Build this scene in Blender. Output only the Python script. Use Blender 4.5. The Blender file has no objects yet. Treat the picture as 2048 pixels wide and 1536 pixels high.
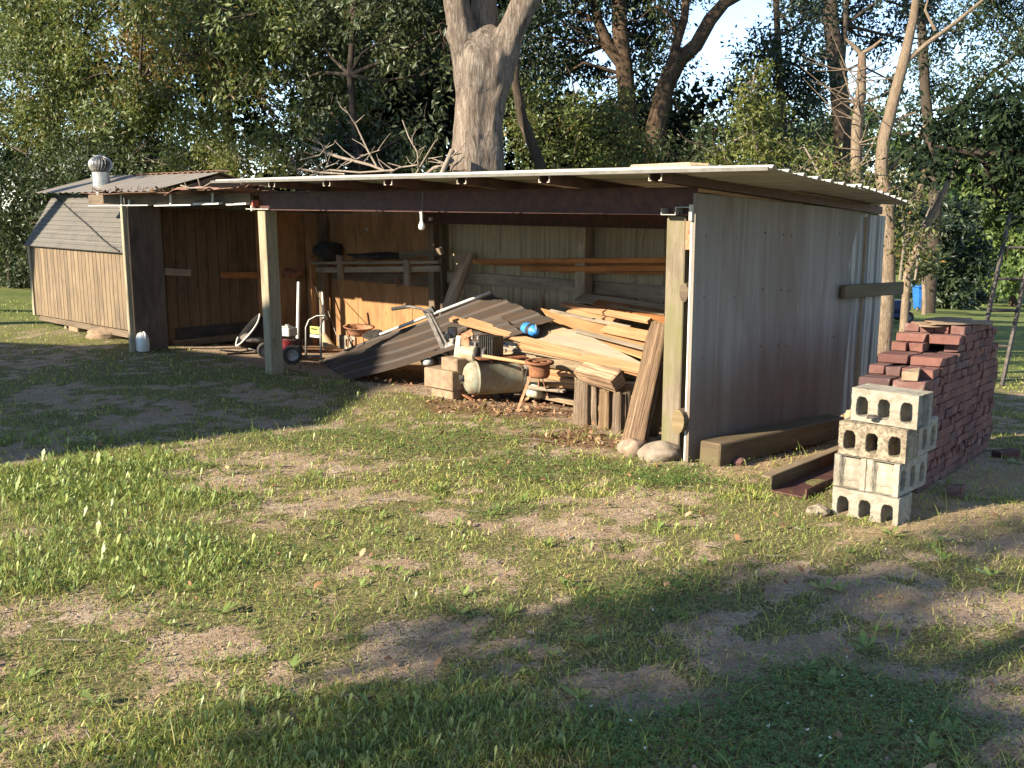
import bpy, bmesh, math, random
import numpy as np
from mathutils import Vector, Matrix, Quaternion
random.seed(7); rng = np.random.default_rng(7)
SC = bpy.context.scene
COL = SC.collection
R_ = math.radians
# ------------------------------------------------------------------ camera model
FPX, CAMH = 2048.0, 1.8
PITCH = math.atan(368/2048.0)
cP, sP = math.cos(PITCH), math.sin(PITCH)
CAM = np.array([0, 0, CAMH])
RO = np.array([1.179, 7.023, 0.0])          # foot of the front right post
NV = np.array([0.698, 0.716, 0.0]); NV /= np.linalg.norm(NV)     # towards the back wall
XV = np.array([NV[1], -NV[0], 0.0])         # along the front, to the right
def ray(u, v):
    x = (u-1024)/FPX; y = -(v-768)/FPX
    return np.array([x, cP+y*sP, -sP+y*cP])
def hgt(x, y):
    b = (x-RO[0])*NV[0]+(y-RO[1])*NV[1]
    bb = np.clip(b-0.1, 0, 60)
    return -0.075*bb
def G(u, v, z=0.0):
    d = ray(u, v); return CAM+d*((z-CAMH)/d[2])
def GP(u, v, up=0.0):                        # ground point seen at (u, v)
    z = 0.0
    for _ in range(12):
        p = G(u, v, z); z = hgt(p[0], p[1])+up
    return p
def AT(u, v, D):
    d = ray(u, v); return CAM+d*(D/d[1])
def L(x, b, z):                              # shed frame -> world (x to the right along the front, b to the back)
    return RO+XV*x+NV*b+np.array([0, 0, z])
def PB(u, v, b):
    d = ray(u, v); t = (b-(CAM-RO)@NV)/(d@NV); return CAM+d*t
def PX(u, v, x):
    d = ray(u, v); t = (x-(CAM-RO)@XV)/(d@XV); return CAM+d*t
def toL(p):
    d = np.array(p)-RO; return np.array([d@XV, d@NV, p[2]])
Z3 = np.array([0, 0, 1.0])
def unit(v): v = np.asarray(v, float); return v/np.linalg.norm(v)
# ------------------------------------------------------------------ noise in numpy
def _h(i, j, s):
    n = (i.astype(np.int64)*374761393+j.astype(np.int64)*668265263+s*1442695041) & 0x7fffffff
    n = ((n ^ (n >> 13))*1274126177) & 0x7fffffff
    return ((n ^ (n >> 16)) & 0xffff)/65535.0
def vn(x, y, s=0):
    x = np.asarray(x, float); y = np.asarray(y, float)
    i = np.floor(x); j = np.floor(y); fx = x-i; fy = y-j
    fx = fx*fx*(3-2*fx); fy = fy*fy*(3-2*fy)
    a = _h(i, j, s); b = _h(i+1, j, s); c = _h(i, j+1, s); d = _h(i+1, j+1, s)
    return (a*(1-fx)+b*fx)*(1-fy)+(c*(1-fx)+d*fx)*fy
def fbm(x, y, s=0, o=4):
    r = 0; a = 0.5; t = 0
    for k in range(o):
        r = r+a*vn(x*2**k+17*k, y*2**k-9*k, s+k); t += a; a *= 0.5
    return r/t
# ------------------------------------------------------------------ materials
def newmat(name):
    m = bpy.data.materials.new(name); m.use_nodes = True
    nt = m.node_tree; nt.nodes.clear()
    out = nt.nodes.new('ShaderNodeOutputMaterial')
    bs = nt.nodes.new('ShaderNodeBsdfPrincipled')
    nt.links.new(bs.outputs[0], out.inputs[0])
    return m, nt, bs
def nd(nt, t, **kw):
    n = nt.nodes.new(t)
    for k, v in kw.items():
        if k in n.inputs.keys() if hasattr(n.inputs, 'keys') else False: n.inputs[k].default_value = v
        else: setattr(n, k, v)
    return n
def noise(nt, vec, scale, detail=4, rough=0.6, dist=0.0):
    n = nt.nodes.new('ShaderNodeTexNoise'); n.inputs['Scale'].default_value = scale
    n.inputs['Detail'].default_value = detail; n.inputs['Roughness'].default_value = rough
    n.inputs['Distortion'].default_value = dist
    if vec is not None: nt.links.new(vec, n.inputs['Vector'])
    return n.outputs['Fac']
def ramp(nt, fac, stops, interp='LINEAR'):
    r = nt.nodes.new('ShaderNodeValToRGB'); r.color_ramp.interpolation = interp
    e = r.color_ramp.elements
    while len(e) < len(stops): e.new(0.5)
    for k, (p, c) in enumerate(stops):
        e[k].position = p
        e[k].color = (c, c, c, 1) if isinstance(c, (int, float)) else (*c, 1)
    nt.links.new(fac, r.inputs[0]); return r.outputs[0]
def mix(nt, f, a, b, mode='MIX'):
    m = nt.nodes.new('ShaderNodeMix'); m.data_type = 'RGBA'; m.blend_type = mode
    for s, i in ((f, 0), (a, 6), (b, 7)):
        if isinstance(s, (int, float)): m.inputs[i].default_value = s
        elif isinstance(s, tuple): m.inputs[i].default_value = (*s, 1)
        else: nt.links.new(s, m.inputs[i])
    return m.outputs[2]
def math_(nt, op, a, b=None):
    m = nt.nodes.new('ShaderNodeMath'); m.operation = op
    for i, s in enumerate((a, b)):
        if s is None: continue
        if isinstance(s, (int, float)): m.inputs[i].default_value = s
        else: nt.links.new(s, m.inputs[i])
    return m.outputs[0]
def mapping(nt, vec, scale=(1, 1, 1), loc=(0, 0, 0)):
    m = nt.nodes.new('ShaderNodeMapping'); m.inputs['Scale'].default_value = scale; m.inputs['Location'].default_value = loc
    nt.links.new(vec, m.inputs['Vector']); return m.outputs[0]
def coord(nt, which='Object'):
    return nt.nodes.new('ShaderNodeTexCoord').outputs[which]
def geo_pos(nt):
    return nt.nodes.new('ShaderNodeNewGeometry').outputs['Position']
def attr(nt, name, out='Fac'):
    a = nt.nodes.new('ShaderNodeAttribute'); a.attribute_name = name; return a.outputs[out]
def objrand(nt):
    return nt.nodes.new('ShaderNodeObjectInfo').outputs['Random']
def bump(nt, bs, h, strength=0.4, dist=0.01):
    b = nt.nodes.new('ShaderNodeBump'); b.inputs['Strength'].default_value = strength; b.inputs['Distance'].default_value = dist
    nt.links.new(h, b.inputs['Height']); nt.links.new(b.outputs[0], bs.inputs['Normal'])
MATS = {}
def wood(name, light, dark, stain=None, rough=0.8, moss=None, grain=1.0, vary=0.25, b=0.35, spec=0.2):
    m, nt, bs = newmat(name)
    uv = coord(nt, 'UV')
    g1 = noise(nt, mapping(nt, uv, (3, 110*grain, 1)), 1.0, 3, 0.65, 0.6)
    g2 = noise(nt, mapping(nt, uv, (1.0, 16*grain, 1)), 1.0, 4, 0.6, 1.2)
    g = math_(nt, 'ADD', math_(nt, 'MULTIPLY', g1, 0.5), math_(nt, 'MULTIPLY', g2, 0.5))
    c = ramp(nt, g, [(0.33, dark), (0.5, tuple((a+d)/2 for a, d in zip(light, dark))), (0.64, light)])
    st = noise(nt, mapping(nt, uv, (1.2, 3.5, 1)), 1.0, 5, 0.7, 0.4)
    sc = stain if stain else tuple(d*0.55 for d in dark)
    c = mix(nt, ramp(nt, st, [(0.46, 0.0), (0.68, 0.8)]), c, sc)
    # small dark knots
    v = nt.nodes.new('ShaderNodeTexVoronoi'); v.inputs['Scale'].default_value = 1.0
    nt.links.new(mapping(nt, uv, (2.6, 8.0, 1)), v.inputs['Vector'])
    c = mix(nt, ramp(nt, v.outputs['Distance'], [(0.03, 0.75), (0.12, 0.0)]), c, tuple(d*0.45 for d in dark))
    if moss:
        mo = noise(nt, mapping(nt, uv, (2.0, 5, 1), (3, 7, 0)), 1.0, 5, 0.65, 0.3)
        c = mix(nt, ramp(nt, mo, [(0.42, 0.0), (0.62, 0.85)]), c, moss)
    r = objrand(nt)
    hs = nt.nodes.new('ShaderNodeHueSaturation'); nt.links.new(c, hs.inputs['Color'])
    nt.links.new(math_(nt, 'ADD', 1-vary/2, math_(nt, 'MULTIPLY', r, vary)), hs.inputs['Value'])
    nt.links.new(hs.outputs[0], bs.inputs['Base Color'])
    bs.inputs['Roughness'].default_value = rough; bs.inputs['Specular IOR Level'].default_value = spec
    bump(nt, bs, g, b, 0.006)
    MATS[name] = m; return m
def simple(name, col, col2=None, scale=8, rough=0.6, metal=0.0, b=0.15, bscale=60, lo=0.4, hi=0.65, spec=0.4, detail=5, col3=None, lo3=0.55, hi3=0.7, scale3=3, vary=0.0):
    m, nt, bs = newmat(name)
    p = coord(nt, 'Object')
    c = None
    if col2:
        n = noise(nt, p, scale, detail, 0.65, 0.3)
        c = ramp(nt, n, [(lo, col), (hi, col2)])
    else:
        n = noise(nt, p, scale, detail, 0.65)
        c = ramp(nt, n, [(0.3, tuple(x*0.82 for x in col)), (0.7, tuple(min(1, x*1.1) for x in col))])
    if col3:
        n3 = noise(nt, p, scale3, 6, 0.7, 0.5)
        c = mix(nt, ramp(nt, n3, [(lo3, 0.0), (hi3, 1.0)]), c, col3)
    if vary:
        hs = nt.nodes.new('ShaderNodeHueSaturation'); nt.links.new(c, hs.inputs['Color'])
        nt.links.new(math_(nt, 'ADD', 1-vary/2, math_(nt, 'MULTIPLY', objrand(nt), vary)), hs.inputs['Value'])
        c = hs.outputs[0]
    nt.links.new(c, bs.inputs['Base Color'])
    bs.inputs['Roughness'].default_value = rough; bs.inputs['Metallic'].default_value = metal
    bs.inputs['Specular IOR Level'].default_value = spec
    if b: bump(nt, bs, noise(nt, p, bscale, 4, 0.7), b, 0.004)
    MATS[name] = m; return m
# wood kinds
wood('post_wood', (0.3301, 0.2816, 0.1888), (0.1722, 0.1408, 0.0858), moss=None, vary=0.1)
wood('mossy_post', (0.2132, 0.17, 0.1188), (0.1191, 0.09108, 0.0594), moss=(0.1254, 0.1154, 0.05148), vary=0.1)
wood('fresh_lumber', (0.415, 0.2435, 0.1267), (0.2739, 0.1381, 0.06334), stain=(0.2491, 0.1236, 0.0563), vary=0.45)
wood('old_lumber', (0.336, 0.256, 0.16), (0.176, 0.12, 0.072), vary=0.4)
wood('grey_lumber', (0.33, 0.27, 0.20), (0.17, 0.13, 0.09), vary=0.3)
wood('orange_lumber', (0.3375, 0.15, 0.0525), (0.18, 0.0675, 0.0225), vary=0.35)
wood('plywood_fresh', (0.4462, 0.2785, 0.1329), (0.3302, 0.1817, 0.0782), stain=(0.3213, 0.1615, 0.07038), grain=0.35, vary=0.05, b=0.15)
wood('plywood_grey', (0.32, 0.256, 0.192), (0.216, 0.16, 0.112), stain=(0.336, 0.192, 0.096), grain=0.3, vary=0.05, b=0.15)
wood('plywood_orange', (0.3265, 0.1778, 0.07667), (0.2203, 0.1101, 0.04293), stain=(0.1387, 0.06754, 0.03067), grain=0.3, vary=0.08, b=0.2)
wood('siding_lit_tone', (0.2141, 0.1563, 0.09516), (0.1215, 0.08125, 0.04789), stain=(0.07812, 0.05938, 0.04299), grain=0.45, vary=0.1)  # barn siding in the tone of its sunlit front
wood('siding_shaded_tone', (0.1248, 0.08356, 0.04921), (0.07069, 0.04559, 0.0265), grain=0.6, vary=0.1)  # same barn siding darkened, shade of the bay put into the colour
wood('old_board', (0.135, 0.098, 0.070), (0.075, 0.052, 0.038), vary=0.05, grain=0.5)
wood('dark_wood', (0.16, 0.12, 0.08), (0.08, 0.055, 0.035), vary=0.2)
wood('log_wood', (0.40, 0.29, 0.20), (0.075, 0.05, 0.035), stain=(0.17, 0.11, 0.08), grain=0.45, b=1.0, vary=0.25)
wood('timber_grey', (0.16, 0.1152, 0.06864), (0.0768, 0.05184, 0.02904), moss=(0.0832, 0.06912, 0.03168), vary=0.2)
wood('log_end', (0.24, 0.18, 0.096), (0.132, 0.09, 0.042), grain=0.3, vary=0.1)
def logmat(name, light, dark, scale=1.0):
    m, nt, bs = newmat(name)
    uv = coord(nt, 'UV')
    g = noise(nt, mapping(nt, uv, (1.6*scale, 26*scale, 1)), 1.0, 5, 0.7, 0.8)
    g2 = noise(nt, mapping(nt, uv, (3*scale, 70*scale, 1)), 1.0, 4, 0.65, 0.4)
    c = ramp(nt, g, [(0.36, tuple(d*.35 for d in dark)), (0.43, dark), (0.52, tuple((a+d)/2 for a, d in zip(light, dark))), (0.66, light)])
    c = mix(nt, ramp(nt, g2, [(0.40, 0.6), (0.55, 0.0)]), c, dark)
    p = noise(nt, mapping(nt, uv, (1.5, 4, 1), (5, 2, 0)), 1.0, 4, 0.6)
    c = mix(nt, ramp(nt, p, [(0.5, 0.0), (0.7, 0.55)]), c, (0.20, 0.13, 0.085))
    nt.links.new(c, bs.inputs['Base Color']); bs.inputs['Roughness'].default_value = 0.95; bs.inputs['Specular IOR Level'].default_value = 0.1
    bump(nt, bs, g, 1.0, 0.03)
    MATS[name] = m
logmat('log_bark', (0.5103, 0.3488, 0.2079), (0.158, 0.09563, 0.0594))
logmat('stump_bark', (0.5175, 0.4002, 0.2783), (0.1438, 0.0966, 0.06325), 1.2)
logmat('split_wood', (0.529, 0.374, 0.21), (0.23, 0.143, 0.08), 1.0)
# plain kinds
simple('red_steel', (0.05419, 0.0225, 0.01852), (0.08925, 0.036, 0.02422), 14, 0.6, 0.0, 0.2, 80, spec=0.3, col3=(0.102, 0.04875, 0.02494), lo3=0.58, hi3=0.75)
simple('red_steel_bright', (0.42, 0.11, 0.07), (0.32, 0.075, 0.05), 14, 0.6)
simple('purlin_steel', (0.06, 0.03, 0.025), (0.10, 0.05, 0.038), 14, 0.6)
simple('rust', (0.16, 0.065, 0.032), (0.27, 0.12, 0.06), 18, 0.85, 0.0, 0.5, 90, spec=0.15, col3=(0.09, 0.04, 0.025))
simple('rust_pale', (0.34, 0.18, 0.10), (0.20, 0.085, 0.045), 22, 0.8, 0.0, 0.4, 90, spec=0.2)
simple('concrete', (0.289, 0.2592, 0.204), (0.204, 0.1742, 0.1275), 14, 0.95, 0.0, 0.9, 160, spec=0.1, col3=(0.187, 0.1615, 0.1105), lo3=0.55, hi3=0.8, scale3=5, vary=0.2)
simple('concrete_coarse', (0.306, 0.255, 0.1785), (0.102, 0.0765, 0.051), 38, 0.95, 0.0, 1.0, 110, spec=0.1, lo=0.36, hi=0.66)
simple('concrete_tan', (0.272, 0.192, 0.124), (0.176, 0.12, 0.076), 14, 0.95, 0.0, 0.8, 160, spec=0.1, vary=0.2)
simple('stone', (0.2384, 0.1904, 0.1416), (0.1228, 0.09184, 0.0629), 7, 0.95, 0.0, 0.8, 60, spec=0.15, vary=0.3)
simple('dark_stone', (0.05, 0.04, 0.035), (0.09, 0.07, 0.06), 9, 0.8)
simple('galv', (0.42, 0.41, 0.38), (0.30, 0.28, 0.24), 6, 0.45, 0.3, 0.1, 60)
simple('alu', (0.527, 0.51, 0.4675), (0.357, 0.3315, 0.2975), 7, 0.35, 0.55, 0.08, 60)
simple('paint_white', (0.561, 0.544, 0.493), (0.391, 0.357, 0.2975), 7, 0.55, 0.0, 0.1)
simple('plastic_white', (0.5346, 0.5274, 0.4913), (0.448, 0.4335, 0.3757), 5, 0.4, 0.0, 0.03)
simple('plastic_translucent', (0.372, 0.378, 0.348), (0.3, 0.3, 0.252), 6, 0.35, 0.0, 0.03)
simple('plastic_black', (0.012, 0.012, 0.012), (0.022, 0.02, 0.018), 9, 0.8, 0.0, 0.1, spec=0.12)
simple('rubber', (0.022, 0.021, 0.02), (0.055, 0.05, 0.042), 14, 0.85, 0.0, 0.3)
simple('plastic_blue', (0.03, 0.16, 0.42), (0.05, 0.22, 0.52), 9, 0.4)
simple('bin_blue', (0.016, 0.104, 0.336), (0.024, 0.144, 0.416), 3, 0.45)
simple('engine_black', (0.03, 0.028, 0.025), (0.07, 0.06, 0.05), 30, 0.55, 0.2, 0.2)
simple('engine_red', (0.156, 0.015, 0.018), (0.096, 0.012, 0.012), 9, 0.45)
simple('engine_grey', (0.33, 0.31, 0.28), (0.16, 0.14, 0.12), 26, 0.55, 0.4, 0.3)
simple('tank_paint_old', (0.20, 0.15, 0.085), (0.27, 0.27, 0.185), 9, 0.6, 0.0, 0.35, 90, col3=(0.19, 0.085, 0.045), lo3=0.45, hi3=0.62, scale3=8)
simple('tank_paint', (0.20, 0.165, 0.10), (0.26, 0.27, 0.20), 9, 0.6, 0.0, 0.35, 90, col3=(0.17, 0.09, 0.05), lo3=0.52, hi3=0.70, scale3=8)
simple('motor_paint', (0.36, 0.29, 0.20), (0.27, 0.255, 0.19), 10, 0.6, 0.1, 0.2, 90, col3=(0.30, 0.15, 0.06), lo3=0.48, hi3=0.68, scale3=9)
simple('guard_green', (0.47, 0.52, 0.36), (0.40, 0.38, 0.26), 9, 0.6)
simple('panel_yellow', (0.42, 0.46, 0.10), (0.34, 0.36, 0.08), 9, 0.45)
simple('handle_steel', (0.09, 0.085, 0.08), (0.17, 0.155, 0.14), 20, 0.4, 0.6, 0.1)
simple('dark_paint', (0.045, 0.04, 0.035), (0.10, 0.08, 0.065), 20, 0.7, 0.0, 0.2, spec=0.15)
simple('cut_steel_lit', (0.40, 0.34, 0.27), (0.22, 0.17, 0.13), 30, 0.7, 0.0, 0.2)
simple('edge_metal', (0.1232, 0.1152, 0.09645), (0.09105, 0.08033, 0.06426), 12, 0.6, 0.0, 0.1)
simple('grey_tube', (0.30, 0.27, 0.24), (0.16, 0.135, 0.11), 24, 0.5, 0.4, 0.15)
simple('tan_foam', (0.4125, 0.315, 0.1875), (0.3, 0.2175, 0.1125), 40, 0.95, 0.0, 0.9, 90)
simple('canvas_black', (0.012, 0.012, 0.012), (0.03, 0.028, 0.025), 9, 0.9)
simple('sack', (0.132, 0.114, 0.096), (0.072, 0.06, 0.048), 25, 0.95, 0.0, 0.6, 40)
simple('fan_dark', (0.02, 0.02, 0.024), (0.05, 0.045, 0.045), 9, 0.5)
simple('mower_blue', (0.02, 0.03, 0.07), (0.03, 0.045, 0.10), 5, 0.4)
simple('house_white', (0.62, 0.60, 0.55), (0.52, 0.50, 0.44), 2, 0.7)
simple('house_roof', (0.10, 0.09, 0.085), (0.06, 0.055, 0.05), 9, 0.9)
simple('window_dark', (0.03, 0.035, 0.04), None, 9, 0.1)
simple('bulb_glass', (0.75, 0.74, 0.70), None, 9, 0.2)
simple('leaf_litter', (0.12, 0.066, 0.03), (0.06, 0.036, 0.018), 30, 0.95)

def brick_mat():
    m, nt, bs = newmat('brick')
    p = coord(nt, 'Object'); r = objrand(nt)
    off = nt.nodes.new('ShaderNodeCombineXYZ'); nt.links.new(math_(nt, 'MULTIPLY', r, 37.0), off.inputs[0])
    ad = nt.nodes.new('ShaderNodeVectorMath'); ad.operation = 'ADD'
    nt.links.new(p, ad.inputs[0]); nt.links.new(off.outputs[0], ad.inputs[1])
    c = ramp(nt, r, [(0.0, (0.08889, 0.04248, 0.0375)), (0.35, (0.1408, 0.06372, 0.04999)), (0.7, (0.1778, 0.08169, 0.0625)), (0.93, (0.1185, 0.06536, 0.05833)), (1.0, (0.06296, 0.04085, 0.03917))])
    n = noise(nt, ad.outputs[0], 26, 5, 0.7, 0.2)
    c = mix(nt, ramp(nt, n, [(0.4, 0.0), (0.7, 0.6)]), c, (0.08889, 0.04085, 0.03334))
    n2 = noise(nt, ad.outputs[0], 9, 5, 0.7, 0.4)
    c = mix(nt, ramp(nt, n2, [(0.54, 0.0), (0.74, 0.6)]), c, (0.2667, 0.2206, 0.175))
    nt.links.new(c, bs.inputs['Base Color']); bs.inputs['Roughness'].default_value = 0.92
    bs.inputs['Specular IOR Level'].default_value = 0.15
    bump(nt, bs, noise(nt, ad.outputs[0], 120, 4, 0.7), 0.6, 0.003)
    MATS['brick'] = m
brick_mat()
def panel_mat():
    m, nt, bs = newmat('grey_panel')
    uv = coord(nt, 'UV')     # u across, v up, metres
    st = noise(nt, mapping(nt, uv, (4.5, 0.4, 1)), 1.0, 6, 0.68, 0.5)
    st2 = noise(nt, mapping(nt, uv, (24, 0.7, 1)), 1.0, 3, 0.6, 0.1)
    c = ramp(nt, st, [(0.3, (0.1452, 0.1224, 0.09906)), (0.55, (0.2065, 0.1798, 0.1486)), (0.75, (0.2662, 0.2313, 0.1916))])
    c = mix(nt, ramp(nt, st2, [(0.5, 0.0), (0.78, 0.32)]), c, (0.4033, 0.3537, 0.2868))
    ptc = noise(nt, mapping(nt, uv, (2.6, 0.42, 1), (4, 2, 0)), 1.0, 5, 0.65, 0.6)
    c = mix(nt, ramp(nt, ptc, [(0.48, 0.0), (0.64, 0.62)]), c, (0.1372, 0.1032, 0.07563))
    sx = nt.nodes.new('ShaderNodeSeparateXYZ'); nt.links.new(uv, sx.inputs[0])
    low = math_(nt, 'ADD', sx.outputs[1], math_(nt, 'MULTIPLY', noise(nt, mapping(nt, uv, (6, 1.0, 1)), 1.0, 4, 0.6), -0.9))
    c = mix(nt, ramp(nt, low, [(-0.0, 0.5), (0.34, 0.0)]), c, (0.121, 0.07665, 0.04694))
    dust = noise(nt, mapping(nt, uv, (300, 300, 1)), 1.0, 2, 0.5)
    c = mix(nt, ramp(nt, dust, [(0.6, 0.0), (0.75, 0.35)]), c, (0.4355, 0.3759, 0.2999))
    nt.links.new(c, bs.inputs['Base Color']); bs.inputs['Roughness'].default_value = 0.9
    bs.inputs['Specular IOR Level'].default_value = 0.15
    bump(nt, bs, st2, 0.35, 0.004)
    MATS['grey_panel'] = m
panel_mat()
def metal_sheet(name, base, base2, rustc, rl, rh, rough=0.5, metal=0.35, streak=(26, 0.6)):
    m, nt, bs = newmat(name)
    uv = coord(nt, 'UV')      # u along the ribs
    n1 = noise(nt, mapping(nt, uv, (streak[1], streak[0], 1)), 1.0, 4, 0.6, 0.2)
    c = ramp(nt, n1, [(0.35, base), (0.65, base2)])
    n2 = noise(nt, mapping(nt, uv, (1.6, 7, 1), (3, 3, 0)), 1.0, 6, 0.75, 0.4)
    c = mix(nt, ramp(nt, n2, [(rl, 0.0), (rh, 1.0)]), c, rustc)
    nt.links.new(c, bs.inputs['Base Color']); bs.inputs['Roughness'].default_value = rough; bs.inputs['Metallic'].default_value = metal
    bump(nt, bs, n1, 0.1, 0.004)
    MATS[name] = m
metal_sheet('roof_sheet', (0.297, 0.27, 0.225), (0.414, 0.387, 0.333), (0.198, 0.144, 0.099), 0.55, 0.75, 0.6, 0.1)
metal_sheet('back_metal', (0.2166, 0.167, 0.09718), (0.3357, 0.2572, 0.1528), (0.1625, 0.06771, 0.02083), 0.56, 0.68, 0.6, 0.1)
metal_sheet('side_metal', (0.17, 0.155, 0.14), (0.28, 0.265, 0.24), (0.13, 0.09, 0.06), 0.56, 0.75, 0.55, 0.15)
metal_sheet('dark_sheet', (0.022, 0.017, 0.013), (0.055, 0.04, 0.028), (0.06, 0.032, 0.017), 0.45, 0.65, 0.7, 0.0)
metal_sheet('rusty_sheet', (0.20, 0.10, 0.06), (0.30, 0.16, 0.10), (0.10, 0.045, 0.025), 0.5, 0.7, 0.8, 0.0)
metal_sheet('gable_sheet', (0.1505, 0.1283, 0.1003), (0.2007, 0.1734, 0.1433), (0.1147, 0.0867, 0.06092), 0.5, 0.72, 0.55, 0.1)
def shingle_mat():
    m, nt, bs = newmat('shingle')
    uv = coord(nt, 'UV')
    b = nt.nodes.new('ShaderNodeTexBrick'); nt.links.new(mapping(nt, uv, (1, 1, 1)), b.inputs['Vector'])
    b.inputs['Scale'].default_value = 1.0; b.inputs['Brick Width'].default_value = 0.24; b.inputs['Row Height'].default_value = 0.125
    b.inputs['Mortar Size'].default_value = 0.006; b.inputs['Color1'].default_value = (0.085, 0.078, 0.068, 1); b.inputs['Color2'].default_value = (0.115, 0.105, 0.09, 1)
    b.inputs['Mortar'].default_value = (0.16, 0.145, 0.12, 1); b.inputs['Bias'].default_value = 0.0
    n = noise(nt, mapping(nt, uv, (2.5, 1.0, 1)), 1.0, 5, 0.7)
    c = mix(nt, ramp(nt, n, [(0.42, 0.0), (0.7, 0.6)]), b.outputs[0], (0.14, 0.12, 0.095))
    g = noise(nt, mapping(nt, uv, (260, 260, 1)), 1.0, 2, 0.5)
    c = mix(nt, 0.35, c, ramp(nt, g, [(0.3, (0.05, 0.045, 0.04)), (0.7, (0.17, 0.155, 0.135))]), 'MIX')
    nt.links.new(c, bs.inputs['Base Color']); bs.inputs['Roughness'].default_value = 0.95; bs.inputs['Specular IOR Level'].default_value = 0.1
    bump(nt, bs, math_(nt, 'SUBTRACT', g, math_(nt, 'MULTIPLY', b.outputs[1], 1.5)), 0.6, 0.005)
    MATS['shingle'] = m
shingle_mat()
def bark(name, light, dark, s=1.0, b=1.0, patch=None):
    m, nt, bs = newmat(name)
    uv = coord(nt, 'UV')     # u along, v around, metres
    n1 = noise(nt, mapping(nt, uv, (5*s, 22*s, 1)), 1.0, 6, 0.7, 0.9)
    n2 = noise(nt, mapping(nt, uv, (1.2*s, 3*s, 1)), 1.0, 4, 0.6, 0.4)
    c = ramp(nt, n1, [(0.34, dark), (0.5, tuple((a+d)/2 for a, d in zip(light, dark))), (0.64, light)])
    c = mix(nt, ramp(nt, n2, [(0.48, 0.0), (0.7, 0.6)]), c, patch or dark)
    nt.links.new(c, bs.inputs['Base Color']); bs.inputs['Roughness'].default_value = 0.95; bs.inputs['Specular IOR Level'].default_value = 0.1
    bump(nt, bs, n1, b, 0.03)
    MATS[name] = m
def bark_obj(name, light, dark, patch):
    m, nt, bs = newmat(name)
    p = coord(nt, 'Object')
    n1 = noise(nt, mapping(nt, p, (13, 13, 2.4)), 1.0, 6, 0.75, 1.4)
    n2 = noise(nt, mapping(nt, p, (30, 30, 9)), 1.0, 4, 0.65, 0.5)
    n3 = noise(nt, mapping(nt, p, (1.6, 1.6, .7)), 1.0, 4, 0.6, 0.4)
    c = ramp(nt, n1, [(0.37, tuple(d*.45 for d in dark)), (0.45, dark), (0.53, tuple((a+d)/2 for a, d in zip(light, dark))), (0.66, light)])
    c = mix(nt, ramp(nt, n2, [(0.38, 0.7), (0.56, 0.0)]), c, dark)
    c = mix(nt, ramp(nt, n3, [(0.48, 0.0), (0.66, 0.55)]), c, patch)
    nt.links.new(c, bs.inputs['Base Color']); bs.inputs['Roughness'].default_value = 0.95; bs.inputs['Specular IOR Level'].default_value = 0.1
    bump(nt, bs, math_(nt, 'ADD', n1, math_(nt, 'MULTIPLY', n2, .35)), 1.0, 0.06)
    MATS[name] = m
bark_obj('bark_pale', (0.315, 0.2597, 0.2035), (0.1365, 0.106, 0.0825), (0.1995, 0.1484, 0.1045))
bark('bark_brown', (0.1265, 0.08432, 0.0527), (0.04743, 0.03162, 0.02108), 1.2, 1.0)
bark('bark_dark', (0.10, 0.075, 0.055), (0.04, 0.03, 0.022), 1.4, 1.0)
bark('bark_dead', (0.33, 0.253, 0.1705), (0.132, 0.0935, 0.066), 2.2, 1.0, (0.165, 0.1045, 0.066))
bark('dead_branch', (0.2754, 0.2295, 0.1797), (0.1377, 0.1071, 0.08032), 3, 0.5)
def leafmat(name, stops, trans=0.35, rough=0.45, spec=0.4):
    m, nt, bs = newmat(name)
    t = attr(nt, 'tint')
    c = ramp(nt, t, stops)
    nt.links.new(c, bs.inputs['Base Color']); bs.inputs['Roughness'].default_value = rough
    bs.inputs['Specular IOR Level'].default_value = spec
    tr = nt.nodes.new('ShaderNodeBsdfTranslucent')
    hs = nt.nodes.new('ShaderNodeHueSaturation'); hs.inputs['Value'].default_value = 1.3; hs.inputs['Hue'].default_value = 0.485
    nt.links.new(c, hs.inputs['Color']); nt.links.new(hs.outputs[0], tr.inputs['Color'])
    mx = nt.nodes.new('ShaderNodeMixShader'); mx.inputs[0].default_value = trans
    nt.links.new(bs.outputs[0], mx.inputs[1]); nt.links.new(tr.outputs[0], mx.inputs[2])
    out = [n for n in nt.nodes if n.type == 'OUTPUT_MATERIAL'][0]
    nt.links.new(mx.outputs[0], out.inputs[0])
    MATS[name] = m
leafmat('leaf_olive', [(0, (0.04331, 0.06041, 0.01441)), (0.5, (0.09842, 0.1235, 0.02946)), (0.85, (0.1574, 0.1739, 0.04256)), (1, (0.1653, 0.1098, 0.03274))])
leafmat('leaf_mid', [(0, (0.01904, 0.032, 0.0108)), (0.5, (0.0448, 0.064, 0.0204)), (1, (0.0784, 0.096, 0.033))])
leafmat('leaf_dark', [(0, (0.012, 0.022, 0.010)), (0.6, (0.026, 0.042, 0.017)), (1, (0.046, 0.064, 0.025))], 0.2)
leafmat('leaf_deep_shade', [(0, (0.004, 0.008, 0.004)), (0.6, (0.010, 0.016, 0.007)), (1, (0.02, 0.028, 0.011))], 0.1, 0.7, 0.1)  # deep shade of the woods put into a near-black leaf colour
leafmat('leaf_painted_shade', [(0, (0.006, 0.012, 0.006)), (0.6, (0.014, 0.025, 0.011)), (1, (0.028, 0.042, 0.016))], 0.2, 0.7, 0.1)  # shade on the overhanging boughs painted as darker leaves
leafmat('leaf_dim', [(0, (0.016, 0.027, 0.011)), (0.5, (0.04, 0.056, 0.02)), (1, (0.085, 0.10, 0.038))], 0.3)
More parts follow.
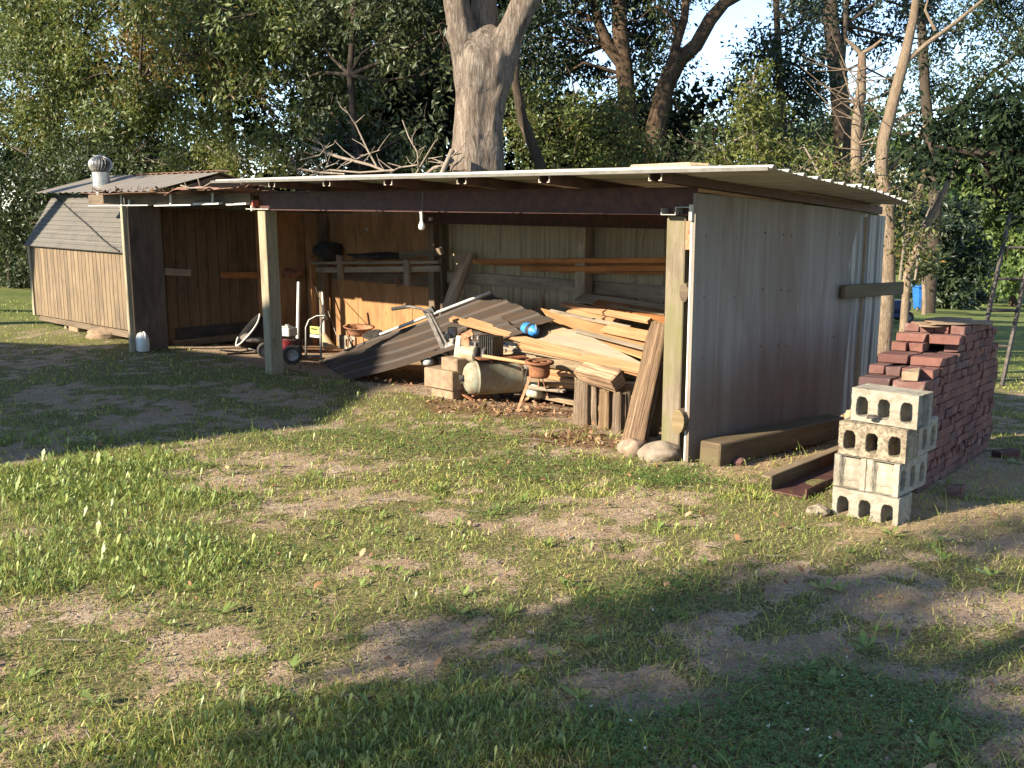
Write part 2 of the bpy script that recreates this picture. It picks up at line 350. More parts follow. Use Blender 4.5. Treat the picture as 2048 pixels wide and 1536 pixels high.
leafmat('leaf_bright', [(0, (0.0578, 0.07225, 0.01445)), (0.5, (0.1156, 0.13, 0.02529)), (1, (0.1734, 0.1734, 0.04335))], 0.4)
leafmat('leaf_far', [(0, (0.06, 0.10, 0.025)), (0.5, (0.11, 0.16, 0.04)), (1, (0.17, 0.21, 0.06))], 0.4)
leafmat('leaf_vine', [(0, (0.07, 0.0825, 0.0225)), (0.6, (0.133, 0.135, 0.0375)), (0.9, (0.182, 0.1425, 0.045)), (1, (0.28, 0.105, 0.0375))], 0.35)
leafmat('grass_blade', [(0, (0.09395, 0.1374, 0.02031)), (0.4, (0.1879, 0.2389, 0.04061)), (0.7, (0.3094, 0.3285, 0.06905)), (1, (0.4643, 0.3942, 0.1381))], 0.35, 0.5, 0.35)
leafmat('weed_leaf', [(0, (0.1146, 0.1646, 0.03428)), (0.6, (0.2186, 0.269, 0.06856)), (1, (0.3541, 0.3733, 0.12))], 0.3, 0.45, 0.4)
leafmat('clover_leaf', [(0, (0.0594, 0.1176, 0.0294)), (0.6, (0.1122, 0.1823, 0.042)), (1, (0.1848, 0.2234, 0.05775))], 0.3, 0.5, 0.35)
leafmat('dry_leaf', [(0, (0.13, 0.065, 0.035)), (0.5, (0.26, 0.14, 0.07)), (1, (0.40, 0.27, 0.16))], 0.1, 0.8, 0.15)
leafmat('straw', [(0, (0.26, 0.18, 0.09)), (0.5, (0.40, 0.29, 0.15)), (1, (0.55, 0.43, 0.25))], 0.1, 0.8, 0.15)
leafmat('clod', [(0, (0.16, 0.104, 0.064)), (0.5, (0.264, 0.184, 0.116)), (1, (0.36, 0.272, 0.192))], 0.0, 1.0, 0.05)
leafmat('petal', [(0, (0.62, 0.60, 0.52)), (1, (0.75, 0.73, 0.66))], 0.2)
# ------------------------------------------------------------------ mesh builder
class MB:
    def __init__(s): s.v = []; s.f = []; s.uv = []; s.mi = []; s.sm = []
    def add(s, vs, fs, uvs, mi=0, smooth=False):
        o = len(s.v); s.v.extend([tuple(map(float, p)) for p in vs])
        for f, u in zip(fs, uvs):
            s.f.append([i+o for i in f]); s.uv.append(u); s.mi.append(mi); s.sm.append(smooth)
    def hexa(s, c, mi=0, grain=None, uo=None):
        """c: 8 corners, 0-3 bottom ring, 4-7 top ring. UV u along the grain axis."""
        c = [np.asarray(p, float) for p in c]
        fs = [(0, 3, 2, 1), (4, 5, 6, 7), (0, 1, 5, 4), (1, 2, 6, 5), (2, 3, 7, 6), (3, 0, 4, 7)]
        e = [np.linalg.norm(c[1]-c[0]), np.linalg.norm(c[3]-c[0]), np.linalg.norm(c[4]-c[0])]
        ax = [unit(c[1]-c[0]+1e-9), unit(c[3]-c[0]+1e-9), unit(c[4]-c[0]+1e-9)]
        g = int(np.argmax(e)) if grain is None else grain
        o1, o2 = (random.uniform(0, 40), random.uniform(0, 40)) if uo is None else uo
        uvs = []
        for f in fs:
            P = [c[i] for i in f]; n = np.cross(P[1]-P[0], P[2]-P[1])
            n = n/(np.linalg.norm(n)+1e-12)
            U = ax[g]
            if abs(n@U) > 0.8:
                U = ax[(g+1) % 3]; V = ax[(g+2) % 3]; k = 0.25
            else:
                V = np.cross(n, U); k = 1
            uvs.append([((p@U)*k+o1, p@V+o2) for p in P])
        s.add(c, fs, uvs, mi)
    def board(s, p, q, w, t, up=Z3, mi=0, side=None, jit=0.0):
        """board from p to q, width w, thickness t, the wide face facing up"""
        p = np.asarray(p, float); q = np.asarray(q, float)
        d = unit(q-p); sd = unit(np.cross(d, up)) if side is None else unit(side); n = unit(np.cross(sd, d))
        j = lambda: np.array([random.uniform(-jit, jit) for _ in range(3)])
        c = []
        for zz in (-t/2, t/2):
            for (e, ss) in ((p, -1), (q, -1), (q, 1), (p, 1)):
                c.append(e+sd*ss*w/2+n*zz+j())
        s.hexa(c, mi, 0)
    def box(s, c, sz, ax=(np.array([1, 0, 0.]), np.array([0, 1, 0.]), Z3), mi=0, grain=None, uo=None):
        c = np.asarray(c, float); a, b, d = [np.asarray(x, float)*k/2 for x, k in zip(ax, sz)]
        P = []
        for k in (-1, 1):
            for i, j in ((-1, -1), (1, -1), (1, 1), (-1, 1)):
                P.append(c+a*i+b*j+d*k)
        s.hexa(P, mi, grain, uo)
    def tube(s, pts, rad, n=8, mi=0, caps=True, smooth=True, lump=0.0, lumpf=3.0, cap_mi=None, ell=None):
        pts = [np.asarray(p, float) for p in pts]
        if not hasattr(rad, '__len__'): rad = [rad]*len(pts)
        T = [unit(pts[min(i+1, len(pts)-1)]-pts[max(i-1, 0)]) for i in range(len(pts))]
        ref = np.array([0, 0, 1.]) if abs(T[0][2]) < 0.9 else np.array([1., 0, 0])
        a = unit(np.cross(T[0], ref)); vs = []; o = random.uniform(0, 50)
        ph = random.uniform(0, 9); Ls = [0]
        for i in range(1, len(pts)): Ls.append(Ls[-1]+np.linalg.norm(pts[i]-pts[i-1]))
        for i, p in enumerate(pts):
            a = unit(a-T[i]*(a@T[i])); b = np.cross(T[i], a)
            for k in range(n):
                th = 2*math.pi*k/n; r = rad[i]
                if lump: r *= 1+lump*(math.sin(lumpf*th+ph+Ls[i]*1.3)*0.6+math.sin(2*th+ph*2-Ls[i]*2.1)*0.5+random.uniform(-0.5, 0.5)*0.5)
                e = ell or (1, 1)
                vs.append(p+(a*math.cos(th)*e[0]+b*math.sin(th)*e[1])*r)
        fs = []; uvs = []; c = 2*math.pi*max(rad)
        for i in range(len(pts)-1):
            for k in range(n):
                k2 = (k+1) % n
                fs.append((i*n+k, i*n+k2, (i+1)*n+k2, (i+1)*n+k))
                uvs.append([(Ls[i]+o, c*k/n), (Ls[i]+o, c*(k+1)/n), (Ls[i+1]+o, c*(k+1)/n), (Ls[i+1]+o, c*k/n)])
        s.add(vs, fs, uvs, mi, smooth)
        if caps:
            for i, rev in ((0, True), (len(pts)-1, False)):
                ring = vs[i*n:(i+1)*n]
                if rev: ring = ring[::-1]
                b = np.cross(T[i], a)
                s.add(ring, [tuple(range(n))], [[((q-pts[i])@a*0.3+o, (q-pts[i])@b+o) for q in ring]], mi if cap_mi is None else cap_mi)
    def lathe(s, prof, c=(0, 0, 0), axis=Z3, n=16, mi=0, smooth=True, close=False):
        """prof: list of (r, h) along the axis from c"""
        axis = unit(axis); ref = np.array([1., 0, 0]) if abs(axis[0]) < 0.9 else np.array([0, 1., 0])
        a = unit(np.cross(axis, ref)); b = np.cross(axis, a); c = np.asarray(c, float); vs = []; fs = []; uvs = []
        for r, h in prof:
            for k in range(n):
                th = 2*math.pi*k/n
                vs.append(c+axis*h+(a*math.cos(th)+b*math.sin(th))*max(r, 1e-4))
        o = random.uniform(0, 9)
        for i in range(len(prof)-1):
            for k in range(n):
                k2 = (k+1) % n
                fs.append((i*n+k, i*n+k2, (i+1)*n+k2, (i+1)*n+k))
                uvs.append([(o+i*.1, k*.1), (o+i*.1, k*.1+.1), (o+i*.1+.1, k*.1+.1), (o+i*.1+.1, k*.1)])
        s.add(vs, fs, uvs, mi, smooth)
    def cyl(s, p, q, r, n=14, mi=0, r2=None):
        s.tube([p, q], [r, r if r2 is None else r2], n, mi, True, True)
    def ribbed(s, A, B, D, C, n, amp, prof='rib', nu=10, mi=0, wob=0.0, dup=True, thick=0.003):
        """ribbed sheet with corners A-B (u, along the ribs) and D-C opposite; v from A to D; a closed thin shell"""
        A, B, C, D = [np.asarray(p, float) for p in (A, B, C, D)]
        nrm = unit(np.cross(B-A, D-A)); Lu = np.linalg.norm(B-A); Lv = np.linalg.norm(D-A)
        vs_ = [0.0]; hs = [0.0]
        for k in range(n):
            if prof == 'rib':
                st = [(0.06, 0), (0.14, 1), (0.30, 1), (0.38, 0), (0.56, 0), (0.60, .25), (0.66, .25), (0.70, 0), (1.0, 0)]
            elif prof == 'wave':
                st = [(t/8, 0.5-0.5*math.cos(2*math.pi*t/8)) for t in range(1, 9)]
            else:
                st = [(0.02, 0.0), (0.10, 1), (0.45, 1), (0.53, 0), (1.0, 0)]
            for t, h in st: vs_.append((k+t)/n); hs.append(h*amp)
        m = len(vs_); V = []; uvv = []
        w = [[random.uniform(-1, 1) for _ in range(4)] for _ in range(3)]
        for lay in (0, 1):
            for i in range(nu+1):
                u = i/nu
                for j in range(m):
                    v = vs_[j]
                    p = A*(1-u)*(1-v)+B*u*(1-v)+C*u*v+D*(1-u)*v
                    d = hs[j]+(wob*(math.sin(u*5+w[0][0]*3+v*3)*0.6+math.sin(u*11+v*4+w[1][1]*3)*0.4) if wob else 0)
                    V.append(p+nrm*(d-(thick if lay else 0))); uvv.append((u*Lu, v*Lv))
        F = []; UV = []; S = (nu+1)*m; o = random.uniform(0, 30)
        def quad(a, b, c, d):
            F.append((a, b, c, d)); UV.append([(uvv[i][0]+o, uvv[i][1]+o) for i in (a, b, c, d)] if max(a, b, c, d) < 2*S else None)
        for i in range(nu):
            for j in range(m-1):
                a = i*m+j; quad(a, a+m, a+m+1, a+1)
                b = S+a; quad(b, b+1, b+m+1, b+m)
        for i in range(nu):
            a = i*m; quad(a, S+a, S+a+m, a+m)
            a = i*m+m-1; quad(a, a+m, S+a+m, S+a)
        for j in range(m-1):
            a = j; quad(a, a+1, S+a+1, S+a)
            a = nu*m+j; quad(a, S+a, S+a+1, a+1)
        s.add(V, F, UV, mi, False)
    def plate(s, corners, t, mi=0, uo=None, nrm=None):
        """flat polygon of any corner count, thickness t downward along its normal"""
        P = [np.asarray(p, float) for p in corners]; n = len(P)
        nv = unit(np.cross(P[1]-P[0], P[2]-P[0])) if nrm is None else nrm
        U = unit(P[1]-P[0]); V = np.cross(nv, U); o = random.uniform(0, 30) if uo is None else uo
        Q = [p-nv*t for p in P]
        uv = lambda p: ((p-P[0])@U+o, (p-P[0])@V+o)
        fs = [tuple(range(n)), tuple(range(2*n-1, n-1, -1))]
        uvs = [[uv(p) for p in P], [uv(p) for p in Q[::-1]]]
        for i in range(n):
            j = (i+1) % n
            fs.append((i, n+i, n+j, j)); uvs.append([uv(P[i]), (uv(P[i])[0], uv(P[i])[1]+t), (uv(P[j])[0], uv(P[j])[1]+t), uv(P[j])])
        s.add(P+Q, fs, uvs, mi)
    def blob(s, c, rad, seed=0, n=2, mi=0, rough=0.2, flat=None, ax=None):
        bm = bmesh.new(); bmesh.ops.create_icosphere(bm, subdivisions=n, radius=1.0)
        from mathutils import noise as mn
        c = np.asarray(c, float); vs = []
        for v in bm.verts:
            d = v.co.copy()
            k = 1+rough*(mn.noise(d*1.6+Vector((seed*7.1, seed*3.3, 0)))+0.5*mn.noise(d*4+Vector((seed, 0, seed))))
            p = np.array(d)*k*np.asarray(rad)
            if flat is not None and p[2] < flat: p[2] = flat
            if ax is not None: p = ax[0]*p[0]+ax[1]*p[1]+ax[2]*p[2]
            vs.append(c+p)
        fs = [tuple(v.index for v in f.verts) for f in bm.faces]; bm.free()
        s.add(vs, fs, [[(vs[i][0], vs[i][1]) for i in f] for f in fs], mi, n > 2)
    def build(s, name, mats, parent=None, loc=None, bevel=0.0, seg=1):
        V = np.array(s.v)
        if parent is not None: base = np.array(parent_loc(parent))
        elif loc is not None: base = np.asarray(loc, float)
        else: base = np.array([(V[:, 0].min()+V[:, 0].max())/2, (V[:, 1].min()+V[:, 1].max())/2, V[:, 2].min()])
        me = bpy.data.meshes.new(name)
        me.from_pydata((V-base).tolist(), [], s.f)
        ul = me.uv_layers.new(name='UVMap')
        flat = [c for u in s.uv for p in u for c in p]
        ul.data.foreach_set('uv', flat)
        me.polygons.foreach_set('material_index', s.mi); me.polygons.foreach_set('use_smooth', s.sm)
        for m in ([mats] if isinstance(mats, str) else mats): me.materials.append(MATS[m])
        me.update()
        o = bpy.data.objects.new(name, me); COL.objects.link(o)
        if parent is not None:
            o.parent = parent
        else: o.location = base.tolist()
        if bevel:
            b = o.modifiers.new('Bevel', 'BEVEL'); b.width = bevel; b.segments = seg; b.limit_method = 'ANGLE'; b.angle_limit = R_(40)
        return o
def parent_loc(o):
    v = Vector((0, 0, 0))
    while o is not None: v = v+o.location; o = o.parent
    return v
def tag(o, label=None, cat=None, group=None, kind=None):
    if label: o['label'] = label
    if cat: o['category'] = cat
    if group: o['group'] = group
    if kind: o['kind'] = kind
    return o
def thing(name, label, cat, loc=(0, 0, 0), group=None):
    o = bpy.data.objects.new(name, None); COL.objects.link(o); o.location = tuple(map(float, loc)); o.empty_display_size = 0.1
    return tag(o, label, cat, group)
def part(name, mats, parent, fn, bevel=0.0):
    m = MB(); fn(m); return m.build(name, mats, parent, bevel=bevel)
def raw_mesh(name, V, F, mat, tint=None, smooth=False, loc=None, uv=None):
    """fast mesh from arrays, F an (n,k) index array"""
    V = np.asarray(V, np.float32); F = np.asarray(F, np.int32)
    base = np.array([0, 0, 0.]) if loc is None else np.asarray(loc, float)
    me = bpy.data.meshes.new(name); n, k = F.shape
    me.vertices.add(len(V)); me.vertices.foreach_set('co', (V-base.astype(np.float32)).ravel())
    me.loops.add(n*k); me.loops.foreach_set('vertex_index', F.ravel())
    me.polygons.add(n); me.polygons.foreach_set('loop_start', np.arange(0, n*k, k, dtype=np.int32))
    me.polygons.foreach_set('use_smooth', np.full(n, smooth))
    if tint is not None:
        a = me.attributes.new('tint', 'FLOAT', 'POINT'); a.data.foreach_set('value', np.asarray(tint, np.float32))
    me.materials.append(MATS[mat]); me.update(calc_edges=True)
    o = bpy.data.objects.new(name, me); COL.objects.link(o); o.location = base.tolist()
    return o
AX = (XV, NV, Z3)
def bxL(m, x0, x1, b0, b1, z0, z1, mi=0, grain=None):
    m.box(L((x0+x1)/2, (b0+b1)/2, (z0+z1)/2), (abs(x1-x0), abs(b1-b0), abs(z1-z0)), AX, mi, grain)
# ================================================================== LEAN-TO
lean = thing('lean_to_shed', 'open-fronted lean-to shed with low corrugated roof, steel beam and grey end panel', 'shed', L(-2.5, 0, 0))
def roof_z(b): return 2.0-0.075*(b+0.55)
# roof: two lapped sheets front to back, ribs along the front
m = MB()
def rz(x, b): return roof_z(b)+0.006*math.sin(x*1.7)
m.ribbed(L(-5.22, -0.55, 1.985), L(0.97, -0.58, 1.985), L(-5.30, 1.05, roof_z(1.05)-.015), L(0.76, 1.05, roof_z(1.05)-.015), 7, 0.020, 'rib', 24, wob=0.006)
m.ribbed(L(-5.60, 0.95, roof_z(.95)+.004), L(0.77, 0.95, roof_z(.95)+.004), L(-5.60, 2.5, roof_z(2.5)-.005), L(0.47, 2.5, roof_z(2.5)-.005), 8, 0.020, 'rib', 24, wob=0.006)
m.build('roof', 'roof_sheet', lean)
m = MB(); m.board(L(-5.24, -.562, 1.975), L(.96, -.592, 1.976), 0.012, 0.022, Z3); m.build('roof_lit_edge', 'edge_metal', lean)  # added strip standing for the sunlit front edge of the roof sheet
# C purlins
purl = [toL(PB(u, 362, -.53))[0] for u in (545, 655, 778, 925, 1090, 1312)]
for k, x in enumerate(purl):
    m = MB(); w, h, t = 0.10, 0.058, 0.005
    b0, b1 = -0.53, 2.6
    z0, z1 = roof_z(b0)-.022, roof_z(b1)-.022
    for (dx, dz, ww, hh) in ((0, -t/2, w, t), (-w/2+t/2, -h/2, t, h), (w/2-t/2, -h/2, t, h), (-w/2+.012, -h+t/2, .02, t), (w/2-.012, -h+t/2, .02, t)):
        if k == 6 and dx == 0: continue
        P = []
        for zz in (dz-max(hh, .007)/2, dz+max(hh, .007)/2):
            for (b, z, s) in ((b0, z0, -1), (b1, z1, -1), (b1, z1, 1), (b0, z0, 1)):
                P.append(L(x+dx+s*max(ww, .007)/2, b, z+zz))
        m.hexa(P); Q = [p.copy() for p in P]
        for j_, s_ in ((1, 0), (2, 3), (5, 4), (6, 7)): Q[j_] = P[s_]-NV*.002; Q[s_] = P[s_]-NV*.012
        m.hexa(Q, 1)
    m.build('purlin', ['purlin_steel', 'cut_steel_lit'], lean)  # lighter steel on the cut ends, their sunlit look put into the colour
# front I beam
def ibeam(x0, x1, b, z0, z1, fl=0.09):
    m = MB()
    bxL(m, x0, x1, b-.004, b+.004, z0+.008, z1-.008)
    bxL(m, x0, x1, b-fl/2, b+fl/2, z0, z0+.008); bxL(m, x0, x1, b-fl/2, b+fl/2, z1-.008, z1)
    return m
ibeam(-5.28, 0.085, 0.0, 1.70, 1.885, 0.11).build('front_beam', 'red_steel', lean)
ibeam(-5.3, 0.05, 2.2, 1.53, 1.70, 0.10).build('back_beam', 'red_steel', lean)
m = MB(); bxL(m, -5.31, -5.285, -.075, 0.02, 1.73, 1.80); m.build('beam_end_plate', 'red_steel_bright', lean)
m = MB(); bxL(m, -5.33, -5.312, -.075, -.03, 1.69, 1.745); bxL(m, -5.42, -5.0, -.078, -.055, 1.706, 1.712); m.build('bracket', 'paint_white', lean)
# short C channel stub on the right post
m = MB()
for (x0, x1, z0, z1) in ((-.145, -.14, 1.705, 1.745), (-.145, -.03, 1.70, 1.705), (-.03, -.025, 1.70, 1.755), (-.03, .095, 1.75, 1.755)):
    bxL(m, x0, x1, -.09, .04, z0, z1)
m.build('channel_bracket', 'galv', lean)
m = MB(); bxL(m, .09, .112, -.10, -.05, 1.665, 1.77); m.build('wood_shim', 'paint_white', lean)
# posts
def post(name, mat, x, b, z0, z1, w, d, lean_x=0.0):
    m = MB(); n = 5
    for i in range(1):
        P = []
        for z, lx in ((z0, 0), (z1, lean_x)):
            for i2, j in ((-1, -1), (1, -1), (1, 1), (-1, 1)):
                P.append(L(x+lx+i2*w/2, b+j*d/2, z))
        m.hexa(P)
    return m.build(name, mat, lean, bevel=0.006)
post('post', 'post_wood', -5.17, 0.03, -.05, 1.70, 0.135, 0.145, -.02)
post('post', 'mossy_post', -.075, 0.06, -.05, 1.695, 0.155, 0.14, 0.0)
post('post', 'post_wood', -7.80, -0.27, -.05, 1.735, 0.055, 0.06)
m = MB(); bxL(m, -7.775, -7.755, -.24, .17, -.03, 1.73, 0, 2); m.build('corner_board', 'old_board', lean)
post('back_post', 'dark_wood', -5.10, 2.22, -.3, 1.53, 0.10, 0.10)
post('back_post', 'dark_wood', -5.02, 2.30, -.3, 1.58, 0.05, 0.10)
post('back_post', 'grey_lumber', -2.78, 2.22, -.3, 1.53, 0.13, 0.13)
post('back_post', 'dark_wood', -7.42, 2.28, -.3, 1.72, 0.10, 0.10)
post('back_post', 'plywood_orange', -7.55, 2.2, -.3, 1.05, 0.06, 0.10)
# back wall: plywood sheets, then ribbed metal
m = MB()
xs = [-8.05, -6.83, -5.72, -5.08]
for i in range(3):
    bxL(m, xs[i]+.004, xs[i+1]-.004, 2.40, 2.415, -.16, 1.72, 0, 2)
m.build('back_wall_plywood', 'plywood_orange', lean)
m = MB()
xs = [-5.08, -3.9, -3.05, -2.15, -1.25, -.35, .12]
for i in range(6):
    z = (i % 2)*.004
    m.ribbed(L(xs[i], 2.402+z, -.2), L(xs[i], 2.402+z, 1.66), L(xs[i+1]+.03, 2.402+z, -.2), L(xs[i+1]+.03, 2.402+z, 1.66), 5 if i < 5 else 3, -0.014, 'rib', 2)
m.build('back_wall_metal', 'back_metal', lean)
m = MB(); bxL(m, -5.0, 0.0, 2.33, 2.37, .84, .97); m.build('girt', 'grey_lumber', lean)
m = MB(); bxL(m, -7.3, -5.15, 2.33, 2.37, .76, .90); m.build('girt', 'dark_wood', lean)
# left inner wall of the open bay (end wall of the barn shed stands behind it): smooth board and old ply sheet
# grey side panel
m = MB()
nseg = 10
xo = 0.105
pts = []
for i in range(nseg+1):
    t = i/nseg; pts.append((t, xo+0.012*math.sin(t*3.1)+0.004*math.sin(t*11)))
for i in range(nseg):
    t0, e0 = pts[i]; t1, e1 = pts[i+1]
    def bb(t, top): return -.075+t*((2.34 if top else 2.17)+.075)
    def zb(t): return 0.015-.01*t
    def zt(t): return 1.845-.135*t
    P = []
    for top in (0, 1):
        for (t, e) in ((t0, e0), (t1, e1)):
            pass
    q = lambda t, e, top, th: L(e+th, bb(t, top), zt(t) if top else zb(t))
    c = [q(t0, e0, 0, 0), q(t0, e0, 0, .022), q(t1, e1, 0, .022), q(t1, e1, 0, 0), q(t0, e0, 1, 0), q(t0, e0, 1, .022), q(t1, e1, 1, .022), q(t1, e1, 1, 0)]
    fs = [(0, 3, 2, 1), (4, 5, 6, 7), (1, 2, 6, 5), (3, 0, 4, 7)]
    if i == 0: fs.append((0, 1, 5, 4))
    if i == nseg-1: fs.append((2, 3, 7, 6))
    uvs = [[((c[k]-RO)@NV, c[k][2]) for k in f] for f in fs]
    m.add(c, fs, uvs)
m.build('side_panel', 'grey_panel', lean)
m = MB(); bxL(m, .128, .1345, 1.12, 1.126, .02, 1.68); m.build('panel_seam', 'canvas_black', lean)
for b_ in (.05, .42, .80, 1.06, 1.18, 1.55, 1.95):
    for z_ in (.28, .72, 1.14, 1.55):
        if (b_, z_) in ((.42, .72), (1.55, 1.14)): continue
        m = MB(); m.lathe([(.0, .006), (.006, .004), (.008, 0)], L(.129+.010*math.sin(b_/2.2*3.1), b_, z_+.02*math.sin(b_*9)), XV, 8); m.build('nail_head', 'rust', lean)
m = MB(); bxL(m, .092, .104, -.078, -.06, .02, 1.70); m.build('panel_lit_edge', 'paint_white', lean)  # white strip painting the sunlit front edge of the panel
m = MB(); m.ribbed(L(.12, 2.08, -.02), L(.12, 2.08, 1.69), L(.12, 2.80, .12), L(.12, 2.80, 1.665), 4, .022, 'rib', 4, wob=.006); m.build('side_metal', 'side_metal', lean)
m = MB(); m.board(L(.175, 1.98, 1.065), L(.175, 3.10, 1.03), .11, .04, XV); m.build('brace_board', 'timber_grey', lean, bevel=.004)
m = MB(); m.tube([L(.07, -.13, .30), L(.07, .3, .30), L(.07, 1.2, .28)], [.085, .08, .08], 14, 0, True, True, .05, 3, 1, (.62, 1)); m.build('rail_log', ['timber_grey', 'log_end'], lean)
m = MB(); m.tube([L(.03, -.045, 1.18), L(.03, .9, 1.18)], [.066, .062], 12, 0, True, True, .03, 3, 1, (.55, 1)); m.build('rail_log', ['timber_grey', 'dark_wood'], lean)
m = MB(); bxL(m, .02, .09, -.03, .012, 1.47, 1.66); m.build('wood_block', 'rust_pale', lean)
# lumber rack brackets
for u in (686, 820):
    x = toL(PB(u, 540, 2.15))[0]
    m = MB(); m.board(L(x, 2.10, 1.10), L(x-.04, 2.14, .78), .09, .035, -NV); m.build('rack_bracket', 'grey_lumber', lean)
# ---- left bay rotted roof
m = MB(); bxL(m, -9.12, -8.22, -.10, -.06, 1.735, 1.865); bxL(m, -8.2, -5.35, -.06, -.02, 1.745, 1.87); m.build('bay_header', 'dark_wood', lean)
m = MB()
for x0, x1, z, t in ((-9.12, -7.5, 1.728, .010), (-7.35, -6.5, 1.735, .014), (-6.45, -5.9, 1.755, .024), (-5.75, -5.36, 1.752, .018)):
    m.board(L(x0, -.085, z), L(x1, -.085, z+.012), .05, t)
m.build('header_flange_lit', 'paint_white', lean)  # white strips, sunlight on the header's lower edge put into the colour
for x, z, hh in ((-8.18, 1.79, .13), (-7.98, 1.77, .07), (-6.95, 1.80, .13), (-6.02, 1.82, .12)):
    m = MB(); m.board(L(x, -.11, z-hh/2), L(x+.012, -.11, z+hh/2), .028, .012, -NV); m.build('header_strap', 'paint_white', lean)
m = MB(); bxL(m, -8.1, -5.36, .35, .40, 1.70, 1.85); bxL(m, -8.1, -5.36, 1.2, 1.25, 1.65, 1.78); m.build('bay_joist', 'dark_wood', lean)
m = MB()
m.ribbed(L(-8.75, -.36, 1.878), L(-6.8, -.36, 1.888), L(-8.2, 2.3, 1.72), L(-7.0, 2.3, 1.72), 8, .012, 'wave', 12, wob=.012)
m.ribbed(L(-6.9, -.34, 1.895), L(-5.15, -.36, 1.905), L(-7.1, 2.3, 1.73), L(-5.45, 2.3, 1.73), 8, .012, 'wave', 12, wob=.02)
m.ribbed(L(-6.5, -.42, 1.872), L(-5.7, -.38, 1.93), L(-6.7, .35, 1.90), L(-5.9, .35, 1.93), 5, .022, 'wave', 8, wob=.03)
m.build('bay_roof_sheet', 'rusty_sheet', lean)
# leaf debris on that roof
m = MB()
for k in range(70):
    x = random.uniform(-8.5, -5.7); b = abs(random.gauss(0, .3))-.34; z = 1.895+random.uniform(0, .05)*(1 if x < -6.6 else .4)
    p = L(x, b, z); a = unit(rng.normal(size=3)); c = unit(np.cross(a, rng.normal(size=3))); s1 = random.uniform(.008, .03); s2 = s1*random.uniform(.2, .6)
    m.box(p, (s1*2, s2*2, .006), (a, c, np.cross(a, c)))
tag(m.build('roof_litter', 'leaf_litter'), 'dead leaf litter heaped along the rusted roof edge of the left bay', 'leaf litter', kind='stuff')

# twigs on it
def polybranch(name, paths, mat, label, cat, group=None, n=6, loc=None):
    m = MB()
    for pts, r0, r1 in paths:
        k = len(pts); m.tube(pts, [r0+(r1-r0)*i/(k-1) for i in range(k)], n, 0, True, True, .12)
    o = m.build(name, mat, None, loc); return tag(o, label, cat, group)
polybranch('dead_twig', [([PB(362, 371, -.42), PB(380, 376, -.42), PB(405, 376, -.42), PB(428, 361, -.42)], .010, .006), ([PB(400, 371, -.42), PB(396, 358, -.44), PB(392, 352, -.42)], .007, .004), ([PB(372, 372, -.42), PB(368, 360, -.42)], .006, .004)], 'dead_branch', 'bleached forked twig lying on the rusted left bay roof edge', 'twig')

# ================================================================== GAMBREL BARN SHED
barn = thing('barn_shed', 'small wooden gambrel barn with grey shingle sides raised on blocks', 'shed', L(-9.9, 1.2, 0))
gx0, gx1 = -11.43, -8.05
m = MB()   # front siding planks with thin gaps over a dark core
bxL(m, gx0+.02, gx1, .03, .05, .2, 1.16, 1)
x = gx0+.03; k = 0
while x < gx1-.02:
    w = min(.124 if k % 2 else .104, gx1-x)
    t = (x-gx0)/(gx1-gx0)
    bxL(m, x, x+w-.012, .0, .03, .145+.03*t, 1.165, 0, 2); x += w; k += 1
m.build('front_siding', ['siding_lit_tone', 'canvas_black'], barn)
m = MB(); bxL(m, gx0-.045, gx0+.028, -.022, .035, .14, 1.16, 0); m.build('corner_trim', 'post_wood', barn)
m = MB(); bxL(m, gx0, gx1, .04, 2.42, .06, .15); m.build('floor_frame', 'dark_wood', barn)
# shingled lower roof slopes
m = MB()
for sgn in (1, -1):
    q = lambda x, t: L(x, (-.055+.47*t) if sgn > 0 else (2.47-.47*t), 1.15+.72*t)
    A, B, C, D = q(gx0-.06, 0), q(gx1+.02, 0), q(gx1+.02, 1), q(gx0-.06, 1)
    ns = 12
    for i in range(ns):       # stepped courses of shingle
        t0, t1 = i/ns, (i+1)/ns
        nrm = unit(np.cross(B-A, D-A))*sgn
        P = [q(gx0-.06, t0)+nrm*.010, q(gx1+.02, t0)+nrm*.010, q(gx1+.02, t1)+nrm*.002, q(gx0-.06, t1)+nrm*.002]
        Q = [q(gx0-.06, t0)-nrm*.012, q(gx1+.02, t0)-nrm*.012, q(gx1+.02, t1)-nrm*.012, q(gx0-.06, t1)-nrm*.012]
        c = P+Q; fs = [(0, 1, 2, 3), (4, 7, 6, 5), (0, 4, 5, 1), (1, 5, 6, 2), (3, 7, 4, 0), (2, 6, 7, 3)]
        if sgn < 0: fs = [f[::-1] for f in fs]
        uvf = lambda p: ((p-RO)@XV+ .0, (p[2]-1.15)/.72*.86)
        m.add(c, fs, [[uvf(c[k2]) for k2 in f] for f in fs])
m.build('shingle_slope', 'shingle', barn)
# end wall (facing the open bay): planks and the gable
m = MB()
zr = 2.13
ew = -8.02
cut = [(-.0, .12), (0.0, 1.15), (.40, 1.85), (1.15, 2.13), (1.95, 1.85), (2.4, 1.15), (2.4, .0)]
def top_at(b):
    for (b0, z0), (b1, z1) in zip(cut[1:-1], cut[2:]):
        if b0 <= b <= b1: return z0+(z1-z0)*(b-b0)/max(b1-b0, 1e-6)
    return 1.15
b = .02
while b < 2.40:
    w = .148; b1 = min(b+w-.008, 2.40)
    P = []
    for z in (0, 1):
        for (xx, bbv) in ((ew, b), (ew+.022, b), (ew+.022, b1), (ew, b1)):
            zz = -.02 if z == 0 else top_at(min(max(bbv, .02), 2.38))-.02
            P.append(L(xx, bbv, zz))
    m.hexa(P, 0, 2); b += w
bxL(m, ew-.03, ew-.004, .02, 2.4, .0, 1.14, 1)
m.build('end_wall', ['siding_shaded_tone', 'canvas_black'], barn)
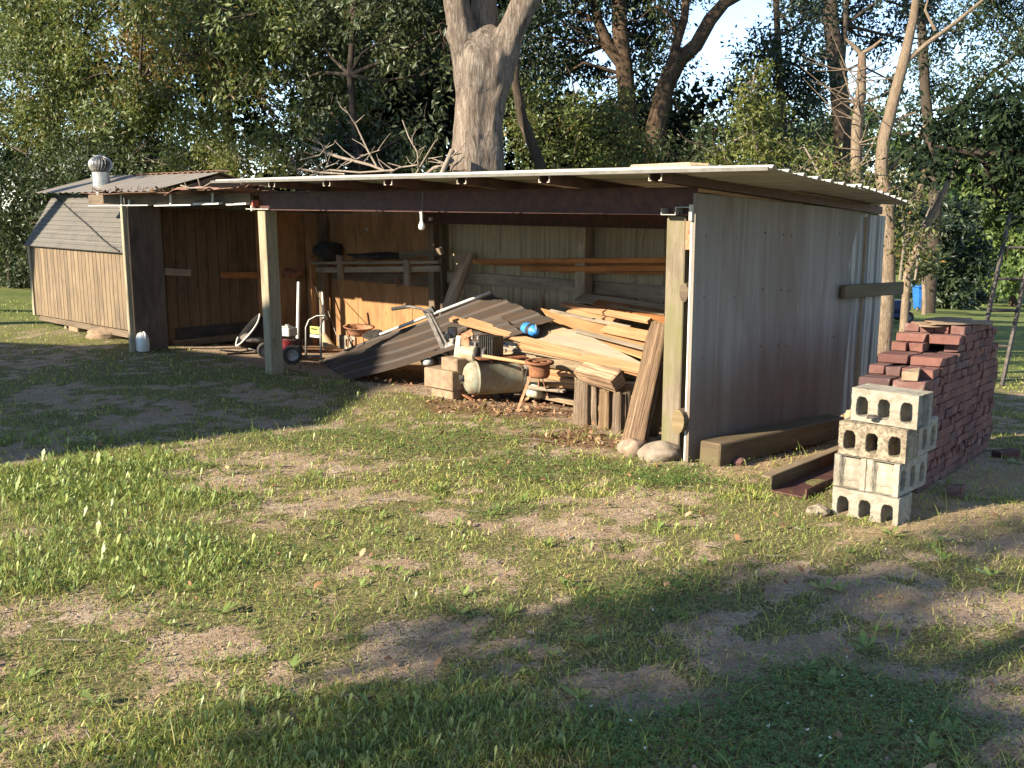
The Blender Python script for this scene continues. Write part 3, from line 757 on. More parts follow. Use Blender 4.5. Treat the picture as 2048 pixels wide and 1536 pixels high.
m = MB(); bxL(m, gx0, gx0+.03, .05, 2.4, .15, 1.15); m.build('end_wall', 'siding_lit_tone', barn)
m = MB(); bxL(m, gx0, gx1, 2.38, 2.41, .15, 1.15); m.build('back_siding', 'siding_lit_tone', barn)
def PPL(u, v, p0, n):
    d = ray(u, v); return CAM+d*(((p0-CAM)@n)/(d@n))
_p0 = L(-9, -.065, 1.15); _n = unit(np.cross(XV, unit(NV*.47+Z3*.72)))
cpts = [PPL(u, v, _p0, _n)+_n*(.012 if _n[2] > 0 else -.012) for u, v in ((108, 393), (128, 408), (150, 428), (178, 452), (205, 478), (222, 492), (240, 504))]
m = MB(); m.tube(cpts, .009, 6); tag(m.build('cable', 'canvas_black'), 'dark cable running diagonally down the grey shingle slope', 'cable')
# metal top roof: two slopes, ribs run up the slope
gr1 = -7.86
m = MB()
m.ribbed(L(gr1-.30, .24, 1.905), L(gr1, 1.1, 2.155), L(gx0-.30, .22, 1.895), L(gx0-.12, 1.1, 2.145), 17, .014, 'wave', 6)
m.build('roof_sheet', 'gable_sheet', barn)
m = MB(); m.ribbed(L(gr1, 1.1, 2.14), L(gr1, 2.1, 1.86), L(gx0-.12, 1.1, 2.13), L(gx0-.12, 2.1, 1.85), 17, .014, 'wave', 6); m.build('roof_sheet', 'gable_sheet', barn)
m = MB(); m.ribbed(L(gr1+.0, 1.02, 2.158), L(gr1+.0, 1.22, 2.158), L(-10.2, 1.02, 2.15), L(-10.2, 1.22, 2.15), 16, .016, 'wave', 2); m.build('ridge_cap', 'rusty_sheet', barn)
m = MB(); m.plate([L(-7.98, .34, 1.86), L(-7.98, 2.0, 1.83), L(-7.98, 1.1, 2.12)], .02); m.build('gable_board', 'dark_wood', barn)
# board rails and sheet on the end wall
for u0, v0, u1, v1 in ((330, 543, 381, 546), (441, 549, 528, 551)):
    p, q = PX(u0, v0, ew+.04), PX(u1, v1, ew+.04)
    m = MB(); m.board(p, q, .085, .03, XV); m.build('cleat', 'grey_lumber' if u0 < 400 else 'orange_lumber', barn)
m = MB(); bxL(m, ew+.026, ew+.040, 1.62, 2.38, -.12, 1.74, 0, 2); m.build('cover_sheet', 'plywood_orange', barn)
m = MB(); bxL(m, ew+.02, ew+.07, .35, 1.5, -.03, .05); m.build('sill_board', 'dark_wood', barn)
m = MB(); bxL(m, ew+.024, ew+.03, .40, 1.45, .06, .20); m.build('floor_gap_shade', 'canvas_black', barn)  # black strip drawn for the shade under the floor
# turbine vent
vp = PB(203, 362, .62)
m = MB(); vz = 2.02
c0 = np.array([vp[0], vp[1], vz])
m.lathe([(.115, -.05), (.112, .10), (.118, .155), (.118, .165)], c0, Z3, 20); ven = m.build('vent_base', 'alu', barn)
m = MB(); nf = 22
cz = c0+Z3*.265; Rv = .16
for k in range(nf):
    th0 = 2*math.pi*k/nf; ringA = []; ringB = []
    for i in range(9):
        ph = -1.0+2.35*i/8; tw = .38*math.sin((ph+1)*1.1)
        for lst, dt, dr in ((ringA, 0.0, .0), (ringB, .235, -.035)):
            t = th0+dt+tw; r = (Rv+dr)*math.cos(ph)
            lst.append(cz+np.array([math.cos(t)*r, math.sin(t)*r, math.sin(ph)*(Rv+dr)*.80]))
    vs = ringA+ringB; fs = [(i, i+1, 9+i+1, 9+i) for i in range(8)]
    m.add(vs, fs, [[(0, 0)]*4 for _ in fs], 0, True)
m.lathe([(.075, .115), (.045, .132), (.0, .138)], cz, Z3, 16)
vd = m.build('vent_turbine', 'alu', ven)
for p_ in vd.data.polygons: pass
sm_ = vd.modifiers.new('Solid', 'SOLIDIFY'); sm_.thickness = .003
m = MB(); m.lathe([(.10, -.10), (.10, .09), (.0, .10)], cz, Z3, 14); m.build('vent_core', 'fan_dark', ven)
# blocks under the barn
def solid_block(name, c, sz, ax, mat, label, cat='concrete block', group=None, bevel=.008):
    m = MB(); m.box(c, sz, ax); return tag(m.build(name, mat, bevel=bevel), label, cat, group)
for (u, v, s, lab) in ((135, 655, .16, 'pale short post under the left end of the barn shed'), ):
    p = PB(u, v, .15); solid_block('support_post', np.array([p[0], p[1], .03]), (.07, .07, .26), AX, 'post_wood', lab, 'post')
p = PB(160, 650, .15); solid_block('concrete_block', np.array([p[0], p[1], .04]), (.30, .2, .2), AX, 'concrete_tan', 'grey block with stubby wings supporting the barn shed beside the short post')
p = PB(207, 668, .0); m = MB(); m.blob([p[0], p[1], .05], (.24, .12, .10), 3, 3, 0, .35); tag(m.build('fieldstone', 'concrete_tan'), 'lumpy reddish rock slab wedged under the barn shed floor edge', 'rock')
p = PB(238, 672, .25); solid_block('concrete_block', np.array([p[0], p[1], .0]), (.3, .2, .22), AX, 'dark_stone', 'dark block in the shadow under the barn shed by the corner post')
# ================================================================== THINGS AROUND THE SHED
def ax_from(d, up=Z3):
    d = unit(d); s = unit(np.cross(up, d)); return d, s, np.cross(d, s)
# ---- white jug by the corner post
p = GP(286, 702)
jug = thing('plastic_jug', 'white plastic jug standing in the grass at the corner post of the left bay', 'jug', p)
def f(m):
    prof = []
    a, b_, c = XV, NV, Z3
    lev = [(0, .085, .06), (.01, .09, .065), (.15, .09, .065), (.19, .075, .055), (.215, .045, .04), (.225, .02, .02), (.235, .02, .02)]
    n = 16; vs = []; fs = []
    for z, rx, ry in lev:
        for k in range(n):
            th = 2*math.pi*k/n; cx, sx = math.cos(th), math.sin(th); e = .55
            vs.append(p+a*rx*math.copysign(abs(cx)**e, cx)+b_*ry*math.copysign(abs(sx)**e, sx)+c*z)
    for i in range(len(lev)-1):
        for k in range(n): fs.append((i*n+k, i*n+(k+1) % n, (i+1)*n+(k+1) % n, (i+1)*n+k))
    m.add(vs, fs, [[(0, 0)]*4 for _ in fs], 0, True)
part('bottle', 'plastic_white', jug, f)
part('handle', 'plastic_white', jug, lambda m: m.tube([p+XV*.03+Z3*.20, p+XV*.05+Z3*.235, p+XV*.085+Z3*.225, p+XV*.092+Z3*.15], .011, 8))
part('cap', 'plastic_black', jug, lambda m: m.lathe([(.024, .228), (.024, .25), (.0, .252)], p-XV*.0, Z3, 12))
# ---- black wheelbarrow tub on its side with a pale rim
p = GP(505, 690)
tub = thing('wheelbarrow', 'black wheelbarrow tray tipped on its side with a pale rim by the left post', 'wheelbarrow', p)
tc = PB(497, 657, 1.05); tax = unit(np.array([-.55, -.62, .56]))
ta, tb, tn = None, None, None
sd = unit(np.cross(tax, np.array([.45, -.2, .87]))); upv = np.cross(sd, tax)
rimdir = unit(PB(525, 628, 1.0)-PB(467, 690, .9)); 
tn = unit(np.cross(rimdir, np.cross(np.array([.35, .55, -.75]), rimdir))); tw = np.cross(tn, rimdir)
tc = (PB(525, 628, 1.0)+PB(467, 690, .9))/2-tw*.0
if tw[2] > 0: tw = -tw
def bowl(m, depth=.26, rx=.27, ry=.15, n=24, mi=0):
    prof = [(1.0, 0), (.96, .25), (.86, .6), (.7, .9), (.4, 1.0), (0.01, 1.0)]
    vs = []; fs = []
    for r, h in prof:
        for k in range(n):
            th = 2*math.pi*k/n; c_, s_ = math.cos(th), math.sin(th)
            e = .75
            vs.append(tc+rimdir*rx*r*math.copysign(abs(c_)**e, c_)+tw*ry*r*math.copysign(abs(s_)**e, s_)+tn*depth*h)
    for i in range(len(prof)-1):
        for k in range(n): fs.append((i*n+k, i*n+(k+1) % n, (i+1)*n+(k+1) % n, (i+1)*n+k))
    m.add(vs, fs, [[(0, 0)]*4 for _ in fs], mi, True)
o = part('tray', 'plastic_black', tub, bowl); s_ = o.modifiers.new('Solid', 'SOLIDIFY'); s_.thickness = .006
def f(m):
    pts = []
    for k in range(17):
        th = math.pi*(k-1.5)/13; c_, s2 = math.cos(th), math.sin(th); e = .75
        pts.append(tc+rimdir*.275*math.copysign(abs(c_)**e, c_)+tw*.155*math.copysign(abs(s2)**e, s2))
    m.tube(pts, .011, 8, 0, False)
part('rim', 'paint_white', tub, f)
part('handle', 'handle_steel', tub, lambda m: m.tube([tc-rimdir*.27, tc-rimdir*.30+tn*.1, GP(512, 702, .02)], .013, 8))
p = GP(512, 690, .05); m = MB(); m.blob(PB(508, 676, 1.0), (.16, .12, .065), 5, 3, 0, .25); tag(m.build('feed_sack', 'sack'), 'mottled grey sack slumped under the tipped wheelbarrow tray', 'sack')
m = MB(); m.tube([GP(440, 700, .02), GP(480, 704, .02), GP(530, 698, .02)], .01, 6); m.tube([GP(455, 708, .015), GP(520, 706, .02)], .012, 6)
tag(m.build('garden_hose', 'plastic_black'), 'dark hose lying along the ground below the wheelbarrow tray', 'hose')
# ---- pressure washer
wp = GP(585, 728)
pw = thing('pressure_washer', 'pressure washer with white fuel tank, red engine, two wheels and loop handle', 'pressure washer', wp)
wd = unit(XV*.9+NV*.45); ws = unit(np.cross(Z3, wd))
def wheel(parent, c, axis, r, w, rim_mat='engine_grey'):
    a = unit(axis)
    mw = MB(); mw.lathe([(r*.62, -w/2), (r*.92, -w/2), (r, -w*.3), (r, w*.3), (r*.92, w/2), (r*.62, w/2), (r*.62, -w/2)], c, a, 24)
    ob = mw.build('wheel', 'rubber', parent)
    mr = MB(); mr.lathe([(.0, -w*.30), (r*.25, -w*.30), (r*.3, -w*.18), (r*.52, -w*.2), (r*.62, -w*.42), (r*.62, w*.42), (r*.5, w*.2), (0, w*.3)], c, a, 20)
    mr.build('rim', rim_mat, ob); return ob
wa = unit(np.array([.35, -.94, 0]))
wheel(pw, wp+Z3*.105+XV*.0, wa, .11, .07)
wheel(pw, wp+Z3*.105-wa*.42, wa, .11, .07)
wheel(pw, GP(530, 715)+Z3*.09, wa, .09, .06)
ec = PB(576, 690, .9)
part('engine', 'engine_red', pw, lambda m: (m.blob(PB(570, 694, .85), (.12, .11, .10), 4, 3, 0, .08)))
part('frame', 'handle_steel', pw, lambda m: (m.tube([wp+Z3*.1, PB(600, 712, .85), PB(640, 712, .85)], .014, 8), m.tube([PB(612, 718, .9), PB(612, 655, .9), PB(618, 640, .95), PB(633, 632, 1.0), PB(650, 631, 1.05)], .0125, 8), m.tube([PB(642, 718, .8), PB(641, 655, .8), PB(645, 640, .85), PB(654, 634, .95)], .0125, 8)))
def f(m):
    c = PB(575, 663, .95); m.box(c, (.19, .15, .10), (unit(XV+NV*.2), unit(NV-XV*.2), Z3)); m.box(c+Z3*.058, (.12, .1, .018), (unit(XV+NV*.2), unit(NV-XV*.2), Z3)); m.cyl(c+Z3*.06, c+Z3*.085, .025)
part('fuel_tank', 'plastic_translucent', pw, f, bevel=.012)
part('engine_block', 'engine_black', pw, lambda m: (m.box(PB(585, 688, 1.0), (.2, .16, .12), AX), m.cyl(PB(545, 700, .9), PB(600, 700, .9), .05)), bevel=.01)
pc = PB(630, 663, .84)
pxa = unit(XV+NV*.15)
part('control_panel', 'panel_yellow', pw, lambda m: m.box(pc+Z3*.015, (.145, .02, .085), (pxa, np.cross(Z3, pxa), Z3)), bevel=.004)
part('panel_strip', 'plastic_white', pw, lambda m: m.box(pc-Z3*.052, (.145, .02, .028), (pxa, np.cross(Z3, pxa), Z3)))
part('nozzle', 'plastic_black', pw, lambda m: [m.box(pc+Z3*.03+pxa*k*.019-np.cross(Z3, pxa)*.013, (.009, .012, .014), (pxa, np.cross(Z3, pxa), Z3)) for k in (-2, -1, 0, 1, 2)])
# ---- poles leaning inside
def stick(name, mat, p, q, r, label, cat, r2=None, n=10, group=None):
    m = MB(); m.tube([p, (np.asarray(p)+q)/2, q], [r, (r+(r2 or r))/2, r2 or r], n); return tag(m.build(name, mat), label, cat, group)
stick('plastic_pipe', 'plastic_white', PB(595, 686, 1.35), PB(597.5, 564, 1.5), .021, 'white plastic pipe standing upright beside the pressure washer tank', 'pipe')
br = thing('broom', 'pale broom leaning on the back wall behind the pressure washer handle', 'broom', GP(652, 690))
part('handle', 'paint_white', br, lambda m: m.tube([PB(643, 558, 2.3), PB(647, 620, 2.15), PB(648, 668, 2.0)], [.012, .016, .016], 8))
part('bristles', 'tan_foam', br, lambda m: m.tube([PB(648, 668, 2.0), PB(654, 682, 1.95), PB(660, 696, 1.9)], [.03, .06, .09], 10, ell=(1, .4)))
stick('spray_lance', 'handle_steel', PB(622, 548, 2.2), PB(654, 640, 1.6), .006, 'thin dark spray lance leaning over the pressure washer handle', 'spray lance', .006)
stick('garden_stake', 'grey_tube', PB(652, 610, 2.34), PB(678, 685, 2.1), .006, 'thin stake leaning on the sunlit plywood wall', 'stake')
# ---- brazier
bp = GP(715, 696)
bz = thing('fire_pit', 'rusty round fire pit bowl on thin legs in front of sunlit plywood', 'fire pit', bp)
bcz = PB(718, 656, 2.0)
part('bowl', 'rust_pale', bz, lambda m: m.lathe([(.0, -.10), (.10, -.095), (.14, -.06), (.155, 0), (.20, .012), (.20, .02), (.148, .008), (.13, -.05), (.0, -.085)], bcz, unit(np.array([.05, -.06, 1])), 24))
for k in range(4):
    th = k*math.pi/2+.5; d = np.array([math.cos(th), math.sin(th), 0])
    part('leg', 'rust', bz, lambda m: m.tube([bcz+d*.13-Z3*.03, np.array([bcz[0]+d[0]*.17, bcz[1]+d[1]*.17, hgt(bcz[0], bcz[1])])], .007, 6))
m = MB(); m.lathe([(.0, -.05), (.08, -.04), (.13, 0), (.125, .004), (.0, -.04)], PB(745, 668, 1.9), unit(np.array([-.2, -.3, 1])), 20); tag(m.build('iron_pan', 'engine_black'), 'dark round pan beside the rusty fire pit bowl', 'pan')
# ---- cinder blocks: proto with three arched cores, local x long (.39), y depth (.19), z height (.19)
def cinder_mesh(name, mat, lug=True, arch=True):
    m = MB(); Lx, Dy, Hz = .39, .19, .19; nc = 3; cw = Lx/nc; n = 20
    def loop(cx):
        w, h = .034, .058; pts = []
        for k in range(n):
            th = 2*math.pi*k/n-math.pi/2+math.pi/n
            e = .55
            x = w*math.copysign(abs(math.cos(th))**e, math.cos(th)); z = h*math.copysign(abs(math.sin(th))**(.75 if math.sin(th) > 0 else .4), math.sin(th))
            pts.append((cx+x, z+Hz/2-.010))
        return pts
    for c in range(nc):
        cx = -Lx/2+cw*(c+.5); inner = loop(cx); outer = []
        for (x, z) in inner:
            dx, dz = x-cx, z-Hz/2; s = min((cw/2)/max(abs(dx), 1e-6), (Hz/2)/max(abs(dz), 1e-6)); outer.append((cx+dx*s, Hz/2+dz*s))
        # snap corners
        for sx in (-1, 1):
            for sz in (-1, 1):
                tx, tz = cx+sx*cw/2, Hz/2+sz*Hz/2
                k = min(range(n), key=lambda q: (outer[q][0]-tx)**2+(outer[q][1]-tz)**2); outer[k] = (tx, tz)
        for y, fl in ((-Dy/2, 1), (Dy/2, -1)):
            vs = [(x, y, z) for x, z in inner]+[(x, y, z) for x, z in outer]
            fs = [(k, (k+1) % n, n+(k+1) % n, n+k) for k in range(n)]
            fs = [f[::-1] if fl > 0 else f for f in fs]
            m.add(vs, [f[::-1] for f in fs], [[(0, 0)]*4 for _ in fs])
        vs = [(x, -Dy/2, z) for x, z in inner]+[(x, Dy/2, z) for x, z in inner]
        fs = [(k, n+k, n+(k+1) % n, (k+1) % n) for k in range(n)]
        m.add(vs, fs, [[(0, 0)]*4 for _ in fs], 0, True)
    x0, x1, y0, y1 = -Lx/2, Lx/2, -Dy/2, Dy/2
    for f in (((x0, y0, 0), (x0, y1, 0), (x1, y1, 0), (x1, y0, 0)), ((x0, y0, Hz), (x1, y0, Hz), (x1, y1, Hz), (x0, y1, Hz))):
        m.add(f, [(0, 1, 2, 3)], [[(0, 0)]*4])
    for sx in (-1, 1):   # ends with a shallow vertical recess between two lugs
        X = sx*Lx/2; rows = []
        ys = [-Dy/2, -Dy/2+.035, -Dy/2+.05, Dy/2-.05, Dy/2-.035, Dy/2]; dx = [0, -.006, -.034, -.034, -.006, 0]
        if not lug: dx = [0]*6
        zs = [0, .03, .05, Hz-.05, Hz-.03, Hz] ; zf = [0, 0, 1, 1, 0, 0]
        vs = [(X+sx*d*1, y, z) for z in (0, Hz) for y, d in zip(ys, dx)]
        fs = [(i, i+1, 6+i+1, 6+i) for i in range(5)]
        if sx < 0: fs = [f[::-1] for f in fs]
        m.add(vs, fs, [[(0, 0)]*4 for _ in fs])
    me_o = m.build(name, mat, loc=(0, 0, 0)); me = me_o.data
    bm = bmesh.new(); bm.from_mesh(me); bmesh.ops.remove_doubles(bm, verts=bm.verts, dist=1e-5); bmesh.ops.recalc_face_normals(bm, faces=bm.faces)
    bm.to_mesh(me); bm.free()
    b = me_o.modifiers.new('Bevel', 'BEVEL'); b.width = .006; b.segments = 2; b.limit_method = 'ANGLE'; b.angle_limit = R_(35)
    tr_ = me_o.modifiers.new('Tri', 'TRIANGULATE'); sb_ = me_o.modifiers.new('Cut', 'SUBSURF'); sb_.subdivision_type = 'SIMPLE'; sb_.levels = 3; sb_.render_levels = 3
    for nm_, sc_, st_ in (('block_chip', .035, .009), ('block_grit', .009, .004)):
        tx = bpy.data.textures.new(nm_, 'CLOUDS'); tx.noise_scale = sc_; tx.noise_depth = 2
        ds = me_o.modifiers.new(nm_, 'DISPLACE'); ds.texture = tx; ds.texture_coords = 'LOCAL'; ds.strength = st_; ds.mid_level = .55
    return me_o
cb = cinder_mesh('cinder_block', 'concrete')
cb2 = cinder_mesh('cinder_block', 'concrete_coarse', lug=False)
cb3 = cinder_mesh('cinder_block', 'concrete', lug=False)
def place(o, p, rz, rx=0, label=None, cat=None, group=None):
    o.location = tuple(map(float, p)); o.rotation_euler = (rx, 0, rz); tag(o, label, cat, group); return o
def dup(o, **kw):
    c = o.copy(); COL.objects.link(c); return c
fa = math.atan2(-.667, .745); fx = np.array([math.cos(fa), math.sin(fa), 0]); fy = np.array([-fx[1], fx[0], 0])
fl = np.array([1.875, 5.785, -.035])     # front left top corner of the second layer
gb = 'hollow blocks stacked against the brick pile'
c0 = fl+fx*.195+fy*.095
place(cb3, c0+fx*.005-fy*.01+Z3*-.0, fa, 0, 'bottom hollow block of the stack, half sunk in grass with three holes showing', 'concrete block', gb)
e1 = dup(cb); place(e1, fl+fx*.095+fy*.195+Z3*.195, fa+math.pi/2, 0, 'left of two blocks laid end-on in the second layer of the stack', 'concrete block', gb)
e2 = dup(cb); place(e2, fl+fx*.293+fy*.195+Z3*.195, fa+math.pi/2-.03, 0, 'right of two blocks laid end-on in the second layer of the stack', 'concrete block', gb)
place(cb2, c0+fx*.012+fy*.01+Z3*.39, fa+.02, 0, 'rough pebbly hollow block, third layer of the stack under the top block', 'concrete block', gb)
place(cb, c0+fx*.06+fy*.05+Z3*.585, fa-.05, 0, 'topmost hollow block of the stack with flared ends', 'concrete block', gb)
e3 = dup(cb); place(e3, fl+fx*.30+fy*.32+Z3*.39, fa+math.pi/2, 0, 'block tucked behind the rough pebbly block against the bricks', 'concrete block', gb)
e4 = dup(cb); 
pb4 = GP(705, 697); place(e4, pb4, -.75, 0, 'hollow block on the shed floor under the rusty fire pit', 'concrete block')
e4.scale = (.95, .95, .95)
m = MB(); m.blob(np.array([*(fl+fx*.20+fy*.02)[:2], .592]), (.035, .025, .014), 2, 2, 0, .3); tag(m.build('dark_pebble', 'dark_stone'), 'small dark stone lying on the rough pebbly block', 'stone')
m = MB(); m.blob(GP(1635, 1022, .02), (.07, .05, .04), 8, 2, 0, .3); tag(m.build('broken_block_piece', 'concrete_coarse'), 'broken lump in the grass at the foot of the block stack', 'rubble')
# ---- bricks
def brick_proto(seed):
    r = random.Random(seed); m = MB()
    j = lambda: np.array([r.uniform(-.003, .003) for _ in range(3)])
    P = [np.array([sx*.098, sy*.047, z])+j() for z in (.001, .058) for sx, sy in ((-1, -1), (1, -1), (1, 1), (-1, 1))]
    for q in range(r.choice((0, 1, 1, 2))):
        k_ = r.randrange(8); P[k_] = P[k_]*np.array([1-r.uniform(.03, .16), 1-r.uniform(.05, .3), 1]); P[k_][2] += (.004 if k_ < 4 else -r.uniform(.004, .012))
    m.hexa(P); o = m.build('brick', 'brick', loc=(0, 0, 0), bevel=.0035); return o
protos = [brick_proto(s) for s in range(9)]
used = [False]*9
kc = GP(1836, 990); kf = np.array([*GP(1999, 890)[:2], 0]); ka = unit(np.array([kf[0]-kc[0], kf[1]-kc[1], 0])); kx = np.array([ka[1], -ka[0], 0])
klen = 2.32; kw = .415
korg = np.array([kc[0], kc[1], -.03])-kx*kw   # front left bottom, slopes with the ground
tilt = -0.055
bricks = []; rear = MB()
def ncourse(y, x):
    """how many courses stand at (x across 0..kw, y along)"""
    if y < .10: c = 12
    elif y < .20: c = 13 if x < .31 else 12
    elif y < .36: c = 13
    elif y < .52: c = 14
    elif y < .78: c = 15 if x < .21 else 14
    elif y < 1.0: c = 16
    elif y < 2.0: c = 17
    elif y < 2.2: c = 16
    else: c = 14
    return c
rb = random.Random(11)
def add_brick(x, y, k, along, jx=0.0, flat=True):
    if x < .25 and y > .12 and k < min(ncourse(y-.09, x), ncourse(y+.09, x), ncourse(y-.2, x))-1:
        pp = korg+kx*(x+rb.gauss(0, .004))+ka*(y+rb.gauss(0, .004))+Z3*(k*.0605+tilt*y+.03)
        u_ = unit(ka+Z3*tilt); rear.box(pp, (.094, .196, .057) if along else (.196, .094, .057), (kx, u_, np.cross(kx, u_))); return
    i = rb.randrange(9); o = protos[i] if not used[i] else dup(protos[i]); used[i] = True
    ang = math.atan2(kx[1], kx[0])+(math.pi/2 if along else 0)+rb.gauss(0, .012)
    pp = korg+kx*(x+rb.gauss(0, .004))+ka*(y+rb.gauss(0, .004))+Z3*(k*.0605+tilt*y)
    o.location = tuple(map(float, pp)); o.rotation_euler = (0 if along else tilt*0, 0, ang)
    # tilt with slope
    q = Quaternion(Vector(kx), math.atan(tilt)); e = q.to_matrix() @ Matrix.Rotation(ang, 3, 'Z'); o.rotation_euler = e.to_euler()
    if y < .12: lab = 'red brick in the sunlit front end of the brick pile'
    elif k >= ncourse(y, x)-1: lab = 'loose red brick on the stepped top of the brick pile'
    else: lab = 'dusty red brick in the long shaded courses of the brick pile'
    tag(o, lab, 'brick', 'bricks stacked in the pile'); bricks.append(o)
headers = {2, 6, 11, 13, 15}
for k in range(17):
    if k in headers:
        for r in range(23):
            y = .05+r*.1
            for x in (.1025, .3125):
                if k < ncourse(y, x):
                    if rb.random() < .02 and k > 11: continue
                    add_brick(x, y, k, False)
    else:
        off = .0 if k % 2 else .0
        for r in range(-1, 12):
            y = .10+r*.2+(.1 if (k % 4 in (1, 2)) else 0)
            if y < .04 or y > klen-.05: continue
            for c4 in range(4):
                x = .052+c4*.104
                top = k >= min(ncourse(y-.09, x), ncourse(y+.09, x))-1
                if k >= ncourse(y-.09, x) or k >= ncourse(y+.09, x): continue
                if c4 in (1, 2) and not top and y > .25: continue
                add_brick(x, y, k, True)
            if (k % 4 in (1, 2)) and r == 0:
                for x in (.1025, .3125):
                    if k < ncourse(.05, x): add_brick(x, .05, k, False)
tag(rear.build('rear_bricks', 'brick'), 'bricks of the pile on the side turned to the shed', 'bricks', kind='stuff')
# row of bricks on edge / odd ones at the front top
o = dup(protos[1]); o.location = tuple(korg+kx*.30+ka*.09+Z3*(12*.0605+.0)); o.rotation_euler = (0, 0, 1.15); o['label'] = 'pale tan brick lying askew on the front of the brick pile'; o['group'] = ''
del o['group']; o.data = o.data.copy(); o.data.materials.clear(); o.data.materials.append(MATS['concrete_tan'])
o = dup(protos[2]); o.location = tuple(GP(1911, 994)); o.rotation_euler = (0, 0, .9); o.scale = (.5, 1, 1.4); tag(o, 'broken half brick alone on the dirt right of the brick pile', 'brick'); del o['group']
o = dup(protos[3]); o.location = tuple(GP(2012, 915)); o.rotation_euler = (0, 0, .3); tag(o, 'brick fallen on the ground at the far end of the brick pile', 'brick'); del o['group']
m = MB(); m.blob(korg+kx*.21+ka*1.45+Z3*(17*.0605-.080), (.20, .55, .022), 3, 3, 0, .5, None, (kx, unit(ka+Z3*tilt), Z3))
tag(m.build('dirt_crust', 'concrete_tan'), 'thin crust of reddish dirt and straw on the top of the brick pile', 'dirt', kind='stuff')
# ---- timber beside the panel and steel channel
m = MB(); tz = .10
a0 = toL(GP(1414, 928)); m.board(L(.27, -.03, .085), L(.27, 1.78, -.0), .165, .17); tag(m.build('landscape_timber', 'timber_grey', bevel=.01), 'weathered square timber lying along the foot of the grey panel', 'timber')
m = MB(); m.blob(GP(1478, 925, .02), (.05, .03, .035), 6, 2, 0, .3); tag(m.build('brick_piece', 'brick'), 'small brick chip beside the end of the square timber', 'brick')
ca = GP(1540, 985); cb_ = GP(1602, 1008); cd = unit(np.array([.62, .78, -.04])); cs = unit(np.array([cb_[0]-ca[0], cb_[1]-ca[1], 0])); cs = unit(cs-cd*(cs@cd)); cn = np.cross(cs, cd); cn = cn if cn[2] > 0 else -cn
ch = thing('steel_channel', 'rust red steel channel lying open side up beside the brick pile', 'steel channel', ca)
Lc = 2.2; w = .23
def f(m):
    c = ca+cs*w/2+cd*Lc/2
    m.box(c+Z3*.012, (w, Lc, .01), (cs, cd, cn)); 
part('web', 'red_steel', ch, f)
part('flange', 'timber_grey', ch, lambda m: m.box(ca+cd*Lc/2+cn*.055, (.012, Lc, .10), (cs, cd, cn)))
part('flange', 'red_steel', ch, lambda m: m.box(ca+cs*w+cd*Lc/2+cn*.03, (.012, Lc, .07), (cs, cd, cn)))
part('lit_top_edge', 'old_lumber', ch, lambda m: m.box(ca+cd*(Lc/2)-cs*.03+cn*.095, (.07, Lc, .014), (cs, cd, cn)))  # pale tan stands for sunlight on the top of the flange
# ---- stumps, slab, leaning log
def flute(seed, n, deep, sharp=3):
    r = random.Random(seed); out = []
    cuts = [(r.random(), r.uniform(.4, 1), r.uniform(.015, .05)) for _ in range(9)]
    for k in range(n):
        t = k/n; v = 1+.10*math.sin(2*math.pi*t*2+seed)+.06*math.sin(2*math.pi*t*5+seed*2)
        for c, d, w in cuts:
            x = min(abs(t-c), 1-abs(t-c)); v -= deep*d*math.exp(-(x/w)**2)
        out.append(v+r.uniform(-.02, .02))
    return out
def fluted(m, pts, rad, n, seed, deep, ell=(1, 1), cap_mi=1, ragged=0.0):
    fl_ = flute(seed, n, deep); o0 = len(m.v); m.tube(pts, [1.0]*len(pts), n, 0, True, False, 0, 3, cap_mi)
    r = random.Random(seed+9)
    for i in range(len(pts)):
        for k in range(n):
            for off in ([o0+i*n+k] if 0 < i < len(pts)-1 else [o0+i*n+k, o0+len(pts)*n+(0 if i == 0 else n)+((n-1-k) if i == 0 else k)]):
                p = np.array(m.v[off])-pts[i]; d = unit(pts[min(i+1, len(pts)-1)]-pts[max(i-1, 0)])
                q = p*rad[i]*(fl_[k]+.03*math.sin(i*1.7+k*.6))
                if ell != (1, 1):
                    e1 = ell[2]; q = q-e1*(q@e1)*(1-ell[0])
                m.v[off] = tuple(np.array(pts[i])+q+(d*(.5-((k*7+seed)%11)/11)*ragged if i == len(pts)-1 else 0))
def stump(u0, u1, vtop, vbot, b, label, seed, mat='stump_bark'):
    p = PB((u0+u1)/2, vbot, b); g = hgt(p[0], p[1]); D = np.linalg.norm(p-CAM); r = (u1-u0)/2*D/FPX
    top = PB((u0+u1)/2, vtop, b)[2]
    m = MB(); pts = [np.array([p[0], p[1], g-.02+(top-g+.02)*t]) for t in (0, .12, .35, .6, .85, 1)]
    fluted(m, pts, [r*1.22, r*1.1, r*1.02, r, r*.98, r*.95], 44, seed, .34, ragged=.03)
    return tag(m.build('log_stump', [mat, 'log_end']), label, 'stump', 'stumps in front of the lumber heap')
stump(1144, 1200, 758, 842, .55, 'fat grey cracked stump with a wood slab tilted on top', 1)
stump(1196, 1226, 780, 850, .50, 'slim pale split stump beside the fat grey stump', 2, 'split_wood')
stump(1222, 1262, 783, 856, .50, 'dark hollow split stump nearest the leaning slab', 3)
c = PB(1203, 752, .48); m = MB(); d = unit(PB(1236, 765, .45)-PB(1166, 742, .50)); m.board(PB(1164, 743, .52), PB(1238, 763, .45), .13, .12, unit(np.array([-.3, -.55, .8])), 0, None, .014); tag(m.build('wood_slab', 'log_bark', bevel=.008), 'short brown wood slab tilted on the fat grey stump', 'wood block')
p0, p1 = GP(1266, 892), PB(1322, 640, .34); d = unit(p1-p0)
pts = [p0-d*.03+(p1-p0)*t for t in np.linspace(0, 1.0, 9)]; e1 = unit(np.cross(d, unit(np.cross(d, NV))))
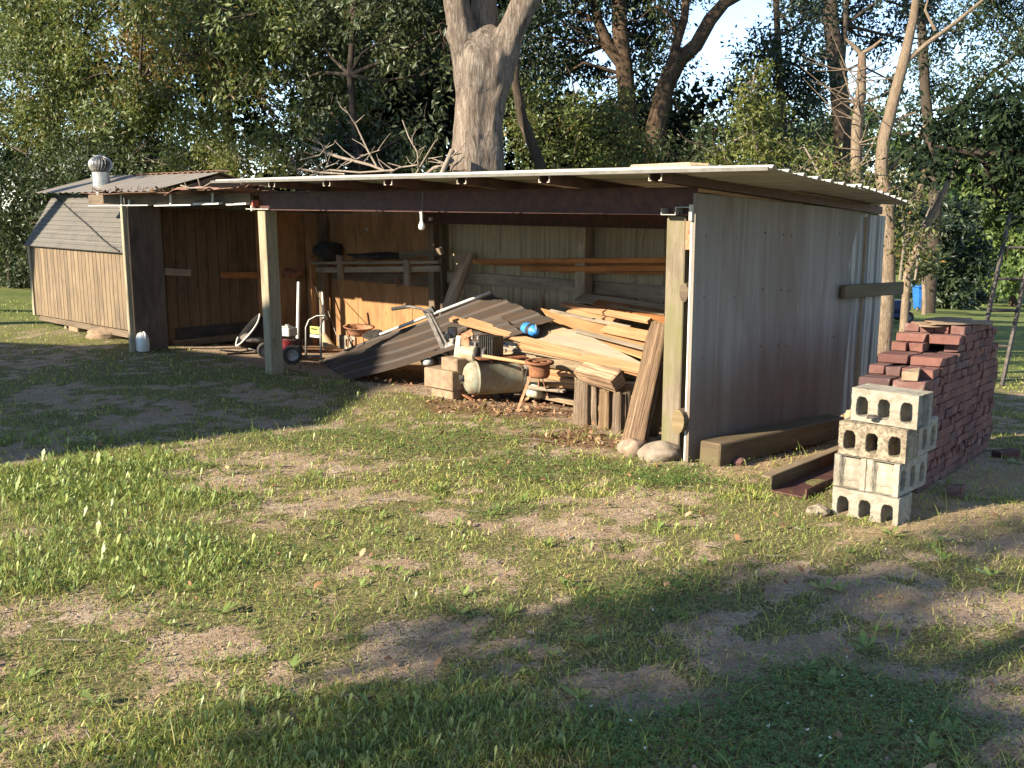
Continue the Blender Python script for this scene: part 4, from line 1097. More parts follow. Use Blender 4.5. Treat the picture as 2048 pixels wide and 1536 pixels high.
sl = MB(); fluted(sl, pts, [.125, .12, .115, .115, .11, .105, .105, .10, .085], 36, 21, .22, (.5, 1, e1), 1, .04); tag(sl.build('log_slab', ['log_bark', 'log_end']), 'tall rough-barked log slab leaning against the right post', 'log')
p0, p1 = GP(1288, 884), PB(1326, 690, .40)
sl = MB(); sl.tube([p0, (p0+p1)/2, p1], [.10, .09, .08], 10, 0, True, False, .12, 3, None, (.5, 1)); tag(sl.build('log_slab', 'dark_wood'), 'dark narrow log slab behind the tall leaning slab', 'log')
for u, v, rx, rz_, s, lab in ((1322, 915, .155, .085, 1, 'large rounded pale boulder at the foot of the right post'), (1298, 888, .07, .05, 2, 'small grey stone left of the right post above the boulder'), (1322, 885, .055, .055, 3, 'upright small stone touching the right post'), (1266, 905, .10, .085, 4, 'brown wedge-shaped rock at the foot of the leaning log slab')):
    p = GP(u, v+4); m = MB(); m.blob(p+Z3*rz_*.45, (rx, rx*.7, rz_), s, 3, 0, .35); tag(m.build('fieldstone', 'stone' if s != 4 else 'log_wood'), lab, 'rock')
# ---- concrete L blocks
def sb(u0, v0, u1, v1, b, d, label, mat='concrete_tan'):
    p = PB(u0, v1, b); q = PB(u1, v0, b); lx0, _, z0 = toL(p); lx1, _, z1 = toL(q)
    m = MB(); bxL(m, lx0, lx1, b, b+d, z0, z1); return tag(m.build('solid_block', mat, bevel=.008), label, 'concrete block', 'tan solid blocks beside the compressor')
sb(862, 772, 905, 792, .42, .2, 'lowest tan solid block beside the compressor tank')
sb(848, 744, 904, 772, .38, .2, 'long tan solid block in the middle of the compressor blocks')
sb(882, 719, 914, 744, .44, .16, 'upper tan solid block standing behind the compressor tank')
# ---- compressor
cp = GP(950, 792)
comp = thing('air_compressor', 'rusty air compressor with round tank, motor, finned pump and green belt guard', 'air compressor', cp)
capc = PB(938, 757, .50); ca_ = unit(NV*.86+XV*.45); rt = .155
ctr = capc+Z3*.0
part('tank', 'tank_paint', comp, lambda m: m.lathe([(.0, -.055), (.06, -.048), (.11, -.03), (.14, -.002), (rt, .045), (rt, .06), (rt+.004, .062), (rt+.004, .072), (rt, .074), (rt, .46), (.14, .52), (.08, .56), (0, .57)], ctr, ca_, 32))
cside = unit(np.cross(ca_, Z3))
part('valve', 'engine_black', comp, lambda m: (m.cyl(ctr-ca_*.05, ctr-ca_*.085, .022), m.box(ctr-ca_*.07+Z3*.02, (.05, .02, .03), AX), m.cyl(ctr-ca_*.075-cside*.03, ctr-ca_*.075+cside*.035, .011), m.cyl(ctr-ca_*.07-Z3*.045, ctr-ca_*.07+Z3*.04, .009)))
tp = ctr+Z3*(rt+.03)
part('top_plate', 'rust', comp, lambda m: (m.box(tp+ca_*.30, (.20, .46, .012), (cside, ca_, Z3)), m.box(tp+ca_*.2-Z3*.03, (.12, .02, .05), (cside, ca_, Z3)), m.box(tp+ca_*.45-Z3*.03, (.12, .02, .05), (cside, ca_, Z3))))
mc = PB(937, 708, .62)
ma = unit(XV*.93+NV*.25)
part('motor', 'motor_paint', comp, lambda m: m.lathe([(0, -.115), (.05, -.113), (.072, -.105), (.080, -.09), (.080, .085), (.076, .10), (.05, .112), (0, .114)], mc, ma, 24))
part('motor_end_bell', 'engine_black', comp, lambda m: m.lathe([(.081, .088), (.083, .095), (.075, .118), (.03, .128), (0, .128)], mc, ma, 24))
part('belt_guard', 'guard_green', comp, lambda m: m.board(PB(911, 730, .55), PB(918, 672, .58), .065, .018, unit(-NV-XV*.1)), bevel=.004)
part('guard_plate', 'rust_pale', comp, lambda m: (m.board(PB(930, 720, .78), PB(930, 672, .78), .17, .02, -NV), m.board(PB(925, 674, .7), PB(945, 664, .75), .06, .02, -NV)))
part('air_filter', 'engine_grey', comp, lambda m: (m.box(PB(950, 690, .75), (.09, .08, .06), AX), m.cyl(PB(945, 678, .75), PB(945, 668, .75), .015), m.cyl(PB(956, 679, .75), PB(956, 672, .75), .012)), bevel=.006)
def f(m):
    c = PB(982, 690, .72); 
    m.box(c, (.13, .11, .17), AX)
    for k in range(7): m.box(c+XV*(k-3)*.028, (.012, .15, .175), AX)
    m.box(c-Z3*.12, (.15, .14, .08), AX)
part('pump', 'engine_black', comp, f, bevel=.004)
part('flywheel', 'engine_black', comp, lambda m: m.lathe([(.03, -.02), (.095, -.02), (.10, 0), (.095, .02), (.03, .02)], PB(975, 712, .70), ma, 20))
wc = GP(1012, 797); wheel(comp, wc+Z3*.082, unit(XV*.75-NV*.66), .085, .055, 'rust')
wheel(comp, wc+Z3*.082+unit(XV*.75-NV*.66)*-.36, unit(XV*.75-NV*.66), .085, .055, 'rust')
part('foot', 'rust', comp, lambda m: (m.board(PB(920, 785, .5), PB(945, 800, .5), .03, .012), m.board(PB(945, 792, .55), PB(985, 792, .75), .04, .012)))
stick('wood_pole', 'fresh_lumber', PB(966, 712, .58), PB(1060, 727, .62), .016, 'round pale wooden pole lying across the compressor motor toward the burner', 'pole')
# ---- tripod burner
gp = GP(1072, 812)
bn = thing('camp_burner', 'rusty cast iron camp burner on three splayed legs in front of the lumber', 'burner', gp)
bc = PB(1079, 726, .50)
part('ring', 'rust', bn, lambda m: (m.lathe([(.085, .0), (.125, .0), (.125, .018), (.085, .018), (.085, 0)], bc, unit(np.array([.03, -.05, 1])), 24), m.box(bc+Z3*.008, (.22, .02, .012), AX), m.box(bc+Z3*.008, (.02, .22, .012), AX)))
part('burner_bowl', 'rust', bn, lambda m: m.lathe([(.088, -.012), (.09, -.03), (.09, -.10), (.075, -.125), (0, -.13)], bc, Z3, 24))
for (u, v) in ((1034, 824), (1100, 806), (1075, 796)):
    g = GP(u, v); q = bc+unit(np.array([g[0]-bc[0], g[1]-bc[1], 0]))*.085-Z3*.10
    part('leg', 'rust_pale', bn, lambda m: m.board(q, g, .026, .006, unit(np.array([-.5, -.8, .2]))))
part('gas_pipe', 'engine_black', bn, lambda m: m.tube([bc-XV*.09-Z3*.08, bc-XV*.14-Z3*.06, bc-XV*.16-Z3*.12, bc-XV*.165-Z3*.24], .008, 8))
stick('iron_pipe', 'grey_tube', GP(1046, 792), PB(1046, 735, .75), .012, 'short upright pale pipe beside the camp burner', 'pipe')
m = MB(); c = PB(1068, 778, 1.0); m.lathe([(.0, -.08), (.07, -.08), (.085, -.06), (.085, .06), (.07, .08), (0, .08)], c, unit(XV+NV*.2), 18); tag(m.build('gas_bottle', 'guard_green'), 'pale green round bottle lying behind the camp burner', 'bottle')
# ---- tiller with handlebar
tg = GP(885, 740)
tl = thing('garden_tiller', 'old garden tiller with a grey steering column and one handlebar grip', 'tiller', tg)
h0, h1 = PB(896, 712, .95), PB(858, 626, .80)
part('column', 'grey_tube', tl, lambda m: (m.board(h0, h1, .055, .05, -NV), m.tube([h1+XV*.03, (h0+h1)/2+XV*.06, h0+XV*.08], .014, 8)))
part('column_head', 'handle_steel', tl, lambda m: m.board(PB(850, 628, .8), PB(868, 618, .85), .06, .07), bevel=.005)
part('handlebar', 'grey_tube', tl, lambda m: m.tube([PB(860, 624, .8), PB(840, 617, .72), PB(818, 613, .65), PB(812, 614, .63)], .013, 8))
part('grip', 'rubber', tl, lambda m: (m.tube([PB(814, 613.5, .64), PB(784, 618, .58)], .019, 10), m.cyl(PB(812, 612, .64), PB(811, 607, .64), .01)))
def f(m):
    m.box(PB(905, 688, 1.0), (.16, .14, .13), AX); m.cyl(PB(893, 684, .95), PB(893, 668, .95), .045); m.cyl(PB(905, 676, 1.05), PB(905, 655, 1.05), .05)
    m.cyl(PB(899, 694, .9), PB(905, 694, 1.0), .05); m.box(PB(890, 720, 1.0), (.18, .16, .10), AX); m.box(PB(880, 735, 1.0), (.1, .1, .12), AX)
part('engine', 'engine_grey', tl, f, bevel=.008)
part('air_cleaner', 'plastic_translucent', tl, lambda m: m.lathe([(0, -.035), (.05, -.03), (.055, 0), (.05, .03), (0, .035)], PB(856, 723, .75), Z3, 16))
part('filler_neck', 'plastic_translucent', tl, lambda m: m.cyl(PB(886, 678, .95), PB(886, 663, .95), .02))
for u, v in ((872, 715), (868, 735)):
    part('tine', 'engine_black', tl, lambda m: (m.lathe([(.02, -.012), (.085, -.012), (.085, .012), (.02, .012)], PB(u, v, .9), unit(XV+NV*.3), 14)))
part('pull_rod', 'grey_tube', tl, lambda m: (m.tube([PB(838, 706, .9), PB(846, 730, .85)], .012, 6), m.tube([PB(836, 714, .9), PB(868, 700, .95)], .008, 6)))
# ---- corrugated sheets leaning on the heap
A_, B_, C_ = GP(637, 722, .01), PB(985, 588, 2.0), PB(1112, 642, 1.25)
D_ = A_+(C_-B_)
D_[2] = max(D_[2], hgt(D_[0], D_[1])+.02)
m = MB(); m.ribbed(A_, B_, D_, C_, 4, .017, 'rib2', 14, wob=.018)
tag(m.build('corrugated_sheet', 'dark_sheet'), 'big dark corrugated roofing sheet tilted up against the lumber heap, its bright edge on top', 'roofing sheet', 'loose roofing sheets in the shed')
A2, B2, C2 = GP(720, 724, .01), PB(1000, 632, 1.35), PB(1050, 668, .95)
D2 = A2+(C2-B2); D2[2] = max(D2[2], hgt(D2[0], D2[1])+.01)
m = MB(); m.ribbed(A2, B2, D2, C2, 3, .017, 'rib2', 14, wob=.018)
tag(m.build('corrugated_sheet', 'dark_sheet'), 'lower dark corrugated sheet under the big one, behind the tiller column', 'roofing sheet', 'loose roofing sheets in the shed')
m = MB(); d = unit(B_-A_); up_ = unit(np.cross(B_-A_, D_-A_)); up_ = up_ if up_[2] > 0 else -up_
m.tube([A_+(B_-A_)*t+up_*.03 for t in (.38, .7, 1.0)], .024, 10, ell=(1, .8)); tag(m.build('metal_trim', 'galv'), 'bright rolled metal trim along the top edge of the dark roofing sheet', 'metal trim')
# ---- lumber heap
gl = 'boards in the lumber heap'
def bd(name, u0, v0, b0, u1, v1, b1, w, t, mat, label, group=gl, cat='board', up=None):
    p, q = PB(u0, v0, b0), PB(u1, v1, b1)
    m = MB(); m.board(p, q, w, t, unit(np.array([-.25, -.35, .9])) if up is None else up, 0, None, .003)
    return tag(m.build(name, mat, bevel=.003), label, cat, group)
FL, OL, GLm = 'fresh_lumber', 'old_lumber', 'grey_lumber'
bd('lumber_board', 903, 637, 1.15, 1300, 752, .75, .07, .035, FL, 'long thin board reaching farthest left, its tip over the tiller')
bd('lumber_board', 934, 642, 1.30, 1016, 668, 1.18, .09, .04, FL, 'short sunlit board ending beside the blue jug')
bd('lumber_board', 1010, 672, 1.12, 1318, 748, .80, .10, .04, OL, 'broad board in front of the grey plywood sheet')
bd('lumber_board', 1040, 690, 1.0, 1300, 742, .72, .09, .035, FL, 'stained board on the front of the heap above the wood slab')
bd('lumber_board', 1062, 722, .85, 1240, 742, .72, .09, .04, OL, 'board behind the camp burner running to the wood slab')
bd('lumber_board', 1085, 742, .85, 1225, 752, .75, .08, .04, FL, 'low board behind the camp burner ring')
bd('lumber_board', 1000, 752, .95, 1170, 764, .80, .07, .035, OL, 'lowest board behind the burner legs')
bd('lumber_board', 1100, 764, .90, 1180, 770, .80, .10, .04, FL, 'stubby board end right of the burner legs')
bd('lumber_board', 1005, 706, 1.05, 1130, 730, .95, .12, .03, OL, 'tan board under the white plastic tub')
bd('lumber_board', 1126, 608, 2.0, 1300, 642, 1.7, .06, .04, FL, 'bright narrow board on the back of the heap')
bd('lumber_board', 1140, 622, 1.95, 1234, 640, 1.85, .10, .05, FL, 'short thick board under the bright narrow board')
bd('lumber_board', 1160, 594, 2.1, 1345, 622, 2.0, .12, .03, GLm, 'wide brown board in shade at the back of the heap')
bd('lumber_board', 1190, 606, 2.0, 1345, 632, 1.9, .10, .03, 'orange_lumber', 'dark orange board in shade beside the wide brown board')
bd('lumber_board', 1235, 622, 1.9, 1345, 645, 1.8, .12, .03, 'orange_lumber', 'shaded orange board just behind the leaning slab top')
bd('lumber_board', 1210, 655, 1.5, 1335, 680, 1.35, .14, .02, FL, 'wide pale board overlapping the yellow plywood')
bd('lumber_board', 1310, 655, 1.5, 1345, 664, 1.4, .13, .03, FL, 'pale board end beside the top of the leaning slab')
bd('lumber_board', 905, 658, 1.45, 1010, 672, 1.3, .05, .03, 'paint_white', 'upper white painted strip behind the compressor')
bd('lumber_board', 905, 667, 1.40, 1000, 683, 1.25, .05, .03, 'paint_white', 'lower white painted strip behind the compressor')
bd('lumber_board', 1240, 772, .75, 1335, 790, .60, .10, .05, OL, 'old board on the floor behind the dark hollow stump')
bd('lumber_board', 1250, 735, .85, 1335, 752, .70, .12, .04, 'grey_lumber', 'grey board just behind the tall leaning slab')
rl = random.Random(4)
laths = ['thin lath poking out of the heap front above the burner ring', 'short splintered lath over the stained board', 'narrow offcut on the heap just left of the wood slab', 'thin strip crossing the grey plywood front edge', 'grey lath end under the wooden pole', 'thin batten near the foot of the heap behind the burner', 'crooked lath on the yellow plywood', 'narrow strip along the upper edge of the yellow plywood', 'dark thin batten behind the bright narrow board', 'pale lath resting across the low boards by the dark hollow stump', 'split lath beside the white plastic tub', 'thin board end jutting left below the broad board']
for (u0, v0, b0, u1, v1, b1), lb_ in zip(((1040, 700, .98, 1215, 735, .82), (1120, 700, .95, 1260, 728, .8), (1090, 752, .82, 1175, 768, .78), (1050, 676, 1.02, 1290, 738, .78), (985, 722, .95, 1090, 742, .85), (1010, 770, .95, 1130, 782, .85), (1150, 660, 1.28, 1300, 700, 1.1), (1100, 622, 1.85, 1260, 655, 1.6), (1150, 600, 2.05, 1330, 628, 1.85), (1225, 764, .8, 1330, 770, .65), (985, 690, 1.1, 1075, 712, 1.0), (960, 676, 1.2, 1040, 700, 1.05)), laths):
    bd('lumber_board', u0, v0, b0, u1, v1, b1, rl.uniform(.03, .06), rl.uniform(.012, .025), rl.choice((FL, OL, GLm, OL)), lb_)
def sheet(name, px, t, mat, label, cat='plywood sheet', group=None):
    P = [PB(u, v, b) for u, v, b in px]
    c = sum(P)/len(P); n = np.linalg.svd(np.array([q-c for q in P]))[2][2]; n = n if n[2] > 0 else -n
    P = [q-n*((q-c)@n) for q in P]
    if unit(np.cross(P[1]-P[0], P[2]-P[0]))@n < 0: P = P[::-1]
    m = MB(); m.plate(P, t, nrm=n); return tag(m.build(name, mat), label, cat, group)
sheet('plywood_sheet', [(1082, 622, 1.9), (1335, 678, 1.55), (1338, 745, .95), (1180, 668, 1.25), (1110, 650, 1.45)], .012, 'plywood_fresh', 'large yellow plywood sheet draped over the top of the heap')
sheet('plywood_sheet', [(1085, 648, 1.48), (1180, 664, 1.22), (1330, 752, .80), (1300, 752, .78), (1060, 690, 1.05)], .015, 'plywood_grey', 'grey weathered plywood sheet in front of the yellow one')
# bulk below
m = MB()
for k in range(26):
    x0 = random.uniform(-2.9, -1.9); x1 = random.uniform(-.9, -.35); b = random.uniform(.95, 2.2); z = random.uniform(-.08, .30)
    pass
for k, (x0, x1, b, z, mt) in enumerate(((-2.75, -.55, 1.15, .02, OL), (-2.9, -.5, 1.45, .04, GLm), (-2.8, -.45, 1.75, .05, OL), (-2.6, -.4, 2.0, .08, GLm), (-2.6, -.45, 1.25, .14, GLm), (-2.5, -.4, 1.6, .20, OL), (-2.4, -.35, 1.9, .26, OL), (-2.3, -.4, 1.45, .28, GLm), (-2.2, -.35, 1.85, .40, OL), (-2.0, -.4, 1.65, .36, GLm))):
    m = MB(); m.board(L(x0, b, z), L(x1, b+random.uniform(-.1, .1), z+random.uniform(-.04, .02)-.03), .24, .06); tag(m.build('lumber_board', mt, bevel=.003), 'old plank buried low inside the lumber heap', 'board', gl)
# blue jug lying on the heap, white tub
jb = PB(1061, 660, 1.15); jd = unit(PB(1083, 668, 1.1)-PB(1042, 655, 1.2))
bj = thing('blue_jug', 'blue plastic jug with dark label lying on the lumber heap', 'jug', jb)
part('bottle', 'plastic_blue', bj, lambda m: m.lathe([(0, -.10), (.05, -.10), (.062, -.085), (.062, -.02), (.056, -.012), (.062, -.004), (.062, .05), (.05, .08), (.025, .10), (.02, .115), (0, .115)], jb, jd, 20))
part('label_band', 'fan_dark', bj, lambda m: m.lathe([(.0632, .0), (.0645, .004), (.0645, .05), (.0632, .054)], jb, jd, 20))
part('handle', 'handle_steel', bj, lambda m: m.tube([jb+jd*.03+Z3*.06, jb+jd*.06+Z3*.085, jb+jd*.10+Z3*.06, jb+jd*.11], .006, 6))
wt = PB(1020, 690, 1.15)
tbk = thing('plastic_tub', 'white plastic tub with a dark opening wedged in the heap behind the pump', 'tub', wt)
part('tub_wall', 'plastic_white', tbk, lambda m: m.box(wt, (.20, .10, .16), (unit(XV+NV*.3), unit(NV-XV*.3), Z3)), bevel=.015)
part('opening', 'fan_dark', tbk, lambda m: m.board(PB(1003, 690, 1.08), PB(1030, 710, 1.06), .06, .02, -NV))
# leaning old fence post at the back
m = MB(); m.tube([GP(893, 640)*0+L(-4.95, 2.05, .02), PB(918, 560, 2.15), PB(938, 508, 2.28)], [.085, .08, .075], 12, 0, True, False, .12, 3, 1); tag(m.build('fence_post', ['log_wood', 'log_end']), 'old rounded fence post leaning on the metal back wall', 'post')
# boards on the wall rack
gk = 'boards resting on the wall rack'
def rk(u0, v0, u1, v1, b, w, t, mat, label):
    m = MB(); m.board(PB(u0, v0, b), PB(u1, v1, b), w, t, -NV); tag(m.build('rack_board', mat, bevel=.003), label, 'board', gk)
rk(948, 523, 1352, 520, 2.12, .05, .05, 'orange_lumber', 'upper orange board on the right rack with its end by the old fence post')
rk(1045, 538, 1352, 536, 2.16, .058, .05, 'orange_lumber', 'lower orange board on the right rack')
rk(960, 527, 1352, 529, 2.25, .03, .04, 'orange_lumber', 'rear orange board on the right rack')
rk(1120, 544, 1352, 546, 2.19, .016, .05, 'orange_lumber', 'thin orange strip under the right rack boards')
rk(625, 526, 880, 524, 2.14, .035, .06, 'grey_lumber', 'upper grey board on the left rack')
rk(633, 540, 880, 537, 2.17, .07, .04, 'grey_lumber', 'wide grey board on the left rack')
rk(800, 512, 888, 502, 2.2, .08, .03, 'dark_wood', 'dark board end sticking up on the left rack')
m = MB(); m.blob(PB(655, 502, 2.2), (.18, .12, .13), 4, 3, 0, .3); tag(m.build('tarp_bundle', 'canvas_black'), 'black bundled tarp on the left end of the rack', 'tarp')
m = MB(); m.blob(PB(765, 512, 2.2), (.42, .1, .045), 9, 3, 0, .35); tag(m.build('cloth_bundle', 'canvas_black'), 'long dark cloth lying on the left rack boards', 'cloth')
m = MB(); m.tube([PB(572, 545, 2.0), PB(585, 548, 2.0), PB(600, 545, 2.0)], [.05, .06, .04], 8, 0, True, True, .3); tag(m.build('rag_bundle', 'rust'), 'rusty tangled bundle hanging on the orange side sheet', 'bundle')
m = MB(); m.tube([PB(797, 558, 2.3), PB(794, 566, 2.28), PB(793, 575, 2.28)], .012, 6); m.tube([PB(790, 558, 2.3), PB(799, 562, 2.28)], .008, 6); tag(m.build('hand_tool', 'rust'), 'small rusty tool hanging from the rail on the plywood wall', 'tool')
for u, v in ((642, 457), (734, 459)):
    m = MB(); m.box(PB(u, v, 2.38), (.025, .02, .04), AX); tag(m.build('wall_hook', 'galv'), 'small pale hook on the upper plywood wall, %s' % ('near the corner post' if u < 700 else 'in the middle of the sheet'), 'hook')
# hanging bulb
bt = PB(846, 385, -.075); bb_ = PB(843, 428, -.075)
hb = thing('hanging_bulb', 'white light bulb hanging on a thin cord from the front beam', 'light bulb', bt)
part('cord', 'handle_steel', hb, lambda m: m.tube([bt, (bt+bb_)/2, bb_], .004, 6))
part('socket', 'plastic_white', hb, lambda m: (m.cyl(bb_, bb_-Z3*.045, .014), m.cyl(bb_+Z3*.01-XV*.02, bb_+Z3*.01+XV*.012, .009)))
part('bulb', 'bulb_glass', hb, lambda m: m.lathe([(.011, 0), (.014, -.02), (.026, -.045), (.029, -.06), (.024, -.08), (.01, -.09), (0, -.091)], bb_-Z3*.045, Z3, 14))
m = MB(); m.box(PB(861, 438, 2.0), (.03, .03, .04), AX); tag(m.build('junction_box', 'plastic_white'), 'small white fitting on the back beam near the hanging bulb', 'fitting')
# tan slab on the roof
m = MB(); a = L(-.42, .25, roof_z(.25)+.035); m.plate([L(-.50, .0, 2.045), L(.02, -.02, 2.05), L(.10, .12, 2.045), L(.0, .42, 2.02), L(-.45, .45, 2.015), L(-.52, .3, 2.03)][::1], .045, nrm=Z3); tag(m.build('foam_slab', 'tan_foam', bevel=.015), 'tan crumbly slab lying on the lean-to roof above the right end', 'slab')
# ---- ladder at the right edge
f2 = GP(2004, 772); f1 = f2+np.array([-.37, .02, 0]); tdir = unit(np.array([.30, .35, 1.0]))
ld = thing('metal_ladder', 'dark straight ladder leaning at the right edge beyond the brick pile', 'ladder', f2)
for q in (f1, f2): part('rail', 'dark_paint', ld, lambda m: m.board(q, q+tdir*3.6, .07, .04, XV), bevel=.004)
for t in (.55, 1.05, 1.5, 1.95, 2.4, 2.85, 3.3): part('rung', 'dark_paint', ld, lambda m: m.tube([f1+tdir*t, f2+tdir*t], .019, 8))
# ---- far lawn: bin, mower, trailer
b0 = GP(1843, 622)
wb = thing('wheelie_bin', 'blue wheeled bin standing on the far lawn behind a thin trunk', 'bin', b0)
def f(m):
    vs = [b0+np.array([sx*w_, sy*w_, z]) for z, w_ in ((.08, .25), (.95, .32)) for sx, sy in ((-1, -1), (1, -1), (1, 1), (-1, 1))]; m.hexa(vs)
part('body', 'bin_blue', wb, f, bevel=.02)
part('lid', 'bin_blue', wb, lambda m: m.box(b0+Z3*1.0+np.array([0, -.02, 0]), (.70, .72, .07)), bevel=.02)
for s in (-1, 1): wheel(wb, b0+np.array([s*.26, -.22, .1]), np.array([1, 0, 0]), .10, .05)
part('handle', 'bin_blue', wb, lambda m: m.tube([b0+np.array([-.25, .36, .97]), b0+np.array([.25, .36, .97])], .02, 8))
m0 = GP(1775, 643)
mw = thing('riding_mower', 'dark blue riding mower parked beyond the end of the brace board', 'mower', m0)
part('hood', 'mower_blue', mw, lambda m: m.box(m0+np.array([.30, 0, .48]), (.62, .45, .32)), bevel=.05)
part('body', 'mower_blue', mw, lambda m: (m.box(m0+np.array([-.25, 0, .42]), (.65, .6, .22)), m.box(m0+np.array([0, 0, .22]), (.9, .9, .14))), bevel=.04)
part('seat', 'plastic_black', mw, lambda m: (m.box(m0+np.array([-.35, 0, .62]), (.38, .4, .1)), m.box(m0+np.array([-.55, 0, .80]), (.1, .4, .35))), bevel=.04)
part('steering_wheel', 'plastic_black', mw, lambda m: (m.lathe([(.15, 0), (.17, .01), (.15, .02), (.15, 0)], m0+np.array([-.02, 0, .86]), unit(np.array([-.4, 0, 1])), 16), m.cyl(m0+np.array([.1, 0, .6]), m0+np.array([0, 0, .86]), .02)))
for x_, y_, r in ((.45, -.36, .17), (.45, .36, .17), (-.4, -.4, .25), (-.4, .4, .25)): wheel(mw, m0+np.array([x_, y_, r]), np.array([0, 1, 0]), r, .16)
t0 = AT(1822, 562, 66); t0[2] = hgt(t0[0], t0[1])
tr = thing('utility_trailer', 'low white trailer far across the lawn above the bin', 'trailer', t0)
part('deck', 'paint_white', tr, lambda m: (m.box(t0+Z3*.65, (1.6, 1.0, .12)), m.box(t0+Z3*.85+np.array([0, -.45, 0]), (1.6, .06, .35)), m.box(t0+Z3*.85+np.array([-.78, 0, 0]), (.06, 1.0, .35))))
for s in (-1, 1): wheel(tr, t0+np.array([.1, s*.55, .3]), np.array([0, 1, 0]), .3, .18)
# ---- farmhouse that stands outside the frame and shades the left of the yard
sd_ = np.array([.848, .53, 0]); pp_ = np.array([-.53, .848, 0])
hs0 = -12.2*sd_+7.72*pp_
house = thing('farmhouse', 'white farmhouse left of the yard, outside the picture, shading the grass', 'house', hs0)
He = 6.0
def hb_(m, a0, a1, q0, q1, z0, z1): m.box(-12.2*sd_*0+sd_*(a0+a1)/2+pp_*(q0+q1)/2+Z3*(z0+z1)/2, (a1-a0, q1-q0, z1-z0), (sd_, pp_, Z3))
A0, A1, Q0, Q1 = -15.5, -8.0, 7.72, 13.6
part('wall', 'house_white', house, lambda m: hb_(m, A0, A1, Q0, Q1, 0, 5.25))
def f(m):
    P = []
    c = sd_*A0; 
    for a in (A0-.2, A1+.05):
        P.append([sd_*a+pp_*(Q0-.0)+Z3*5.25, sd_*a+pp_*10.2+Z3*6.28, sd_*a+pp_*(Q1+1.6)+Z3*4.2])
    for i in (0, 1):
        m.hexa([P[0][i]-Z3*.12, P[1][i]-Z3*.12, P[1][i+1]-Z3*.12, P[0][i+1]-Z3*.12, P[0][i], P[1][i], P[1][i+1], P[0][i+1]])
part('roof', 'house_roof', house, f)
part('gable', 'house_white', house, lambda m: m.plate([sd_*(A1-.05)+pp_*Q0+Z3*5.2, sd_*(A1-.05)+pp_*10.2+Z3*6.2, sd_*(A1-.05)+pp_*Q1+Z3*5.0], .1))
for q in (8.6, 10.6, 12.4):
    for z in (1.6, 4.0):
        w_ = part('window', 'window_dark', house, lambda m: hb_(m, A1, A1+.03, q-.45, q+.45, z-.6, z+.6))
        part('frame', 'paint_white', w_, lambda m: (hb_(m, A1, A1+.05, q-.52, q-.45, z-.66, z+.66), hb_(m, A1, A1+.05, q+.45, q+.52, z-.66, z+.66), hb_(m, A1, A1+.05, q-.45, q+.45, z+.6, z+.66), hb_(m, A1, A1+.06, q-.45, q+.45, z-.66, z-.6)))
# ================================================================== GROUND
def spot(u, v, rx, ry, ang=0.0):
    p = GP(u, v); return (p[0], p[1], rx, ry, ang)
BARE = [spot(900, 1040, .55, .35), spot(1100, 1060, .6, .3), spot(1230, 1010, .55, .35), spot(780, 985, .5, .25), spot(1000, 1000, .35, .2), spot(1330, 1035, .4, .2),
        spot(120, 800, 1.1, .5), spot(330, 850, 1.1, .55), spot(520, 870, .6, .3), spot(560, 800, .8, .35), spot(50, 900, .5, .3), spot(260, 770, .7, .3), spot(700, 850, .5, .3), spot(690, 1150, .35, .12), spot(600, 1170, .3, .12), spot(420, 960, .4, .3),
        spot(1450, 1300, .22, .26), spot(1420, 1440, .30, .25), spot(1640, 1165, .3, .08), spot(1830, 1185, .35, .09), spot(1980, 1225, .35, .08), spot(1950, 1325, .35, .07), spot(1720, 1280, .25, .10), spot(1470, 1220, .25, .2), spot(2040, 1380, .3, .2),
        spot(1040, 1290, .16, .10), spot(1930, 990, .7, .35), spot(1620, 1050, .35, .1), spot(2030, 940, .8, .5), spot(880, 760, .5, .4), spot(640, 690, .8, .5), spot(70, 1500, .2, .2), spot(1330, 1500, .25, .15)]
CLOV = [spot(960, 1030, .26, .18), spot(1100, 940, .7, .30), spot(1280, 960, .7, .25), spot(850, 900, .7, .3), spot(700, 880, .6, .25), spot(1380, 975, .4, .2), spot(1700, 1420, .55, .33), spot(1850, 1400, .35, .25), spot(1560, 1440, .35, .25), spot(1330, 1190, .3, .2), spot(560, 890, .5, .25), spot(1330, 1500, .3, .2), spot(300, 760, .6, .3), spot(430, 760, .7, .3), spot(950, 870, .6, .25)]
STRAW = [spot(1560, 900, .8, .55, .8), spot(1640, 860, .7, .3, .8), spot(1480, 950, .3, .2), spot(1950, 960, .8, .4), spot(1970, 1020, .6, .3), spot(1850, 1060, .4, .2)]
LITTER = [spot(1000, 815, .8, .18), spot(1120, 830, .7, .3), spot(1200, 870, .5, .2), spot(920, 800, .4, .2), spot(1310, 880, .3, .2), spot(1100, 800, .6, .3), spot(700, 700, .8, .4)]
LUSH = [spot(140, 1120, .7, .5), spot(330, 1120, .5, .4), spot(150, 950, .8, .4), spot(100, 1000, .8, .6), spot(200, 1080, .6, .5), spot(60, 1150, .5, .5), spot(30, 890, .6, .4), spot(250, 950, .6, .4), spot(330, 1010, .5, .3), spot(600, 1500, .7, .3), spot(900, 1450, .6, .3)]
def mask(x, y, spots, soft=1.0, seed=0):
    wx = x+(fbm(x*1.7, y*1.7, 31+seed, 3)-.5)*.9; wy = y+(fbm(x*1.7+9, y*1.7, 57+seed, 3)-.5)*.9
    r = np.zeros_like(x)
    for (cx, cy, rx, ry, a) in spots:
        dx, dy = wx-cx, wy-cy
        if a: dx, dy = dx*math.cos(a)+dy*math.sin(a), -dx*math.sin(a)+dy*math.cos(a)
        r = np.maximum(r, np.clip(1.35-np.sqrt((dx/rx)**2+(dy/ry)**2)*.9, 0, 1))
    return r
